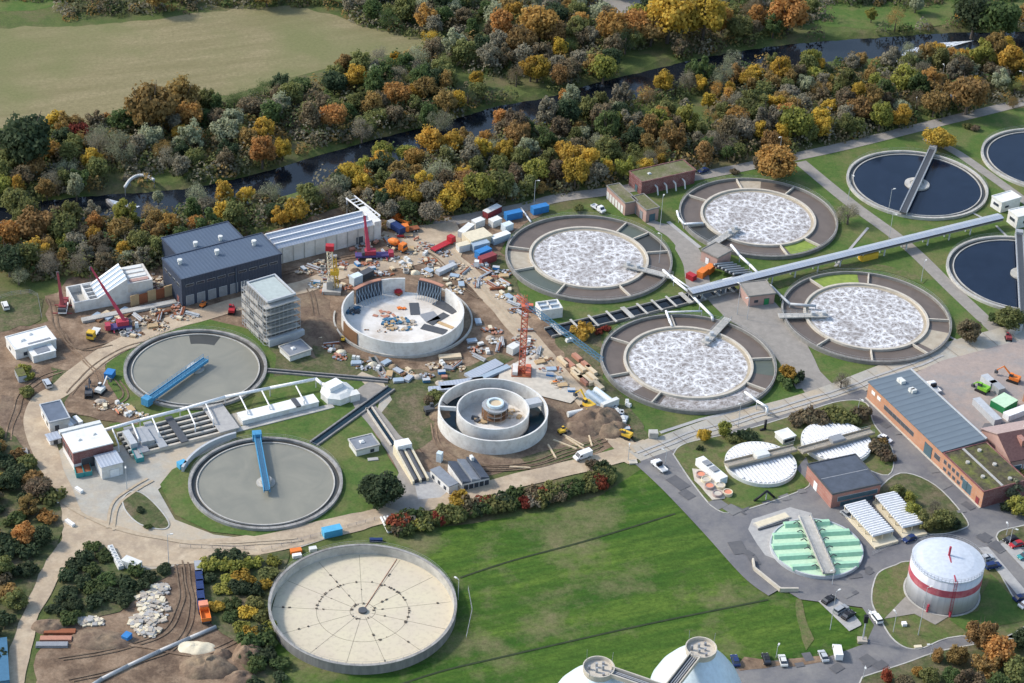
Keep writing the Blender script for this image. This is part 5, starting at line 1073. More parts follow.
# sloping concrete hall on the left
b = Bld('sloping_hall', 'pale concrete basin hall with a sloping blue grey slab roof', 'hall', (63.5, 287), (74.5, 303), (75.5, 313), (153, 288))
h = b.h; W_ = .45
for a in ((0, b.Lx, 0, W_), (0, b.Lx, b.Ly-W_, b.Ly), (0, W_, W_, b.Ly-W_), (b.Lx*.18, b.Lx*.18+W_, W_, b.Ly-W_)):
    MB().box(*a, 0, h).build('wall', 'new_concrete', b.t)
MB().box(W_, b.Lx-.1, W_, b.Ly-W_, .1, h-2.4).build('floor', 'concrete', b.t)
xs = b.Lx*.30; xt = b.Lx*.68; top = h+5.0
for k in range(4):
    y0 = W_+(b.Ly-2*W_)*k/4; y1 = W_+(b.Ly-2*W_)*(k+1)/4
    MB().add([(xs, y0, h-.6), (xs, y1-.9, h-.6), (xt, y1-.9, top), (xt, y0, top), (xs+.3, y0, h-1.0), (xs+.3, y1-.9, h-1.0), (xt, y1-.9, top-.5), (xt, y0, top-.5)], [(0, 3, 2, 1), (4, 5, 6, 7), (0, 4, 7, 3), (1, 2, 6, 5), (0, 1, 5, 4), (3, 7, 6, 2)]).build('sloping_slab', 'pale_blue', b.t)
    MB().add([(xs, y1-.9, h-.4), (xs, y1, h-.4), (xt, y1, top+.2), (xt, y1-.9, top+.2), (xs+.3, y1-.9, h-1.0), (xs+.3, y1, h-1.0), (xt, y1, top-.5), (xt, y1-.9, top-.5)], [(0, 3, 2, 1), (4, 5, 6, 7), (0, 4, 7, 3), (1, 2, 6, 5), (0, 1, 5, 4), (3, 7, 6, 2)]).build('slab_rib', 'white_paint', b.t)
    MB().box(b.Lx*.18+W_, xs+.2, y1-.4, y1, h-2.4, h-.2).build('cross_wall', 'new_concrete', b.t)
MB().add([(xs, 0.02, h), (xt, 0.02, h), (xt, 0.02, top), (xs, -.0, h), (xs, W_, h), (xt, W_, h), (xt, W_, top)], [(0, 1, 2), (6, 5, 4), (0, 2, 6, 4), (1, 5, 6, 2)]).build('gable_wall', 'new_concrete', b.t)
MB().box(xt, b.Lx, 0, b.Ly, h, h+3.2).build('end_block', 'slab_concrete', b.t)
for k in range(4): MB().box(xt+1, b.Lx-1, b.Ly*(k+.2)/4, b.Ly*(k+.8)/4, h+3.2, h+3.45).build('hatch', 'pink_brick' if k == 0 else 'offwhite', b.t)
for (u0, v0, u1, v1, z1, m, lb) in ((131, 307, 173, 295, 4, 'rust', 'rusty sheet piling panels standing in front of sloping concrete hall'),):
    a, c = G(u0, v0), G(u1, v1); t = thing('sheet_pile_wall', lb, 'retaining wall', a)
    for k in range(5):
        p, q = (c-a)*(k/5), (c-a)*((k+.97)/5); MB().beam(p, q, .35, z1-.4*(k % 2)).build('pile_panel', 'rust' if k % 2 else 'timber', t)
a, c = G(82, 322), G(176, 303); t = thing('foundation_strip', 'long pale concrete foundation strip in front of the sloping hall', 'foundation', a); MB().beam(Vector((0, 0, 0)), c-a, 2.2, .9).build('slab', 'concrete', t)
g = G(160, 288); junk(160, 283, 5, 6, 22, ['rubble', 'pale_timber', 'maroon_brick'], 'rubble and boards heap between the sloping hall and dark blue hall')
# white flat roofed building
b = Bld('white_building', 'white flat roofed building with two front annexes beside the lawn', 'building', (9.3, 337), (15.5, 351), (16, 360), (56, 340))
b.walls('white_wall'); b.roof('white_roof', .15, .3, 'white_wall')
q0, q1 = b.L(31, 352, b.h), b.L(53, 345, b.h)
MB().box(q0.x, q1.x, -4.2, 0, 0, b.h-.9).build('annex', 'white_wall', b.t); MB().box(q0.x-.1, q1.x+.1, -4.3, .1, b.h-.9, b.h-.65).build('annex_roof', 'white_roof', b.t)
MB().box(q0.x+1.5, q1.x-1.5, -3.6, -.6, b.h-.65, b.h-.5).build('roof_panel', 'grey_felt', b.t)
MB().box(b.Lx*.35, b.Lx*.9, 1.0, 1.7, b.h+.3, b.h+.45).build('roof_gutter', 'mid_grey', b.t)
b.win('l', [b.Ly*.6], 1.2, 1, 2, fr='offwhite'); b.win('f', [3, 6], 1.2, .8, 2, fr='offwhite'); b.skylight(b.Lx*.3, b.Ly*.5, 1.6, 1.2); b.skylight(b.Lx*.55, b.Ly*.75, 1, 1)
# red brick screen house and neighbours
b = Bld('screen_house', 'red brick building with bright white flat roof by the haul road', 'building', (62.5, 434.4), (73, 453.4), (75, 471), (113, 443.5))
b.walls('maroon_brick', z0=2.2); b.walls('white_wall', -.05, b.Lx+.05, -.05, b.Ly+.05, 0, 2.2, 'plinth'); b.roof('white_roof', .1, .35)
b.win('l', rng(1, b.Ly, 3), 1.4, 2.8, 4.2); b.skylight(b.Lx*.3, b.Ly*.5, 1, 1, 'offwhite'); b.skylight(b.Lx*.7, b.Ly*.6, 1, 1, 'offwhite')
MB().box(-.5, b.Lx, b.Ly+.2, b.Ly+1.6, b.h-.3, b.h+.7).build('rear_duct', 'offwhite', b.t)
b.win('f', [b.Lx*.35], 3.6, .2, 3.4, 'dark_grey', 'mid_grey', 'gate', 'gate_leaf')
c = Bld('white_annex', 'small white annex with pale roof in front of the red brick building', 'shed', (95.3, 455.5), (101.5, 467.8), (103, 480), (122.5, 462.5))
c.walls('white_wall', y1=c.Ly*.98-.2); c.roof('silver_roof', .25, .2, y1=c.Ly*.98-.2); c.win('f', [c.Lx*.6], 2.6, .1, 2.6, 'white_paint', 'light_grey', 'gate', 'gate_leaf')
b = Bld('blue_roof_house', 'small white house with dark blue roof left of the red brick building', 'building', (41, 405.5), (49.5, 423), (50.5, 433), (69.5, 418.5))
b.walls('white_wall'); b.roof('blue_grey_roof', .25, .25, 'light_grey'); b.win('f', [b.Lx*.35], 1.2, .1, 2.2, 'dark_grey', 'white_paint', 'door', 'leaf'); b.win('l', [b.Ly*.3, b.Ly*.7], 1.2, 1, 2)
b = Bld('small_shed', 'small white lean-to shed between the blue roofed house and red building', 'shed', (48, 434.5), (50, 441), (51.5, 446), (61, 438)); b.walls('white_wall'); b.roof('silver_roof', .3, .2); b.win('f', [b.Lx*.5], 1.2, .1, 1.9, 'dark_grey', 'light_grey', 'door', 'leaf')
b = Bld('pump_unit', 'white pump unit with open grey machinery beside blue roofed house', 'machine', (65.5, 415.5), (70, 426), (71, 431), (83, 421)); b.walls('white_paint', x1=b.Lx*.3); b.walls('white_paint', x0=b.Lx*.7, y1=b.Ly*.7, name='cabinet'); b.walls('mid_grey', b.Lx*.33, b.Lx*.66, .3, b.Ly-.3, 0, b.h*.6, 'machinery')
MB().box(b.Lx*.35, b.Lx*.62, .5, b.Ly-.5, b.h*.6, b.h*.8).build('duct', 'steel', b.t)
# moss roofed brick building group (top)
b = Bld('moss_roof_building', 'pinkish brick building with mossy flat roof at the forest road', 'building', (600.5, 188), (625.5, 204), (627, 216.5), (637.5, 201.5), h=4.6)
b.walls('pink_brick'); b.roof('mossy_flat_roof', .25, .3, 'rim_concrete'); b.win('l', rng(1, b.Ly, 6), 1.5, .2, 3.0, 'offwhite', 'pink_brick', 'gate', 'gate_leaf')
b = Bld('moss_roof_wing', 'low pinkish brick wing with mossy roof and grey gate, right of its taller neighbour', 'building', (632, 197.5), (646.5, 211), (647.5, 222.5), (659, 208), h=4.6)
b.walls('pink_brick'); b.roof('mossy_flat_roof', .25, .3, 'rim_concrete'); b.win('l', [b.Ly*.3, b.Ly*.7], 1.8, .2, 3.0, 'mid_grey', 'dark_grey', 'gate', 'gate_leaf'); b.win('f', [b.Lx*.5], 2.2, .2, 2.8, 'blue_glass', 'dark_grey', 'gate', 'gate_leaf')
b = Bld('maroon_building', 'dark red brick building with mossy flat roof at the forest road', 'building', (629, 172.5), (642, 183), (644, 196), (695.5, 171), h=5.0)
b.walls('maroon_brick'); b.roof('mossy_flat_roof', .2, .3, 'maroon_brick')
for k in range(4):
    q = b.Lx*(.25+k*.17); MB().path([Vector((q, 0, 3)), Vector((q, -1.6, 2.8)), Vector((q, -2.4, .2))], .28, 6).build('vent_pipe', 'offwhite', b.t)
b.skylight(b.Lx*.25, b.Ly*.5, 1.2, 1, 'light_grey'); b.win('l', [b.Ly*.4], 1.6, .1, 2.6, 'blue_glass', 'dark_grey', 'gate', 'gate_leaf')
# brick pump houses between the foaming basins
b = Bld('pump_house', 'small flat roofed brick pump house beside the sloping screw troughs', 'pump house', (703.5, 249.5), (717.5, 258.5), (718.5, 269), (731.5, 251))
b.walls('pink_brick'); b.roof('path_paving', .25, .3, 'rim_concrete'); b.win('l', [b.Ly*.6], 1.4, .2, 2.4, 'white_paint', 'dark_grey', 'door', 'leaf')
PH = b
t = thing('screw_pumps', 'row of inclined dark screw pump troughs right of brick pump house', 'screw pumps', G(735, 276), b.th)
for k in range(6):
    y_ = -3+k*1.6; q = MB().add([(-4.5, y_, 3.6), (5.5, y_, .3), (5.5, y_+1.1, .3), (-4.5, y_+1.1, 3.6), (-4.5, y_, 3.0), (5.5, y_, 0), (5.5, y_+1.1, 0), (-4.5, y_+1.1, 3.0)], [(0, 1, 2, 3), (7, 6, 5, 4), (0, 4, 5, 1), (3, 2, 6, 7), (0, 3, 7, 4), (1, 5, 6, 2)]).build('trough', 'dark_grey', t)
    MB().tube((-4.5, y_+.55, 3.8), (5.5, y_+.55, .5), .32, 8).build('screw', 'steel', q)
b = Bld('pump_house', 'brown roofed pink brick pump house with green door at the paved yard', 'pump house', (744, 283.5), (749, 297), (749.5, 307), (775, 294))
b.walls('pink_brick'); b.roof('path_paving', .25, .3, 'rim_concrete'); b.win('f', [b.Lx*.7], 1.6, .1, 2.4, 'green_paint', 'dark_grey', 'door', 'leaf'); b.win('f', [b.Lx*.3], 1.2, 1.4, 2.2)
# white cubes at the far right walkway
for pts, lb in ((((995, 196), (1002, 203.5), (1003, 213), (1021, 198)), 'white cube building at walkway end, the left of the pair'), (((1012, 210), (1018, 218), (1019, 229), (1045, 212)), 'white cube building at the right edge, the front of the pair')):
    b = Bld('white_cube', lb, 'building', *pts); b.walls('white_wall'); b.roof('white_roof', .15, .3, 'offwhite'); b.win('l', [b.Ly*.5], b.Ly*.5, b.h*.45, b.h*.7, fr='light_grey'); b.win('f', [b.Lx*.3], 1.6, b.h*.4, b.h*.6, fr='light_grey')
# dark roofed brick building in the south east
b = Bld('brick_building', 'brick building with black felt roof between both carports and covered tanks', 'building', (804, 466), (832.5, 495), (831, 509), (881, 484.5))
b.walls('red_brick'); b.roof('felt_roof', .15, .35, 'dark_grey'); b.win('f', rng(2, b.Lx-1, 6), b.Lx/7.2, 2.2, 3.6, 'blue_glass', 'light_grey'); b.win('f', rng(3, b.Lx-2, 4), b.Lx/6, .2, 1.7, 'blue_glass', 'mid_grey'); b.win('l', [b.Ly*.62], 1.8, .1, 2.8, 'white_paint', 'offwhite', 'door', 'leaf')
MB().box(-.1, b.Lx+.1, b.Ly*.48, b.Ly*.5, b.h+.35, b.h+.4).build('roof_seam', 'mid_grey', b.t)
# long orange hall
A, B_, Bb, A2 = (870.5, 382), (984, 492), (982, 510), (911.8, 372)
hh = 5.9; a, bq, a2 = G(*A, hh), G(*B_, hh), G(*A2, hh); cpt = PX(bq+(a2-a))
b = Bld('brick_hall', 'long orange brick hall with slate grey ribbed roof and mossy end', 'hall', A, B_, Bb, cpt, h=hh)
sp = b.L(945.5, 452, hh).y
b.walls('orange_brick', y0=sp, y1=b.Ly); b.walls('orange_brick', y0=0, y1=sp-.02, z1=hh-.2, name='low_wing')
MB().box(0, b.Lx+.02, -.03, .0, .0, hh-.22).build('end_wall', 'maroon_brick', b.t)  # darker brick skin: shade of the end facing away from the sun, painted in
q = MB().add([(-.3, sp, hh), (b.Lx+.3, sp, hh+.0), (b.Lx+.3, b.Ly+.3, hh), (-.3, b.Ly+.3, hh), (-.3, sp, hh+.35), (b.Lx+.3, sp, hh+.9), (b.Lx+.3, b.Ly+.3, hh+.9), (-.3, b.Ly+.3, hh+.35)], [(3, 2, 1, 0), (4, 5, 6, 7), (0, 1, 5, 4), (1, 2, 6, 5), (2, 3, 7, 6), (3, 0, 4, 7)])
ribbed('hall_roof', (.15, .185, .215), (.095, .12, .145), 2.4, 1, .5, .1); q.build('roof', 'hall_roof', b.t)
MB().box(b.Lx+.1, b.Lx+.5, sp, b.Ly+.3, hh+.7, hh+1.2).build('roof_edge', 'light_grey', b.t)
b.roof('moss_roof', .15, .25, 'maroon_brick', y0=0, y1=sp-.4, z=hh-.2, name='green_roof')
MB().box(b.Lx*.42, b.Lx*.47, .4, sp-.6, hh+.06, hh+.2).build('roof_strip', 'light_paving', b.t)
for k in range(5): q = MB().cyl(b.Lx*(.25 if k % 2 else .7), sp*(k+.6)/5.5, hh+.05, hh+.6, .6, 14).build('roof_light', 'concrete', b.t)
Ly = b.Ly
b.win('l', rng(sp+14, Ly-9, 7), (Ly-23-sp)/7.6, 2.2, 3.6, 'dark_grey', 'mid_grey'); b.win('l', [sp+6.5], 3.6, .1, 4.2, 'blue_glass', 'dark_grey', 'gate', 'gate_leaf'); b.win('l', rng(sp+.5, sp+3.5, 1), 2.6, 2.2, 3.8, 'dark_grey', 'mid_grey')
b.win('l', [Ly-3, Ly-6], 1.6, 3.4, 4.4, 'white_paint', 'offwhite'); b.win('l', rng(sp*.45, sp-.8, 5), 1.1, 3.2, 4.4, 'dark_grey', 'mid_grey'); b.win('l', rng(sp*.5, sp-1, 4), 1.2, 1.0, 2.0, 'dark_grey', 'mid_grey'); b.win('l', rng(sp*.27, sp*.46, 2), 2.2, 1.0, 4.2, 'blue_glass', 'light_grey'); b.win('l', [2.0], 1.4, .1, 2.6, 'dark_red', 'dark_grey', 'door', 'leaf')
MB().box(-.5, -.02, 0, Ly, 0, .5).build('plinth', 'pale_rim', b.t)
for u, v in ((899.5, 383), (902, 385), (911, 393), (913, 394)): q = b.L(u, v, hh); MB().box(q.x-.8, q.x+.8, q.y-.6, q.y+.6, hh+.4, hh+1.7).build('roof_unit', 'offwhite', b.t)
# pitched roof houses at the right edge
def gable(name, label, P1, P2, Pb, depth, hr, wallm, rl, rr_, h=None):
    hh = h or hgt(Pb[0], Pb[1], P1[1]); p1, p2 = G(*P1, hh), G(*P2, hh); d = p2-p1; Ls = d.length; th = math.atan2(d.y, d.x); t = thing(name, label, 'house', (p1.x, p1.y, 0), th)
    D = depth; e = .4
    MB().box(0, Ls, 0, D, 0, hh).build('wall', wallm, t)
    MB().add([(0, 0, hh), (Ls, 0, hh), (Ls/2, 0, hh+hr), (0, D, hh), (Ls, D, hh), (Ls/2, D, hh+hr)], [(0, 1, 2), (5, 4, 3), (0, 2, 5, 3), (1, 4, 5, 2)]).build('gable_wall', wallm, t)
    o1 = MB().add([(-e, -e, hh-.2), (Ls/2, -e, hh+hr+.1), (Ls/2, D+e, hh+hr+.1), (-e, D+e, hh-.2), (-e, -e, hh+.1), (Ls/2, -e, hh+hr+.4), (Ls/2, D+e, hh+hr+.4), (-e, D+e, hh+.1)], [(3, 2, 1, 0), (4, 5, 6, 7), (0, 1, 5, 4), (1, 2, 6, 5), (2, 3, 7, 6), (3, 0, 4, 7)]).build('roof_slope', rl, t)
    o2 = MB().add([(Ls+e, -e, hh-.2), (Ls/2, -e, hh+hr+.1), (Ls/2, D+e, hh+hr+.1), (Ls+e, D+e, hh-.2), (Ls+e, -e, hh+.1), (Ls/2, -e, hh+hr+.4), (Ls/2, D+e, hh+hr+.4), (Ls+e, D+e, hh+.1)], [(0, 1, 2, 3), (7, 6, 5, 4), (4, 5, 1, 0), (5, 6, 2, 1), (6, 7, 3, 2), (7, 4, 0, 3)]).build('roof_slope', rr_, t)
    return t, Ls, hh, o1, o2
t, Ls, hh, o1, o2 = gable('brick_house', 'brown brick house with pink and maroon pitched roof at right edge', (982, 429), (1011, 461), (983, 446), 26, 3.6, 'pink_brick', 'pink_roof', 'shaded_maroon_roof', h=5.5)  # one roof, light painted in: pale slope towards the sun, dark slope away
for k in range(6): f = MB().box(Ls, Ls+.08, 1+k*3.6, 4+k*3.6, 1.2, 3.6).build('window', 'white_paint', t); MB().box(Ls+.08, Ls+.12, 1.2+k*3.6, 3.8+k*3.6, 1.4, 3.4).build('pane', 'blue_glass', f)
MB().box(Ls*.3, Ls*.5, -.06, .0, 2, 4).build('louvre', 'dark_grey', t); MB().box(Ls*.62, Ls*.8, 5, 6.4, hh+1.2, hh+3.8).build('chimney', 'red_brick', o2); MB().box(Ls*.35, Ls*.42, 10, 12, hh+2, hh+3.8).build('roof_window', 'white_paint', o1)
g = G(1022, 402); t = thing('orange_shed', 'orange brick shed cut off by the right edge behind the digger', 'shed', (g.x, g.y, 0), R(-48)); MB().box(0, 10, 0, 7, 0, 6).build('wall', 'orange_brick', t); MB().box(-.2, 10.2, -.2, 7.2, 6, 6.3).build('roof', 'felt_roof', t)
# carports
for i, (q, lb) in enumerate((([(843.7, 505.5), (864, 499), (893.8, 531), (872.7, 537)], 'white ribbed carport roof nearest the mint tank'), ([(874.5, 495.8), (893, 490.5), (922, 522.2), (902.6, 528.3)], 'white ribbed carport roof on the right, beside the bushes'))):
    z_ = 2.8; w4 = [G(*p, z_) for p in q]; o = w4[3]; d = (w4[0]-w4[3]); Lg = d.length; th = math.atan2(d.y, d.x); W_ = (w4[2]-w4[3]).length
    t = thing('carport', lb, 'carport', (o.x, o.y, 0), th, 'white ribbed carports'); n = 16
    for s in (0.3, W_*.5, W_-.3):
        for k in range(5): MB().box(k*Lg/4.2+.2, k*Lg/4.2+.45, -s-.12, -s+.12, 0, z_-.1).build('post', 'cream', t)
    rf = MB().box(0, Lg, -W_, 0, z_-.1, z_+.05).build('roof', 'light_grey', t); mb = MB()
    for k in range(n): mb.box(k*Lg/n+.1, (k+.68)*Lg/n+.1, -W_+.1, -.1, z_+.05, z_+.5, (.5, 1))
    mb.build('roof_rib', 'white_paint', rf); MB().box(-2.2, Lg, -W_-.3, .3, .22, 1.0).build('base_wall', 'cream', t)
# long white container building, white booth
b = Bld('white_container', 'long white container with roof fans beside the left covered tank', 'container', (699, 457.8), (720, 479.5), (721, 486.5), (727.7, 476.6)); b.walls('white_paint'); b.roof('white_roof', .05, .12)
for k in (.3, .6): f = MB().box(b.Lx*.15, b.Lx*.85, b.Ly*k, b.Ly*k+2.2, b.h+.12, b.h+.5).build('roof_fan', 'mid_grey', b.t)
b.win('f', [b.Lx*.5], b.Lx*.6, .3, 2.2, 'ice_blue', 'light_grey', 'door', 'leaf')
b = Bld('white_booth', 'small white booth with pitched roof between the covered tanks and road', 'booth', (775.5, 432.5), (783.4, 439.8), (783.6, 445.5), (795.5, 436)); b.walls('white_wall'); b.roof('white_roof', .2, .3); b.win('f', rng(.6, b.Lx-.4, 4), .8, .8, 1.6)
b = Bld('white_hut', 'small white hut in the trees at the upper right forest road', 'hut', (945.5, 94.5), (948.8, 97.5), (949.5, 102.5), (957, 95)); b.walls('white_wall'); b.roof('white_roof', .2, .25); b.win('f', [b.Lx*.5], .9, .1, 1.9, 'light_grey', 'mid_grey', 'door', 'leaf')
b = Bld('grey_hut', 'grey flat roofed hut with skylight on lawn above the dark tree', 'hut', (347, 441), (356.5, 451), (356.8, 457), (379, 445.5)); b.walls('offwhite'); b.roof('grey_felt', .3, .3, 'concrete'); b.skylight(b.Lx*.42, b.Ly*.55, 1.3, 1.3); b.win('f', [b.Lx*.7], 1, .5, 1.4)
b = Bld('grey_hut', 'grey flat hut with skylight beside the scaffolded tower foot', 'hut', (281, 347), (290, 357), (290.5, 362), (311, 350)); b.walls('offwhite'); b.roof('grey_felt', .3, .3, 'concrete'); b.skylight(b.Lx*.4, b.Ly*.5)
b = Bld('twin_shed', 'white walled shed with three dark sawtooth roof bays by the haul road', 'shed', (449, 464), (462, 484), (463, 491.5), (489.5, 477.5)); b.walls('white_wall')
for k in range(3):
    x0, x1 = b.Lx*k/3+.1, b.Lx*(k+1)/3-.1; MB().add([(x0, -.2, b.h), (x1, -.2, b.h), (x1, b.Ly+.2, b.h), (x0, b.Ly+.2, b.h), (x0, -.2, b.h+1), (x1, -.2, b.h+.25), (x1, b.Ly+.2, b.h+.25), (x0, b.Ly+.2, b.h+1)], [(3, 2, 1, 0), (4, 5, 6, 7), (0, 1, 5, 4), (1, 2, 6, 5), (2, 3, 7, 6), (3, 0, 4, 7)]).build('roof_bay', 'felt_roof' if k != 1 else 'grey_felt', b.t)
b.win('f', rng(.5, b.Lx, 5), 1.1, .4, 1.8); MB().box(b.Lx*.75, b.Lx*.85, b.Ly*.8, b.Ly*.95, b.h, b.h+1.9).build('chimney', 'white_wall', b.t)
b = Bld('white_shed', 'narrow white shed with grey roof left of the sawtooth shed', 'shed', (436.5, 468), (449, 487), (450, 494.5), (458, 483.5)); b.walls('white_wall'); b.roof('grey_felt', .15, .25); b.win('l', rng(.5, b.Ly, 3), 1, .6, 1.6)
b = Bld('white_tank_house', 'white concrete box with open roof cells beside left foaming basin', 'concrete box', (533, 303), (541, 311.5), (542.5, 320.5), (563, 308.5)); b.walls('new_concrete', z1=b.h-.5)
for a in ((0, b.Lx, 0, .4), (0, b.Lx, b.Ly-.4, b.Ly), (0, .4, .4, b.Ly-.4), (b.Lx-.4, b.Lx, .4, b.Ly-.4), (b.Lx*.5-.2, b.Lx*.5+.2, .4, b.Ly-.4), (.4, b.Lx-.4, b.Ly*.5-.2, b.Ly*.5+.2)): MB().box(*a, b.h-.5, b.h+.3).build('cell_wall', 'new_concrete', b.t)
MB().box(.4, b.Lx-.4, .4, b.Ly-.4, b.h-.5, b.h-.3).build('cell_cover', 'pale_blue', b.t)
b = Bld('screw_station', 'white sided station with two dark inclined screw channels at the yard', 'screw pumps', (394, 451), (412.5, 482.5), (412.5, 485.5), (429, 479)); 
W_ = b.Lx; D = b.Ly
for x_ in (0, W_*.44, W_-.6):
    MB().add([(x_, 0, 0), (x_+.6, 0, 0), (x_+.6, D, 0), (x_, D, 0), (x_, 0, 1.4), (x_+.6, 0, 1.4), (x_+.6, D, 3.2), (x_, D, 3.2)], [(3, 2, 1, 0), (4, 5, 6, 7), (0, 1, 5, 4), (1, 2, 6, 5), (2, 3, 7, 6), (3, 0, 4, 7)]).build('side_wall', 'cream', b.t)
for x_ in (.65, W_*.44+.65):
    MB().add([(x_, .5, .3), (x_+W_*.44-.75, .5, .3), (x_+W_*.44-.75, D-2, 1.9), (x_, D-2, 1.9)], [(0, 1, 2, 3)]).build('channel', 'dark_grey', b.t)
    MB().tube((x_+W_*.2-.3, .6, .8), (x_+W_*.2-.3, D-2, 2.4), .75, 10).build('screw', 'dark_grey', b.t)
    MB().box(x_-.2, x_+W_*.4, D-2.4, D+.6, 0, 4.2).build('drive_cabin', 'white_paint', b.t)
# ------------------------------------------------------------------ channels, pipes and walkways
def canal(name, pts, w_, label, waterm='pit_water', wallm='weathered_concrete', h_=.7, beams=0, cat='channel', wl=.3):
    q = [G(*p) for p in pts]; o = q[0]; t = thing(name, label, cat, (o.x, o.y, 0)); q = [p-o for p in q]
    L_, Rr = [], []
    mbw, mbm = MB(), MB()
    for i in range(len(q)-1):
        d = (q[i+1]-q[i]).normalized(); n = Vector((-d.y, d.x, 0))
        for s in (-1, 1):
            MB().beam(q[i]+n*s*w_/2+Vector((0, 0, .0)), q[i+1]+n*s*w_/2, .5, h_+i*.003+(.002 if s > 0 else 0)).build('side_wall', wallm, t)
        mbm.beam(q[i]+Vector((0, 0, wl-.05)), q[i+1]+Vector((0, 0, wl-.05)), w_-.5, .05+i*.002)
        if beams:
            n_ = int((q[i+1]-q[i]).length/beams)
            for k in range(n_):
                p = q[i].lerp(q[i+1], (k+.5)/n_); MB().beam(p-n*(w_/2+.9)+Vector((0, 0, h_+.02)), p+n*(w_/2+.9)+Vector((0, 0, h_+.02)), .7 if k % 4 else 1.6, .25).build('cross_beam', 'concrete', t)
    mbm.build('water', waterm, t); return t
canal('inlet_channel', [(548, 334), (620, 317), (735, 288)], 5.0, 'long dark water channel with pale cross beams between the foaming basins', 'river_water', 'rim_concrete', .9, 5.2)
canal('open_channel', [(313.5, 445), (391, 389)], 2.6, 'dark narrow open channel running diagonally across lawn above the grey basin', 'pit_water')
canal('open_channel', [(266, 371.5), (330, 377), (388, 382)], 1.5, 'thin dark open channel running right from the basin with diagonal bridge', 'pit_water')
canal('open_channel', [(369, 409), (394, 446)], 1.8, 'narrow dark channel along the paved path left of double ring basin', 'pit_water', 'pale_rim')
canal('open_channel', [(372, 358), (386, 380)], 1.8, 'short dark channel just below the open round basin', 'pit_water')
def pipe(name, pts, r_, m, label, cat='pipe', posts=True, pm='light_grey'):
    q = [G(*p) for p in pts]; o = Vector((q[0].x, q[0].y, 0)); t = thing(name, label, cat, o); q = [p-o for p in q]
    MB().path(q, r_, 8).build('pipe', m, t, True)
    if posts:
        for p in q:
            if p.z > 1: MB().tube((p.x, p.y, 0), (p.x, p.y, p.z-r_), .15, 5).build('post', pm, t)
    return t
# covered walkway and pipe bridge
a, c = G(690, 291, 4), G(1001, 215.5, 4); o = Vector((a.x, a.y, 0)); t = thing('covered_walkway', 'long grey roofed pipe walkway on posts running to the white cubes', 'walkway', o)
d = c-a; Lw = d.length; th = math.atan2(d.y, d.x); t.rotation_euler[2] = th
MB().box(0, Lw, -1.5, 1.5, 2.7, 3.1).build('deck', 'rim_concrete', t)
rf = MB().add([(0, -1.8, 3.95), (Lw, -1.8, 3.95), (Lw, 0, 4.4), (0, 0, 4.4), (Lw, 1.8, 3.95), (0, 1.8, 3.95)], [(0, 1, 2, 3), (3, 2, 4, 5), (5, 4, 1, 0), (0, 3, 5), (1, 4, 2)]).build('roof', 'silver_roof', t)
MB().box(0, Lw, -1.4, 1.4, 3.1, 3.9).build('pipe_bundle', 'dark_grey', t)
mb = MB()
for k in range(int(Lw/4)): mb.add([(k*4, -1.8, 3.99), (k*4+.25, -1.8, 3.99), (k*4+.25, 0, 4.44), (k*4, 0, 4.44), (k*4, 1.8, 3.99), (k*4+.25, 1.8, 3.99)], [(0, 1, 2, 3), (3, 2, 5, 4)])
mb.build('roof_joint', 'light_grey', rf)
for k in range(int(Lw/9)):
    for s in (-1.2, 1.2): MB().box(4+k*9-.18, 4+k*9+.18, s-.18, s+.18, 0, 2.7).build('post', 'light_grey', t)
pipe('white_pipe', [(663, 270, 2.2), (674, 280, 2.2), (689, 292, 2.2), (700, 304, 2.2), (712, 316, 2.2), (713, 321, .6)], .45, 'white_paint', 'thick white pipe zigzagging from left foaming basin to the front one')
pipe('white_pipe', [(672, 276, 1.8), (691, 289, 1.8), (722, 280, 1.8), (752, 273, 1.8)], .3, 'white_paint', 'white pipe beside the grey walkway at orange containers')
pipe('white_pipe', [(731, 245, 2.4), (740, 256, 2.4), (750, 265, 2.4), (758, 273, 2.4)], .45, 'white_paint', 'thick white pipe right of the screw troughs')
pipe('white_pipe', [(666, 311, 2), (669, 319, 1.8), (672, 326, 1.4)], .4, 'white_paint', 'short white pipe dropping into the front foaming basin at its top')
pipe('white_pipe', [(667, 312, 2.1), (702, 311, 2.1)], .28, 'white_paint', 'straight thin white pipe behind the front foaming basin')
pipe('white_pipe', [(677, 211, 1.8), (679, 218, 1.8), (684, 224, 1.8), (703, 223, 1.6)], .4, 'white_paint', 'white pipe at the left rim of the right rear foaming basin')
pipe('white_pipe', [(770, 285, 1.8), (781, 296, 1.8), (790, 304, 1.8), (816, 306, 1.8)], .45, 'light_grey', 'grey white pipe entering the right front foaming basin from left')
pipe('white_pipe', [(745, 392, 3.2), (757, 401, 3.2), (767, 407, 3.2), (767, 415, .3)], .4, 'white_paint', 'white pipe bending down to black foot at front basin')
pipe('white_pipe', [(521, 208, 1), (531, 222, 1)], .3, 'white_paint', 'slim white pipe between two blue cabins and the foaming basin')
pipe('black_pipe', [(754, 501, .4), (767, 491, 3.4), (774, 497, .4)], .35, 'black', 'black angled pipe arch on the lawn edge by mint tank')
pipe('black_pipe', [(760, 430, .5), (765, 429, .5), (766, 420, 3.5)], .4, 'black', 'black bent pipe beside the white booth')
pipe('pipeline', [(85, 690, .4), (102, 679, .4), (128, 666, .4), (160, 651, .4), (190, 638, .4), (216, 627, .4)], .55, 'steel', 'long silver pipeline lying across the bare digging site', posts=False)
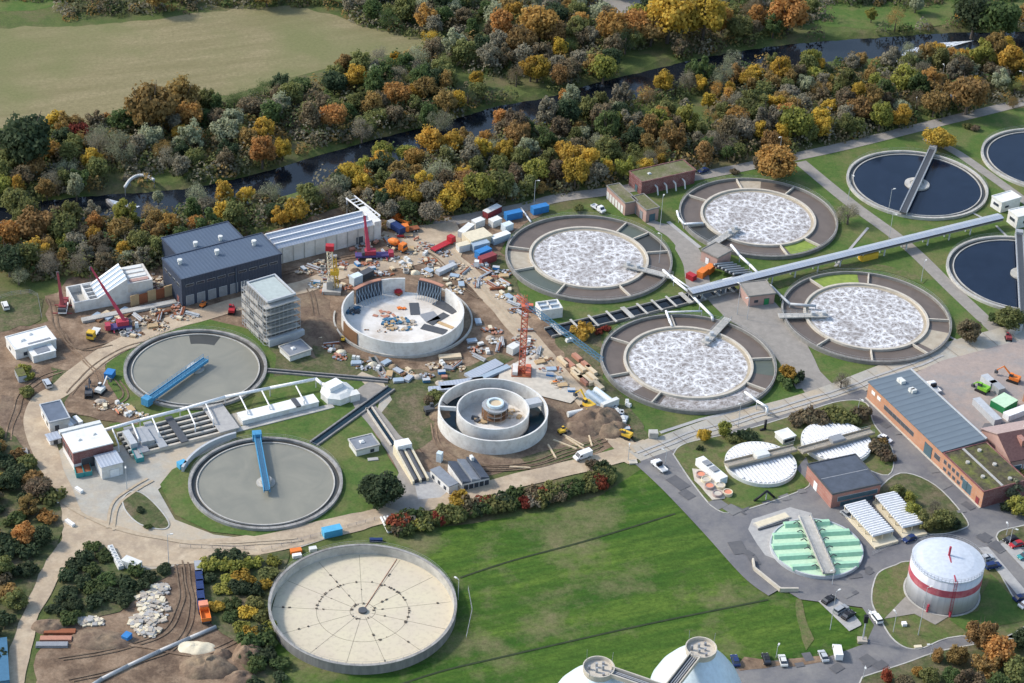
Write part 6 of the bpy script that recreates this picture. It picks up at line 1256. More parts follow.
# white pipe portal in the west
t = pipe('pipe_portal', [(105, 430, 3.2), (140, 420, 3.2), (180, 410, 3.2), (225, 397, 3.2), (270, 388, 3.2), (316, 379, 3.2), (322, 384, 3.2), (334, 386, 2.8)], .5, 'white_paint', 'long white pipe portal running above the grit channels to white octagon', 'pipe')
q = [(112, 428), (132, 423), (152, 417), (188, 409), (206, 404), (240, 396), (262, 391), (296, 386)]
for u, v in q:
    g = G(u, v, 3.2)-Vector((t.location.x, t.location.y, 0)); MB().path([g, g+Vector((3.2, -7.5, 0)), g+Vector((3.2, -7.5, -2.6))], .22, 6).build('cross_arm', 'white_paint', t)
b = Bld('grit_channels', 'block of long parallel grit channels with pale walls by the yard', 'channels', (118, 432), (131, 455), (131, 457), (236, 428), h=1.2)
MB().box(0, b.Lx, 0, b.Ly, 0, .5).build('channel_floor', 'dark_water', b.t)
for k in range(6): MB().box(0, b.Lx, k*b.Ly/5.2-.35, k*b.Ly/5.2+.35, 0, 1.25+.002*k).build('channel_wall', 'concrete' if k % 2 else 'pale_rim', b.t)
for k in range(3): MB().box(b.Lx*.42, b.Lx*.95, (k*2+1)*b.Ly/5.2*.98-.5+.7, (k*2+1)*b.Ly/5.2+.6, .5, .62).build('channel_water', 'brown_water', b.t)
for x_, m_, w_ in ((.12, 'mid_grey', 3), (.3, 'steel', 2.4), (.5, 'dark_grey', 2.2), (.93, 'light_paving', 6)):
    MB().box(b.Lx*x_-w_/2, b.Lx*x_+w_/2, -.8, b.Ly+.8, 1.35, 1.7).build('cross_platform', m_, b.t)
for x_ in (.06, .16, .22): MB().box(b.Lx*x_-1, b.Lx*x_+1, b.Ly*.2, b.Ly*.8, 1.3, 3.2-x_*3).build('rake_machine', 'steel' if x_ > .1 else 'light_grey', b.t)
a, c = G(240, 417, 2), G(316, 398, 2); o = Vector((a.x, a.y, 0)); t = thing('covered_channel', 'white covered channel running right to the white octagonal station', 'channel', o); th = math.atan2((c-a).y, (c-a).x); t.rotation_euler[2] = th; Lw = (c-a).length
MB().box(0, Lw, -2, 2, 0, 1.8).build('wall', 'white_wall', t); MB().box(-.1, Lw+.1, -2.2, 2.2, 1.8, 2.1).build('cover', 'white_roof', t); MB().box(-4, Lw+4, -4.4, -2.3, 0, .4).build('footing', 'concrete', t)
MB().box(Lw*.7, Lw*.76, -2.25, 2.25, 1.9, 2.4).build('cover_clamp', 'dark_grey', t)
g = G(337, 397); t = thing('octagon_station', 'white octagonal station house at the end of the white covered channel', 'pump station', (g.x, g.y, 0), .3)
MB().cyl(0, 0, 0, 2.4, 4.9, 8).build('wall', 'white_wall', t); MB().cyl(0, 0, 2.4, 3.1, 5.1, 8, 3.4).build('roof', 'offwhite', t); MB().rbox(-1, .8, 3.1, 4.6, 5, 3.4, .5).build('roof_box', 'white_paint', t); MB().rbox(4.5, -2.4, 0, 2.6, 3, 2.6, .2).build('annex', 'offwhite', t)
# blue wall ring beside the lower grey basin
x, y, Rr = fitc(188, 342.9, 437.2, 528, 1.0); g = Vector((x, y, 0)); t = thing('curved_retaining_wall', 'pale curved retaining wall hugging upper left of lower grey basin', 'retaining wall', g); MB().ring(0, 0, Rr+2.2, Rr+2.9, 0, 1.9, 30, R(118), R(172)).build('wall', 'light_grey', t)
# ------------------------------------------------------------------ vehicles
def wheels(t, xs, y, r_, w_=.28):
    for x_ in xs:
        for s in (-1, 1):
            a = MB().tube((x_, s*y-w_/2, r_), (x_, s*y+w_/2, r_), r_, 14).build('wheel', 'rubber', t); MB().tube((x_, s*(y+w_/2)-.02, r_), (x_, s*(y+w_/2)+.03, r_), r_*.55, 10).build('rim', 'silver', a)
def profile(t, prof, hw, m, name='body', inset=0): return MB().xprism(prof, -hw, hw).build(name, m, t)
def make_car(m='silver', kind='car'):
    t = thing(kind, '', 'car')
    if kind == 'car':
        profile(t, [(-2.15, .35), (2.15, .35), (2.2, .7), (1.3, .92), (-2.0, .98), (-2.2, .75)], .88, m)
        MB().add([(-1.75, -.8, .97), (1.15, -.8, .93), (1.15, .8, .93), (-1.75, .8, .97), (-1.2, -.66, 1.42), (.25, -.66, 1.44), (.25, .66, 1.44), (-1.2, .66, 1.42)], [(3, 2, 1, 0), (4, 5, 6, 7), (0, 1, 5, 4), (1, 2, 6, 5), (2, 3, 7, 6), (3, 0, 4, 7)]).build('windows', 'glass', t)
        MB().box(-1.22, .27, -.67, .67, 1.425, 1.48).build('roof', m, t)
        wheels(t, (-1.35, 1.35), .8, .33)
        for s in (-.6, .6): MB().box(2.12, 2.21, s-.18, s+.18, .58, .72).build('headlight', 'offwhite', t)
    elif kind == 'estate_car':
        profile(t, [(-2.3, .35), (2.3, .35), (2.35, .8), (1.4, 1.0), (-2.3, 1.08)], .92, m)
        MB().add([(-2.25, -.84, 1.07), (1.3, -.84, .99), (1.3, .84, .99), (-2.25, .84, 1.07), (-2.1, -.7, 1.6), (.4, -.7, 1.62), (.4, .7, 1.62), (-2.1, .7, 1.6)], [(3, 2, 1, 0), (4, 5, 6, 7), (0, 1, 5, 4), (1, 2, 6, 5), (2, 3, 7, 6), (3, 0, 4, 7)]).build('windows', 'glass', t)
        MB().box(-2.12, .42, -.71, .71, 1.605, 1.67).build('roof', m, t); wheels(t, (-1.45, 1.45), .84, .35)
    elif kind == 'van':
        profile(t, [(-2.8, .4), (2.75, .4), (2.8, .95), (2.1, 1.2), (1.3, 2.1), (-2.75, 2.2)], .98, m)
        profile(t, [(2.15, 1.27), (1.42, 2.08), (1.36, 1.95), (2.05, 1.2)], .8, 'glass', 'windscreen')
        for s in (-1, 1): MB().box(.7, 1.6, s*.99-.02, s*.99+.02, 1.25, 1.8).build('side_window', 'glass', t)
        wheels(t, (-1.7, 1.8), .9, .36)
    elif kind == 'pickup_truck':
        profile(t, [(.3, .5), (2.9, .5), (2.95, 1.15), (2.3, 1.35), (1.7, 2.1), (.4, 2.1)], .98, m, 'cab')
        profile(t, [(2.36, 1.38), (1.8, 2.02), (1.72, 1.98), (2.28, 1.34)], .82, 'glass', 'windscreen'); MB().box(.5, 1.6, -.82, .82, 2.1, 2.16).build('roof', m, t)
        MB().box(-2.9, .2, -1, 1, .65, .85).build('flatbed', 'light_grey', t)
        for s in (-1, 1): MB().box(-2.9, .2, s*.98-.04, s*.98+.04, .85, 1.2).build('side_board', m, t)
        MB().box(-2.94, -2.86, -.93, .93, .85, 1.2).build('tailgate', m, t); MB().box(-.2, .2, -.93, .93, .85, 2.0).build('tool_box', 'black', t); wheels(t, (-1.9, 1.9), .88, .38)
    return t
PROT = {}
def car(u, v, u2, v2, m, kind, label, group=None, scale=1):
    """parked at pixel (u,v), nose towards (u2,v2)"""
    g, q = G(u, v), G(u2, v2); a = math.atan2(q.y-g.y, q.x-g.x)
    if kind not in PROT: t = PROT[kind] = make_car(m, kind); t.location = (g.x, g.y, .24)
    else:
        t = dup(PROT[kind], (g.x, g.y, .24), a)
    for c in t.children:
        if c.name.split('.')[0] in ('body', 'cab', 'roof', 'side_board', 'tailgate'): slot(c, m)
    t.location = (g.x, g.y, .4 if v > 540 and u > 975 else .26); t.rotation_euler[2] = a; t['label'] = label; t['category'] = 'van' if kind == 'van' else ('truck' if kind == 'pickup_truck' else 'car')
    if group: t['group'] = group
    return t
GC = 'cars parked around the works'
for a in [(847, 517, 851, 520, 'silver', 'car', 'silver car parked beside the brick building near the left carport'), (909, 541, 904, 543, 'navy', 'car', 'dark blue car parked at the lower end of the right carport'), (828.5, 602, 835, 598, 'black', 'car', 'black car in the small parking bay, rearmost of three'), (840.5, 612, 847, 608, 'steel', 'estate_car', 'grey green car in the small parking bay, middle of three'), (848, 617.5, 854, 613.5, 'black', 'car', 'black car in the small parking bay, front one of three'), (875.5, 620, 871, 614, 'white_paint', 'estate_car', 'white estate car driving on the asphalt left of the gas holder'), (837, 655, 835, 645, 'white_paint', 'van', 'white van parked on the meadow edge below the parking bay'), (823, 658.5, 820, 652, 'light_grey', 'car', 'small silver car parked left of the white van on the meadow edge'), (782.5, 663, 780.5, 656, 'offwhite', 'car', 'small white car parked alone on the meadow edge near bottom road'), (766, 661.5, 764, 655, 'black', 'car', 'dark car parked left of the white one at the bottom road'), (735, 663, 733, 657, 'navy', 'car', 'dark teal car parked beside the right digester'),
          (992, 568.5, 999, 567, 'navy', 'estate_car', 'blue car parked right beside the gas holder'), (985.5, 560.5, 991, 559, 'light_grey', 'car', 'pale car partly hidden behind the gas holder'), (1020, 600.5, 1027, 598, 'navy', 'car', 'dark blue car parked lower down in the right parking strip'), (1025, 607, 1031, 604, 'white_paint', 'car', 'white car cut by right edge beside dark blue car'), (1010, 542, 1003, 544, 'black', 'car', 'black car in upper right bay above the red car'), (1016, 547, 1009, 549, 'red_paint', 'car', 'red car in the upper right parking bay'), (1024, 558.5, 1018, 560.5, 'teal_paint', 'car', 'teal car at right edge below the red car'),
          (703, 172.5, 698, 174, 'navy', 'car', 'small dark blue car on the forest road right of maroon building'), (47.5, 386, 44, 380, 'silver', 'estate_car', 'silver car parked on haul road below the white flat building'), (5.5, 308, 3, 302, 'offwhite', 'estate_car', 'white car on the small lawn at the left edge'), (884.5, 441, 890, 444, 'white_paint', 'car', 'white car under the bushes right of covered tank')]:
    car(*a, group=GC)
car(582.5, 458.5, 574, 461.5, 'white_paint', 'van', 'white van driving on sandy haul road behind the hedge')
car(659, 469, 654, 464.5, 'white_paint', 'pickup_truck', 'white pickup truck with black cab window on the asphalt road'); car(598, 211, 603, 214, 'white_paint', 'pickup_truck', 'white truck with dark bed at the forest road beside mossy building'); car(933, 390, 929, 386, 'white_paint', 'pickup_truck', 'white truck parked behind the long orange hall')
def lorry(u, v, u2, v2, m1, m2, label, load='box', Lb=5.5):
    g, q = G(u, v), G(u2, v2); t = thing('truck', label, 'truck', (g.x, g.y, .2), math.atan2(q.y-g.y, q.x-g.x), 'site trucks')
    c = MB().box(Lb/2-.2, Lb/2+1.9, -1.2, 1.2, .7, 2.9, (.9, .95), (-.1, 0)).build('cab', m1, t); MB().box(Lb/2+1.72, Lb/2+1.86, -1.0, 1.0, 1.7, 2.5).build('windscreen', 'glass', c)
    MB().box(-Lb/2, Lb/2-.3, -.9, .9, .6, .95).build('chassis', 'dark_grey', t)
    if load == 'tip':
        for a in ((-Lb/2, Lb/2-.4, -1.2, -1.1, .95, 2.1), (-Lb/2, Lb/2-.4, 1.1, 1.2, .95, 2.1), (Lb/2-.5, Lb/2-.4, -1.09, 1.09, .95, 2.4), (-Lb/2, -Lb/2+.1, -1.09, 1.09, .95, 2.1), (-Lb/2, Lb/2-.4, -1.09, 1.09, .96, 1.05)): MB().box(*a).build('tipper_bed', m2, t)
    elif load == 'mixer': MB().lathe(0, 0, [(.5, -2.4), (1.2, -1), (1.25, .8), (.7, 2)], 20).build('mixer_drum', m2, t)
    else: MB().box(-Lb/2, Lb/2-.4, -1.2, 1.2, .95, 2.9 if load == 'box' else 1.3).build('load_box' if load == 'box' else 'flatbed', m2, t)
    for ch in t.children:
        if ch.name.startswith('mixer'): ch.rotation_euler = (0, R(78), 0); ch.location = (-.2, 0, 2.2)
    wheels(t, (-Lb/2+.8, -Lb/2+2, Lb/2+1), 1.05, .5, .3); return t
lorry(404, 224, 397, 221, 'orange_paint', 'orange_paint', 'orange truck at forest edge, the upper of two orange ones', 'tip'); lorry(413, 231.5, 407, 232.5, 'orange_paint', 'rust', 'orange truck right of the blue truck below its orange twin', 'flat', 4); lorry(397.5, 233, 393, 230, 'silver', 'navy', 'dark blue truck with silver cab beside long silver hall end', 'box'); lorry(394.5, 248, 399, 250, 'orange_paint', 'orange_paint', 'orange truck standing right of the red crane foot', 'mixer')
lorry(441, 249, 447, 246, 'red_paint', 'red_paint', 'red truck at the junction left of site container cluster', 'flat', 8); lorry(205.5, 619.5, 204, 613, 'salmon', 'orange_paint', 'orange tipper at lower end of the blue container row', 'tip', 4.5)
lorry(95, 335, 92, 339, 'yellow_paint', 'offwhite', 'small yellow truck with pale flatbed on the brown ground', 'flat', 4.2)
def digger(u, v, deg, m, label, arm=55, cat='excavator', name='excavator', s=1.0, low=False):
    g = G(u, v); t = thing(name, label, cat, (g.x, g.y, .15), R(deg), 'construction diggers'); t.scale = (s, s, s)
    for k in (-1.0, 1.0): MB().xprism([(-1.7, .15), (-1.4, 0), (1.4, 0), (1.7, .15), (1.7, .6), (1.4, .8), (-1.4, .8), (-1.7, .6)], k-.25, k+.25).build('track', 'rubber', t)
    h_ = MB().box(-1.7, 1.1, -1.05, 1.05, .95, 1.9).build('house', m, t); MB().box(.1, 1.2, .15, 1.05, 1.9, 2.8, (.85, .9)).build('cab', 'glass', h_); MB().box(.15, 1.1, .2, 1.0, 2.8, 2.88).build('cab_roof', m, h_)
    a = Vector((1.0, -.2, 1.5)); b_ = a+(Vector((1.0, 0, .3)) if low else Vector((2.4, 0, 2.0))); c = b_+(Vector((.9, 0, -1.0)) if low else Vector((1.8, 0, -1.9)))
    MB().beam(a, b_, .35, .45).build('boom', m, t); MB().beam(b_, c, .3, .35).build('stick', m, t); MB().xprism([(c.x-.5, c.z-.7), (c.x+.4, c.z-.9), (c.x+.5, c.z), (c.x-.1, c.z+.2)], -.6, .2).build('bucket', 'dark_grey', t); return t
digger(89, 396, 100, 'dark_grey', 'dark small excavator on the bare ground left of white one'); digger(101, 393, 70, 'offwhite', 'white cabbed excavator on the bare ground below the grey basin'); digger(430, 413, 20, 'dark_grey', 'dark excavator digging at the left side of double ring basin'); digger(588, 409, 130, 'yellow_paint', 'yellow excavator beside the haul road at blue silos', s=1.2); digger(587, 417.5, 60, 'yellow_paint', 'yellow wheel loader beside two white tanks, below yellow excavator', s=.8, low=True); digger(562, 433.5, 30, 'yellow_paint', 'yellow roller standing alone at the dark soil heap', s=.7, low=True); digger(626, 438, 150, 'yellow_paint', 'black and yellow telehandler at the haul road junction', low=True); digger(555, 384, 10, 'orange_paint', 'tiny orange machine on the pale slab beside orange tower crane', s=.45, low=True)
digger(1013, 382, 150, 'orange_paint', 'white and orange wheeled excavator at the right edge', s=1.1); digger(982, 392, 140, 'lime', 'bright lime green loader in the paved yard', s=1.15, low=True); digger(232, 313, 90, 'red_paint', 'bright red machine at the foot of the scaffolded tower', s=.9, low=True); digger(203, 307, 60, 'orange_paint', 'small orange machine in front of dark blue hall', s=.6, low=True); digger(343, 341, 90, 'yellow_paint', 'small yellow machine left of open round basin', s=.5, low=True); digger(1008, 340, 90, 'dark_red', 'dark red machine near the right edge behind the paved yard', s=.8, low=True)
# mobile cranes
def mcrane(u, v, deg, tip, tz, m, bm, label, Lc=7, bw=.8, base=None):
    g = G(u, v); t = thing('mobile_crane', label, 'crane', (g.x, g.y, .15), R(deg), 'mobile cranes'); o = t.location.copy()
    MB().box(-Lc/2, Lc/2, -1.3, 1.3, .7, 1.4).build('chassis', m, t); c = MB().box(Lc/2-.2, Lc/2+1.6, -1.2, 1.2, .6, 2.3, (.85, 1)).build('cab', bm, t); MB().box(Lc/2+1.4, Lc/2+1.55, -1, 1, 1.4, 2.1).build('windscreen', 'glass', c)
    wheels(t, [(-Lc/2+1)+k*(Lc-2)/3 for k in range(4)], 1.1, .5, .3); s = MB().box(-2.4, 1.2, -1.1, 1.1, 1.5, 3.0).build('superstructure', bm, t); MB().box(-3.4, -2.45, -1.2, 1.2, 1.5, 2.6).build('counterweight', 'dark_grey', t)
    for x_ in (-Lc/2+.5, Lc/2-.8):
        for k in (-1, 1): MB().box(x_-.15, x_+.15, min(k*1.3, k*3), max(k*1.3, k*3), .5, .75).build('outrigger', bm, t)
    e = G(*tip, tz)-o; c_, s_ = math.cos(-R(deg)), math.sin(-R(deg)); e = Vector((e.x*c_-e.y*s_, e.x*s_+e.y*c_, e.z)); a = Vector((-1.2, 0, 2.8))
    for k in range(3):
        p, q = a.lerp(e, k/3), a.lerp(e, (k+1)/3); MB().tube(p, q, bw*(1-.22*k), 4, bw*(1-.22*k)*.97).build('boom_section', bm, t)
    MB().tube(e, e+Vector((0, 0, -1.2)), .5, 6).build('boom_head', 'dark_grey', t); MB().tube(e, Vector((e.x, e.y, max(1, e.z-9))), .07, 4).build('hook_rope', 'dark_grey', t); return t
mcrane(121, 329, 200, (90.5, 267), 17, 'purple', 'crimson', 'red mobile crane with raised boom before the sloping concrete hall', Lc=6.5, bw=.75)
mcrane(63.6, 311, 95, (57.5, 272), 12, 'white_paint', 'dark_red', 'white crane truck with dark red boom at the left end of sloping hall', Lc=6, bw=.75)
mcrane(372, 258, 10, (364.5, 216), 12, 'purple', 'crimson', 'red crane on purple truck beside the long silver hall', Lc=11, bw=.9)
# tower cranes
def lattice(mb, p, q, w_, n, r_=.09):
    p, q = Vector(p), Vector(q); d = (q-p).normalized(); a = Vector((-d.y, d.x, 0)) if abs(d.z) < .9 else Vector((1, 0, 0)); a.normalize(); b_ = d.cross(a)
    C = [a*w_/2+b_*w_/2, a*w_/2-b_*w_/2, -a*w_/2-b_*w_/2, -a*w_/2+b_*w_/2]
    for c in C: mb.tube(p+c, q+c, r_, 4)
    for k in range(n):
        s, e = p.lerp(q, k/n), p.lerp(q, (k+1)/n)
        for i in range(4): mb.tube(s+C[i], e+C[(i+1) % 4], r_*.7, 3); mb.tube(s+C[i], s+C[(i+1) % 4], r_*.6, 3)
    return mb
def tower(u, v, vt, m, jm, jib, label, cw=5, w_=1.8, r_=.2):
    g = G(u, v); h_ = hgt(u, v, vt); t = thing('tower_crane', label, 'crane', (g.x, g.y, 0), 0, 'tower cranes')
    bs = MB().box(-3, 3, -3, 3, 0, .6).build('base_frame', 'rust', t); 
    for x_ in (-1, 1): MB().box(x_*2-.8, x_*2+.8, -2.4, 2.4, .6, 1.8).build('ballast', 'offwhite' if x_ < 0 else m, t)
    lattice(MB(), (0, 0, .6), (0, 0, h_-1), w_, int(h_/1.8), r_).build('mast', m, t); MB().box(-1.1, 1.1, -1.1, 1.1, h_-1.4, h_-.6).build('slewing_ring', m, t)
    c = MB().box(.9, 2.3, -2.2, -.9, h_-1.6, h_+.6).build('operator_cab', m, t); MB().box(1.1, 2.1, -2.26, -2.2, h_-.9, h_+.3).build('window', 'glass', c)
    e = G(*jib[:2], jib[2]*0+h_-.2); d = (e-Vector((g.x, g.y, e.z))); Lj = min(d.length, 60); d.normalize(); z_ = Vector((0, 0, h_-.2))
    lattice(MB(), z_+d*.6, z_+d*Lj, 1.1, int(Lj/1.8), .09).build('jib', jm, t); lattice(MB(), z_-d*.6, z_-d*cw, 1.1, 3, .09).build('counter_jib', m, t)
    MB().beam(z_-d*(cw-1.5)+Vector((0, 0, -1.4)), z_-d*cw+Vector((0, 0, -1.4)), 1.6, 1.6).build('counterweight', 'concrete', t); lattice(MB(), (0, 0, h_), (0, 0, h_+2.6), .8, 2, .08).build('tower_head', m, t); return t
tower(521.5, 373, 303, 'crane_orange', 'form_blue', (602, 360, 0), 'orange tower crane with long blue jib beside double ring basin')
g = G(332, 291); t = thing('tower_crane', 'yellow folded tower crane with red top on the building site', 'crane', (g.x, g.y, 0), 0, 'tower cranes'); h_ = hgt(331, 291, 250)
MB().box(-3, 3, -2.6, 2.6, 0, 1.2).build('base_frame', 'concrete', t); MB().box(-1.6, .4, -1.2, 1.2, 1.2, 4).build('ballast', 'concrete', t); lattice(MB(), (0, 0, 1.2), (-.8, 0, h_), 1.7, 9, .13).build('mast', 'cream', t); lattice(MB(), (1.6, 0, 1.6), (.7, 0, h_-2), 1.0, 9, .1).build('folded_jib', 'yellow_paint', t); MB().box(-2, .6, -1, 1, h_, h_+1.8).build('head', 'red_paint', t); MB().box(-.5, 2.2, -1, 1, h_*.42, h_*.42+1.5).build('winch', 'yellow_paint', t)
# ------------------------------------------------------------------ containers and cabins
def cont(u, v, u2, v2, m, label, Lx=6, h_=2.5, w_=2.45, z=.1, rm=None, name='container', grp='site containers and cabins'):
    g, q = G(u, v, z), G(u2, v2, z); t = thing(name, label, 'container', (g.x, g.y, z), math.atan2(q.y-g.y, q.x-g.x), grp)
    MB().box(-Lx/2, Lx/2, -w_/2, w_/2, 0, h_-.15).build('body', m, t); MB().box(-Lx/2-.04, Lx/2+.04, -w_/2-.04, w_/2+.04, h_-.15, h_).build('roof', rm or m, t)
    MB().box(Lx/2, Lx/2+.05, -w_/2+.15, w_/2-.15, .15, h_-.3).build('door', 'offwhite' if m in ('blue_paint',) else m, t)
    mb = MB(); n = int(Lx/.6)
    for k in range(n): mb.box(-Lx/2+.15+k*Lx/n, -Lx/2+.35+k*Lx/n, -w_/2-.05, -w_/2, .15, h_-.3)
    mb.build('rib', m, t); return t
for a, k in [((539.5, 212, 546, 210.5, 'blue_paint', 'blue cabin with white door at the forest road, the right of two'), {}), ((513, 218, 520, 216.5, 'blue_paint', 'blue cabin behind the container cluster, the left of two'), {}), ((492, 214.5, 499, 211, 'dark_red', 'dark red container with white roof behind the cluster', 7), dict(rm='white_roof')),
             ((480, 249, 486, 247.5, 'pale_blue', 'grey blue cabin in the cluster under beige roof, lower left'), {}), ((500, 241, 507, 238.5, 'pale_blue', 'pale blue container with white roof at the right of cluster', 7), dict(rm='white_roof')), ((483, 256, 489, 253.5, 'blue_paint', 'bright blue container below the beige roofed cabins', 5.5), {}), ((487, 262, 494, 259.5, 'dark_red', 'dark red container lowest of the cluster beside sandy road', 6), {}),
             ((466, 234, 472, 229, 'light_grey', 'grey cabin with white roof at upper left of cluster', 7), dict(rm='white_roof')), ((478, 226, 482, 224.5, 'offwhite', 'white cabin at top of the container cluster', 4), dict(rm='white_roof')), ((495, 225, 500, 223, 'offwhite', 'white cabin at upper right of container cluster', 4), dict(rm='white_roof')), ((507, 230, 511, 228.5, 'ice_blue', 'small pale blue box cabin at right end of cluster', 3.5), {}),
             ((477, 242, 484, 240, 'cream', 'wide beige roofed site cabin in middle of the cluster', 8.5, 3.0, 6), dict(rm='cream')), ((463, 250, 469, 248.5, 'offwhite', 'white cabin at lower left corner of cluster', 4.2), dict(rm='cream')),
             ((691, 279, 697, 282, 'red_paint', 'small red container beside the orange ones at brick pump house', 3, 1.9, 2), {}), ((702, 276, 707, 272, 'orange_paint', 'orange yellow container, left of a pair at brick pump house', 3.6, 2.3, 2.3), {}), ((709, 272, 714, 268, 'orange_paint', 'orange yellow container, right of a pair at brick pump house', 3.6, 2.3, 2.3), {}),
             ((332, 534.5, 341, 532.5, 'sky_paint', 'light blue container on the haul road verge behind empty basin', 5.2, 2.2), {}), ((182, 467, 187, 465, 'sky_paint', 'small blue box beside the grey basin at the yard', 2.4, 1.8, 1.8), {}), ((110, 377, 113, 373, 'blue_paint', 'small blue tank left of basin with diagonal bridge', 3, 2), {}),
             ((132, 567, 137, 569, 'offwhite', 'white box container on the yard beside white bags', 5, 2.2), {}), ((127, 639, 130, 636, 'blue_paint', 'tiny blue container on the digging site', 2.2, 1.5, 1.8), {}), ((21, 378, 24, 384, 'light_grey', 'small container with grassy roof at the left site', 4.5, 2.2), dict(rm='moss_roof')),
             ((1003, 407, 1010, 403, 'green_paint', 'dark green container with white roof panels in paved yard', 6.5, 2.6, 5.2), dict(rm='mint_light')), ((986, 415, 978, 407, 'light_grey', 'long grey container row left of the green container', 12, 2.4), {}), ((988, 385, 980, 378, 'light_grey', 'grey container pair behind the lime loader, rear one', 5, 2.4), {}), ((996, 391, 988, 384, 'steel', 'grey container pair behind the lime loader, front one', 5, 2.4), {}), ((1016, 416, 1024, 413, 'white_paint', 'long white container at the right edge behind the brick house', 9, 2.2), {}),
             ((356, 283, 362, 280.5, 'ice_blue', 'pale blue grey cabin behind the open round basin', 3.6, 3), {}), ((366, 277, 372, 274, 'dark_grey', 'dark roofed cabin behind the open round basin', 5, 2.2), {}), ((513, 352, 518, 349, 'offwhite', 'white cabin left of the orange tower crane', 3.4, 2.4, 2.6), {}), ((292, 252, 297, 250, 'light_grey', 'grey silo box at right end of dark blue hall', 2.4, 5, 2.4), {}), ((476.5, 267, 477, 264, 'white_paint', 'white toilet cabin at the sandy road beside the container cluster', 1.4, 2.4, 1.4), {}), ((439.5, 461, 441, 459, 'ice_blue', 'light blue toilet cabin behind the white sheds', 1.5, 3, 1.5), {}), ((653, 437, 661, 437, 'concrete', 'grey transformer box on the lawn at the road junction', 2.6, 2, 2), {}), ((1015, 332, 1022, 328, 'silver', 'silver box trailer near the right edge of the road', 4, 2.6), {})]:
    cont(*a, **k)
for i in range(5): cont(198.5+i*.8, 571+i*9.5, 199.5+i*.8, 578+i*9.5, 'navy' if i else 'steel', f'dark blue site container, {["topmost", "second", "third", "fourth", "lowest"][i]} in the row beside the bushes', 4.4, 1.8, 1.8)
cont(2.5, 665, 4, 690, 'form_blue', 'long dark blue trough container at the lower left edge', 16, 2, 3)
# skips
def skip(u, v, u2, v2, m, label, fill='rust'):
    g, q = G(u, v), G(u2, v2); t = thing('skip', label, 'skip', (g.x, g.y, .22), math.atan2(q.y-g.y, q.x-g.x), 'open skips')
    for a in ((-2.5, 2.5, -1.1, -1.0, 0, 1.5), (-2.5, 2.5, 1.0, 1.1, 0, 1.5), (-2.5, -2.4, -.99, .99, 0, 1.5), (2.4, 2.5, -.99, .99, 0, 1.5), (-2.39, 2.39, -.99, .99, .02, .12)): MB().box(*a).build('side_panel', m, t)
    MB().box(-2.38, 2.38, -.98, .98, .12, 1.1).build('contents', fill, t)
skip(79, 473, 81, 480, 'teal_paint', 'teal skip with reddish load, left of two at red brick building'); skip(87, 471.5, 89, 478, 'teal_paint', 'teal skip with reddish load, right of two at red brick building'); skip(138, 458, 141, 464, 'teal_paint', 'teal skip with pale load beside the grit channels', 'steel')
# containers for concrete rings (six round tubs)
for i, (u, v, lb) in enumerate([(700.4, 477.5, 'round pale tub with reddish rim beside white container, farthest of six'), (705.7, 482.5, 'round pale tub second from the far end of the group of six'), (709, 489, 'wide round tub with orange edge in the middle left of six'), (720, 488.5, 'round white tub nearest the end of long white container'), (717, 496.8, 'round tub nearest the road of six, white sided'), (727.4, 495.5, 'round tub with brown inside, rightmost of six')]):
    g = G(u, v); t = thing('round_tub', lb, 'tub', (g.x, g.y, .34), 0, 'round tubs beside the white container'); MB().ring(0, 0, 1.15, 1.4, 0, 1.1, 28).build('ring_wall', 'cream' if i % 2 else 'pink_roof', t); MB().cyl(0, 0, 0, .9, 1.15, 24).build('filling', 'salmon' if i in (0, 2, 5) else 'pale_rim', t)
sheet('gravel_pad', [(692, 470), (706, 472), (728, 492), (724, 500), (712, 502), (694, 482)], 'pale_rim', .37, jit=.6)
# beige sand box bed beside mint tank
b = Bld('sand_bed', 'beige rectangular sand bed beside the mint green tank', 'sand bed', (756, 521.5), (759, 528), (759, 528.5), (791, 517), h=.7); MB().box(0, b.Lx, 0, b.Ly, .2, .7).build('frame', 'concrete', b.t); MB().box(.3, b.Lx-.3, .3, b.Ly-.3, .7, .76).build('sand', 'cream', b.t)
q = thing('low_wall', 'dark low wall beside the beige sand bed', 'wall', G(758, 531)); MB().beam(Vector((0, 0, .2)), G(789, 522)-G(758, 531)+Vector((0, 0, .2)), .5, .5).build('wall', 'dark_grey', q)
# pale retaining wall at the road bend
q = [G(*p) for p in [(752.5, 562), (754, 571), (780, 592), (798, 592)]]; t = thing('retaining_wall', 'pale low retaining wall at the road bend below mint tank', 'wall', (q[0].x, q[0].y, 0)); q = [p-q[0] for p in q]
for i in range(3): MB().beam(q[i]+Vector((0, 0, .1)), q[i+1]+Vector((0, 0, .1)), .5, 1.3+.003*i).build('wall_section', 'pale_rim', t)
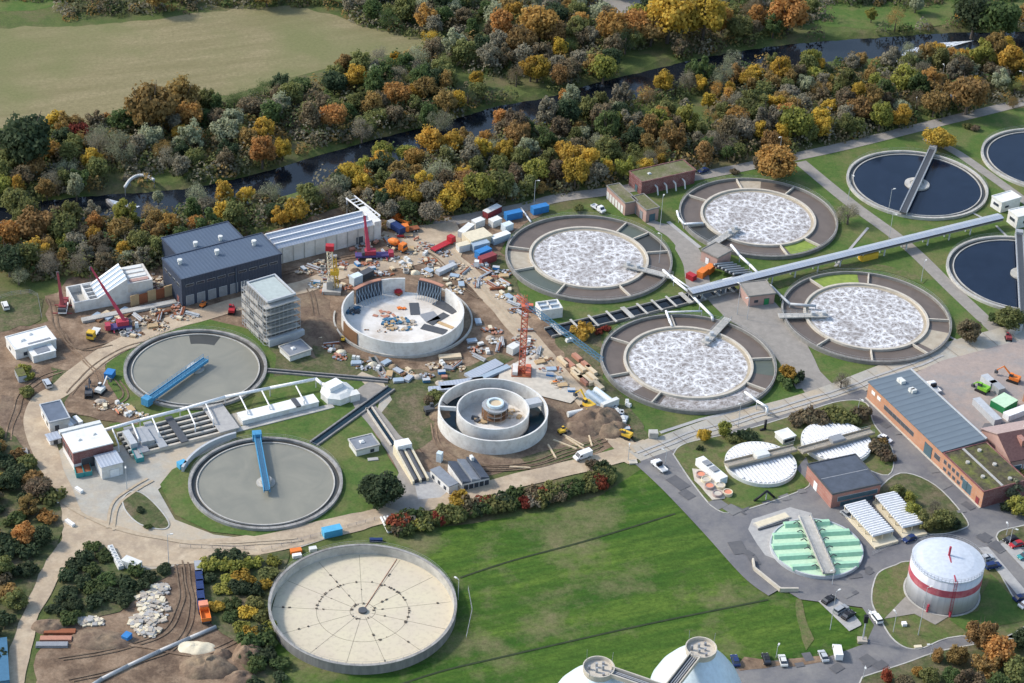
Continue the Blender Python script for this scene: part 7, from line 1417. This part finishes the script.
# containers: sludge tank walls round; blue silos by haul road
g = G(600, 401); t = thing('blue_silos', 'pair of pale blue lying silos on a frame beside the haul road', 'silo', (g.x, g.y, .1), R(-52))
MB().box(-5, 5, -3.2, 3.2, 0, .5).build('frame', 'pale_blue', t)
for y_ in (-1.6, 1.6): MB().tube((-4.2, y_*.9, 1.2), (3.2, y_*.9, 1.2), .9, 16).build('silo', 'ice_blue' if y_ > 0 else 'pale_blue', t)
MB().box(3.8, 5.2, -3, 3, .5, 2.6).build('end_box', 'offwhite', t)
for i, (u, v) in enumerate([(575, 416), (581, 417.5)]):
    g = G(u, v); t = thing('white_tank', f'white {"long lying" if i == 0 else "short"} tank left of yellow loader at haul road', 'tank', (g.x, g.y, .1), R(25 if i == 0 else 80), 'white tanks by the haul road'); MB().tube((-2.4 if i == 0 else -1.4, 0, 1), (2.4 if i == 0 else 1.4, 0, 1), .9, 14).build('shell', 'offwhite', t); MB().box(-1.2, 1.2, -.6, .6, 0, .3).build('cradle', 'mid_grey', t)
# ------------------------------------------------------------------ lamps, fences, signs
LAMPS = [(534, 205, 181), (660, 228, 197), (659, 264, 235), (779, 158, 137), (848, 200, 175), (888, 214, 216-26), (942, 80, 66), (1020, 88, 72), (915, 109, 97), (889, 239, 214), (921, 282, 270-8), (737, 315, 285), (747, 320, 298), (127, 490, 466), (169, 567, 535), (628, 461, 447), (665, 466, 451), (738, 427, 403), (857, 416, 399), (830, 630, 592), (893, 633, 614), (930, 658, 645), (863, 679, 666), (1009, 546, 529), (776, 658, 650), (458, 600, 580), (832, 585, 595-25), (863, 640, 610), (918, 636, 572), (1006, 536, 528)]
for i, (u, v, vt) in enumerate(LAMPS):
    g = G(u, v); h_ = max(3.5, min(hgt(u, v, vt), 16)); t = thing('street_lamp', '', 'street lamp', (g.x, g.y, .1), (i*1.3) % 6, 'street lamps of the works')
    MB().tube((0, 0, 0), (0, 0, h_), .11, 7, .06).build('pole', 'light_grey', t)
    hd = MB().beam((0, 0, h_), (1.1, 0, h_+.1), .12, .08).build('arm', 'light_grey', t); MB().box(.7, 1.5, -.22, .22, h_+.08, h_+.25).build('lamp_head', 'offwhite', hd)
    auto(t, f'{"tall" if h_ > 8 else "slim"} grey street lamp', g)
def fence(pts, h_, label, m='mid_grey', step=2.5):
    q = [G(*p) for p in pts]; o = q[0]; t = thing('fence', label, 'fence', (o.x, o.y, .1)); q = [p-o for p in q]
    mb = MB()
    for a, b_ in zip(q, q[1:]):
        n = max(1, int((b_-a).length/step))
        for i in range(n): p = a.lerp(b_, i/n); mb.tube(p, p+Vector((0, 0, h_)), .06, 4)
        for k in (.3, .65, .98): mb.tube(a+Vector((0, 0, h_*k)), b_+Vector((0, 0, h_*k)), .03, 3)
    mb.build('post_and_rail', m, t)
fence([(0, 300), (12, 296), (30, 294), (38, 298), (42, 320)], 1.6, 'grey wire fence round the small lawn at left edge'); fence([(262, 552), (330, 533), (392, 516)], 1.1, 'low fence along haul road above the empty basin'); fence([(466, 640), (472, 612), (468, 590)], 1.3, 'thin fence right of the empty beige basin'); fence([(180, 548), (255, 550)], 1.2, 'row of thin posts along the haul road by yard')
fence([(872, 556), (905, 540), (960, 545), (985, 552)], 1.5, 'fence behind the gas holder', 'steel')
# ------------------------------------------------------------------ building site clutter
def bundle(u, v, lx, ly, deg, m, label=None, base='timber stack', h_=.8, name='timber_stack', z=.1, grp='stacked site material'):
    g = G(u, v); t = thing(name, label or '', 'stack', (g.x, g.y, z), R(deg), grp)
    n = 3
    for k in range(n): MB().box(-lx/2+.05*k, lx/2-.05*k, -ly/2+.05*k, ly/2-.05*k, k*h_/n+.03, (k+1)*h_/n).build('layer', m, t)
    for x_ in (-lx/3, lx/3): MB().box(x_-.1, x_+.1, -ly/2-.05, ly/2+.05, 0, .06).build('bearer', 'brown_timber', t)
    if not label: auto(t, base, g)
    return t
for i, (u, v) in enumerate([(577, 359), (576, 373), (581, 370), (586, 367), (587, 382), (592, 379), (583, 382), (598, 387), (563, 363), (569, 365), (591, 372), (577, 377)]):
    bundle(u, v, 5 if i > 3 else 4, 1.6, -55, 'pale_timber' if i % 3 else 'red_timber', base=('pale' if i % 3 else 'reddish')+' timber stack', h_=1.1)
rj = random.Random(9)
SITE = [[(300, 268), (400, 232), (450, 255), (480, 285), (470, 300), (440, 280), (400, 272), (350, 285), (318, 300)], [(468, 312), (500, 335), (520, 352), (505, 352), (480, 360), (462, 350)], [(525, 330), (556, 372), (575, 396), (560, 392), (540, 368), (520, 350)], [(300, 330), (340, 345), (420, 368), (470, 362), (440, 385), (400, 385), (340, 360)], [(132, 312), (182, 306), (200, 318), (150, 332), (125, 340), (110, 330)], [(470, 262), (502, 266), (512, 296), (530, 312), (520, 320), (490, 285)], [(602, 400), (622, 415), (628, 432), (612, 428)], [(430, 475), (450, 480)] and [(100, 395), (125, 405), (145, 418), (120, 416), (96, 404)]]
KINDS = [('white sack', 'white_sack'), ('timber pallet', 'pallet'), ('steel pipe bundle', 'pipe_bundle'), ('blue tool box', 'tool_box'), ('concrete ring', 'concrete_ring'), ('formwork panel stack', 'formwork_stack'), ('orange barrier', 'barrier'), ('rubble heap', 'rubble_heap')]
def piece(kind, g, a):
    t = thing(dict(KINDS)[kind], '', kind.split()[-1], (g.x, g.y, .2), a, 'loose building site material')
    if kind == 'white sack':
        for k in range(rj.choice([1, 2, 2])): MB().box(-.6+k*1.3, .6+k*1.3, -.6, .6, 0, 1.0, (.8, .8)).build('sack', 'offwhite', t)
    elif kind == 'timber pallet': MB().box(-1, 1, -.6, .6, 0, .15).build('deck', 'brown_timber', t); MB().box(-.9, .9, -.55, .55, .15, .8).build('load', rj.choice(['pale_timber', 'red_timber', 'offwhite', 'cream']), t)
    elif kind == 'steel pipe bundle':
        for k in range(5): MB().tube((-2.4, -.5+(k % 3)*.45, .2+(k//3)*.4), (2.4, -.5+(k % 3)*.45, .2+(k//3)*.4), .2, 7).build('tube', rj.choice(['steel', 'rust', 'light_grey']), t)
    elif kind == 'blue tool box': MB().box(-1.1, 1.1, -.6, .6, 0, .9).build('box', rj.choice(['blue_paint', 'form_blue', 'sky_paint']), t); MB().box(-1.15, 1.15, -.65, .65, .9, 1.0).build('lid', 'light_grey', t)
    elif kind == 'concrete ring': MB().ring(0, 0, .8, 1.0, 0, .9, 20).build('ring', 'concrete', t)
    elif kind == 'formwork panel stack':
        for k in range(3): MB().box(-1.6+.1*k, 1.6, -1+.05*k, 1, k*.25, k*.25+.2).build('panel', rj.choice(['mid_grey', 'pale_blue', 'silver', 'timber']), t)
    elif kind == 'orange barrier': MB().box(-1.2, 1.2, -.08, .08, .3, 1).build('board', rj.choice(['salmon', 'red_paint']), t); MB().box(-1, -.8, -.3, .3, 0, .3).build('foot', 'rubber', t); MB().box(.8, 1, -.3, .3, 0, .3).build('foot', 'rubber', t)
    else:
        bpy.data.objects.remove(t); t = thing_mesh_pile(g, 1.8, 1.4, .9, rj.choice(['rubble', 'cream', 'dark_soil', 'rubble']), 'rubble_heap', rj.random()*9, .1); t['category'] = 'heap'; t['group'] = 'loose building site material'
    return t
ns = [46, 12, 14, 26, 14, 18, 16, 6]
SRX, SRY, SRR = SH[0], SH[1], SH[2]+2.5
for zi, pp in enumerate(SITE):
    for g in scatter(pp, 2.6, ns[zi], 60+zi):
        if (g.x-SRX)**2+(g.y-SRY)**2 < (SRR+1)**2 or (g.x-x2)**2+(g.y-y2)**2 < R2**2: continue
        k = rj.choice([q[0] for q in KINDS]+['timber pallet', 'steel pipe bundle', 'formwork panel stack', 'formwork panel stack', 'timber pallet', 'steel pipe bundle']); t = piece(k, g, rj.uniform(0, 3.1)); cn = ''
        for ch in (list(t.children) or [t]):
            if ch.type == 'MESH': cn = ch.material_slots[0].material.name
        word = {'offwhite': 'off white', 'rust': 'rusty', 'cream': 'beige', 'dark_soil': 'dark brown', 'rubble': 'grey brown', 'pale_timber': 'pale', 'red_timber': 'reddish', 'light_grey': 'grey', 'steel': 'grey', 'silver': 'silver', 'mid_grey': 'grey', 'pale_blue': 'bluish', 'timber': 'brown', 'salmon': 'orange', 'rubber': 'orange'}.get(cn, '')
        auto(t, f'{word} {k}'.strip(), g)
# long silver panel stacks left of the orange crane
for u, v, L_, w_, d, m in [(462, 385, 14, 4, 18, 'silver_roof'), (484, 371, 13, 4, 45, 'silver_roof'), (490, 376, 15, 2.2, 42, 'pale_blue'), (445, 390, 10, 2.5, 12, 'silver_roof')]:
    bundle(u, v, L_, w_, d, m, base='long silver metal sheet stack', name='sheet_stack', h_=.8)
bundle(450, 358, 7, 2.4, 14, 'pale_timber', 'pale timber stack below the open round basin'); bundle(446, 271, 8, 2.2, 46, 'light_grey', 'long grey panel leaning stack behind the open round basin', h_=1.4)
g = G(545, 375); sheet('concrete_slab', [(500, 372), (530, 356), (560, 378), (578, 398), (570, 404), (545, 398), (512, 388), (498, 380)], 'pale_rim', .2, jit=.3)
for u, v, L_, d in [(565, 445, 8, 70), (572, 440, 9, 60), (578, 446, 10, 55), (590, 440, 7, 20), (552, 452, 7, 30), (520, 468, 6, 100)]: bundle(u, v, L_, .6, d-100, 'pale_timber', base='single long pale beam', name='beam', h_=.35)
for u, v, m in [(60, 633, 'rust'), (56, 640, 'red_timber'), (52, 646, 'mid_grey')]: bundle(u, v, 8, 1.8, 5, m, base='long pipe and plank stack', h_=.7)
for i in range(8): bundle(96+i*4.6, 316+i*-.9 + (i % 2)*5, 3.2, 1.7, 60, ['pale_blue', 'brown_timber', 'pale_timber'][i % 3], base='small material stack', h_=.5)
# soil heaps
pile(598, 421, 8.5, 7, 3.2, 'dark_soil', 'dark brown soil heap right of double ring basin, the nearer', seed=1); pile(612, 430, 5, 5, 2.2, 'dark_soil', 'round dark soil heap closest to the road junction', seed=2); pile(585, 428, 6, 4, 1.6, 'dark_soil', 'flat dark soil heap between double ring basin and yellow roller', seed=3)
pile(206, 668, 7, 5, 2.4, 'dark_soil', 'dark furrowed soil heap at the bottom of digging site', seed=4); pile(248, 655, 4.5, 4, 2.6, 'soil', 'rounded light brown soil heap beside the bushes', seed=5); pile(242, 680, 4.5, 3, 2, 'dark_soil', 'brown soil heap at bottom edge beside bushes', seed=6); pile(196, 648, 5, 3, .9, 'cream', 'flat pale sandy patch heap on the digging site', seed=7); pile(100, 640, 9, 4, 1.2, 'dark_soil', 'low ridge of brown soil at the left of digging site', seed=8)
pile(318, 332, 7, 9, 1.4, 'dark_soil', 'dark soil mound between tower block and the open basin', seed=9); pile(440, 415, 4, 3.5, 1.6, 'dark_soil', 'dark soil heap at left side of double ring basin', seed=10); pile(222, 655, 2.4, 2, 1.4, 'dark_soil', 'small dark soil heap among pale ones on digging site', seed=12); pile(50, 627, 5, 3, 1.5, 'dark_soil', 'grey brown soil heap beside left haul road', seed=13)
for i, (u, v, rx, ry) in enumerate([(148, 602, 3, 4), (155, 612, 4, 5), (143, 622, 3.5, 3), (160, 590, 2.5, 2), (90, 622, 3.5, 1.6), (148, 632, 3, 2)]): auto(junk(u, v, rx, ry, 30, ['cream', 'rubble', 'light_paving'], '', name='rubble_heap', cat='heap', seed=i, group='pale rubble heaps'), 'loose pile of pale concrete rubble', G(u, v))
for i in range(7):
    g = G(111+i*1.6, 550+i*3.1); t = thing('white_bale', '', 'bale', (g.x, g.y, .2), .5, 'white bales on the yard'); MB().box(-.8, .8, -.7, .7, 0, 1.1, (.85, .85)).build('bale', 'offwhite', t); MB().box(-.3, .3, -.2, .2, 1.1, 1.3).build('loop', 'light_grey', t); t['label'] = f'white bag at the yard edge, {ORD[i].replace("left", "far end") if i else "farthest"} in the row'
for i, (u, v) in enumerate([(609, 404), (614, 409), (617, 412), (622, 415), (611, 415), (604, 410), (613, 420), (619, 421), (624, 424), (607, 418), (571, 341), (627, 403), (629, 407)]):
    g = G(u, v); t = piece('white sack', g, i); auto(t, 'white builder sack', g)
t = thing('cable_trailer', 'white bent pipes bundle behind the empty basin near hedge', 'pipe bundle', G(388, 526), R(110))
for k in range(3): MB().tube((-3.5, k*.9-1, .6), (3.5, k*.9-.8, .6), .38, 8).build('tube', 'offwhite' if k else 'light_grey', t)
lay(296, 552, 3, 1.6, 20, 'orange_paint', 'crate', 'flat orange crate behind rim of the empty basin', 'crate', .1, .9); lay(297, 557, 2.4, 1.2, 20, 'white_paint', 'crate', 'white crate below orange one behind the empty basin', 'crate', .1, .9); lay(313, 550.5, 2, 1.4, 20, 'offwhite', 'crate', 'small white crate behind upper left rim of the empty basin', 'crate', .1, 1.0)
lay(376, 541, 3.5, 1, 4, 'navy', 'crate', 'dark blue long crate behind the top rim of empty basin', 'crate', .1, .8)
lay(22, 453, 3.2, 3, 20, 'old_concrete', 'manhole_slab', 'pale concrete slab lying in grass left of haul road', 'slab', .2, .5); lay(373, 459.5, 3, 1.3, 15, 'light_paving', 'manhole_slab', 'flat concrete cover on lawn right of grey hut', 'slab', .2, .25); lay(633, 462.5, 2.4, 1.8, 10, 'pale_rim', 'manhole_slab', 'pale square cover on the grass at road junction', 'slab', .1, .4)
lay(918, 647, 2, 1, 10, 'cream', 'bench_slab', 'small pale slab on the verge below the gas holder', 'slab', .35, .3); lay(904, 625, 1.2, 1.2, 10, 'white_paint', 'bollard_box', 'small white box on the paving before gas holder', 'box', .4, .8)
lay(70, 524, 3.2, 1, -40, 'white_paint', 'barrier_block', 'white barrier block on the yard lower edge of haul road', 'barrier', .2, .8); lay(55, 497, 6, .5, -62, 'offwhite', 'barrier_block', 'long white barrier along left verge of haul road', 'barrier', .2, .7); lay(79, 491, 2.6, 1, -40, 'white_paint', 'barrier_block', 'small white barrier beside haul road below the screen house', 'barrier', .22, .8)
# gatehouse signal mast beside the parking bay
g = G(862, 642); t = thing('signal_mast', 'dark signal mast with box on top beside the white estate car', 'mast', (g.x, g.y, .2)); MB().tube((0, 0, 0), (0, 0, 6.5), .14, 8).build('pole', 'light_grey', t); MB().box(-.5, .5, -.5, .5, 6.5, 8.6).build('signal_box', 'black', t); MB().box(-1.2, 1.2, -1, 1, 0, .8).build('foundation', 'rubble', t)

cont(868, 258.5, 876, 256.5, 'yellow_paint', 'yellow container box standing under the long roofed pipe walkway', 6.5, 2.2, 2.4)
rj = random.Random(21)
JM = [['offwhite', 'rubble', 'timber'], ['mid_grey', 'brown_timber', 'light_grey'], ['red_timber', 'rust', 'mid_grey'], ['pale_timber', 'brown_timber', 'rubble'], ['steel', 'rubble', 'rust']]
for pp, n in zip(SITE, [24, 5, 6, 12, 7, 7, 4, 4]):
    for g in scatter(pp, 5.5, n, 77):
        if (g.x-SRX)**2+(g.y-SRY)**2 < (SRR+2.5)**2: continue
        u, v = PX(g); mi = rj.randrange(5)
        auto(junk(u, v, rj.uniform(2, 4), rj.uniform(1.5, 3), 16, JM[mi], '', name='debris_pile', cat='pile', seed=int(u), smin=.25, smax=.8, z=.2, group='scattered debris piles'), ['whitish', 'dark grey', 'reddish', 'beige brown', 'rusty grey'][mi]+' mixed debris pile', g)
settle()
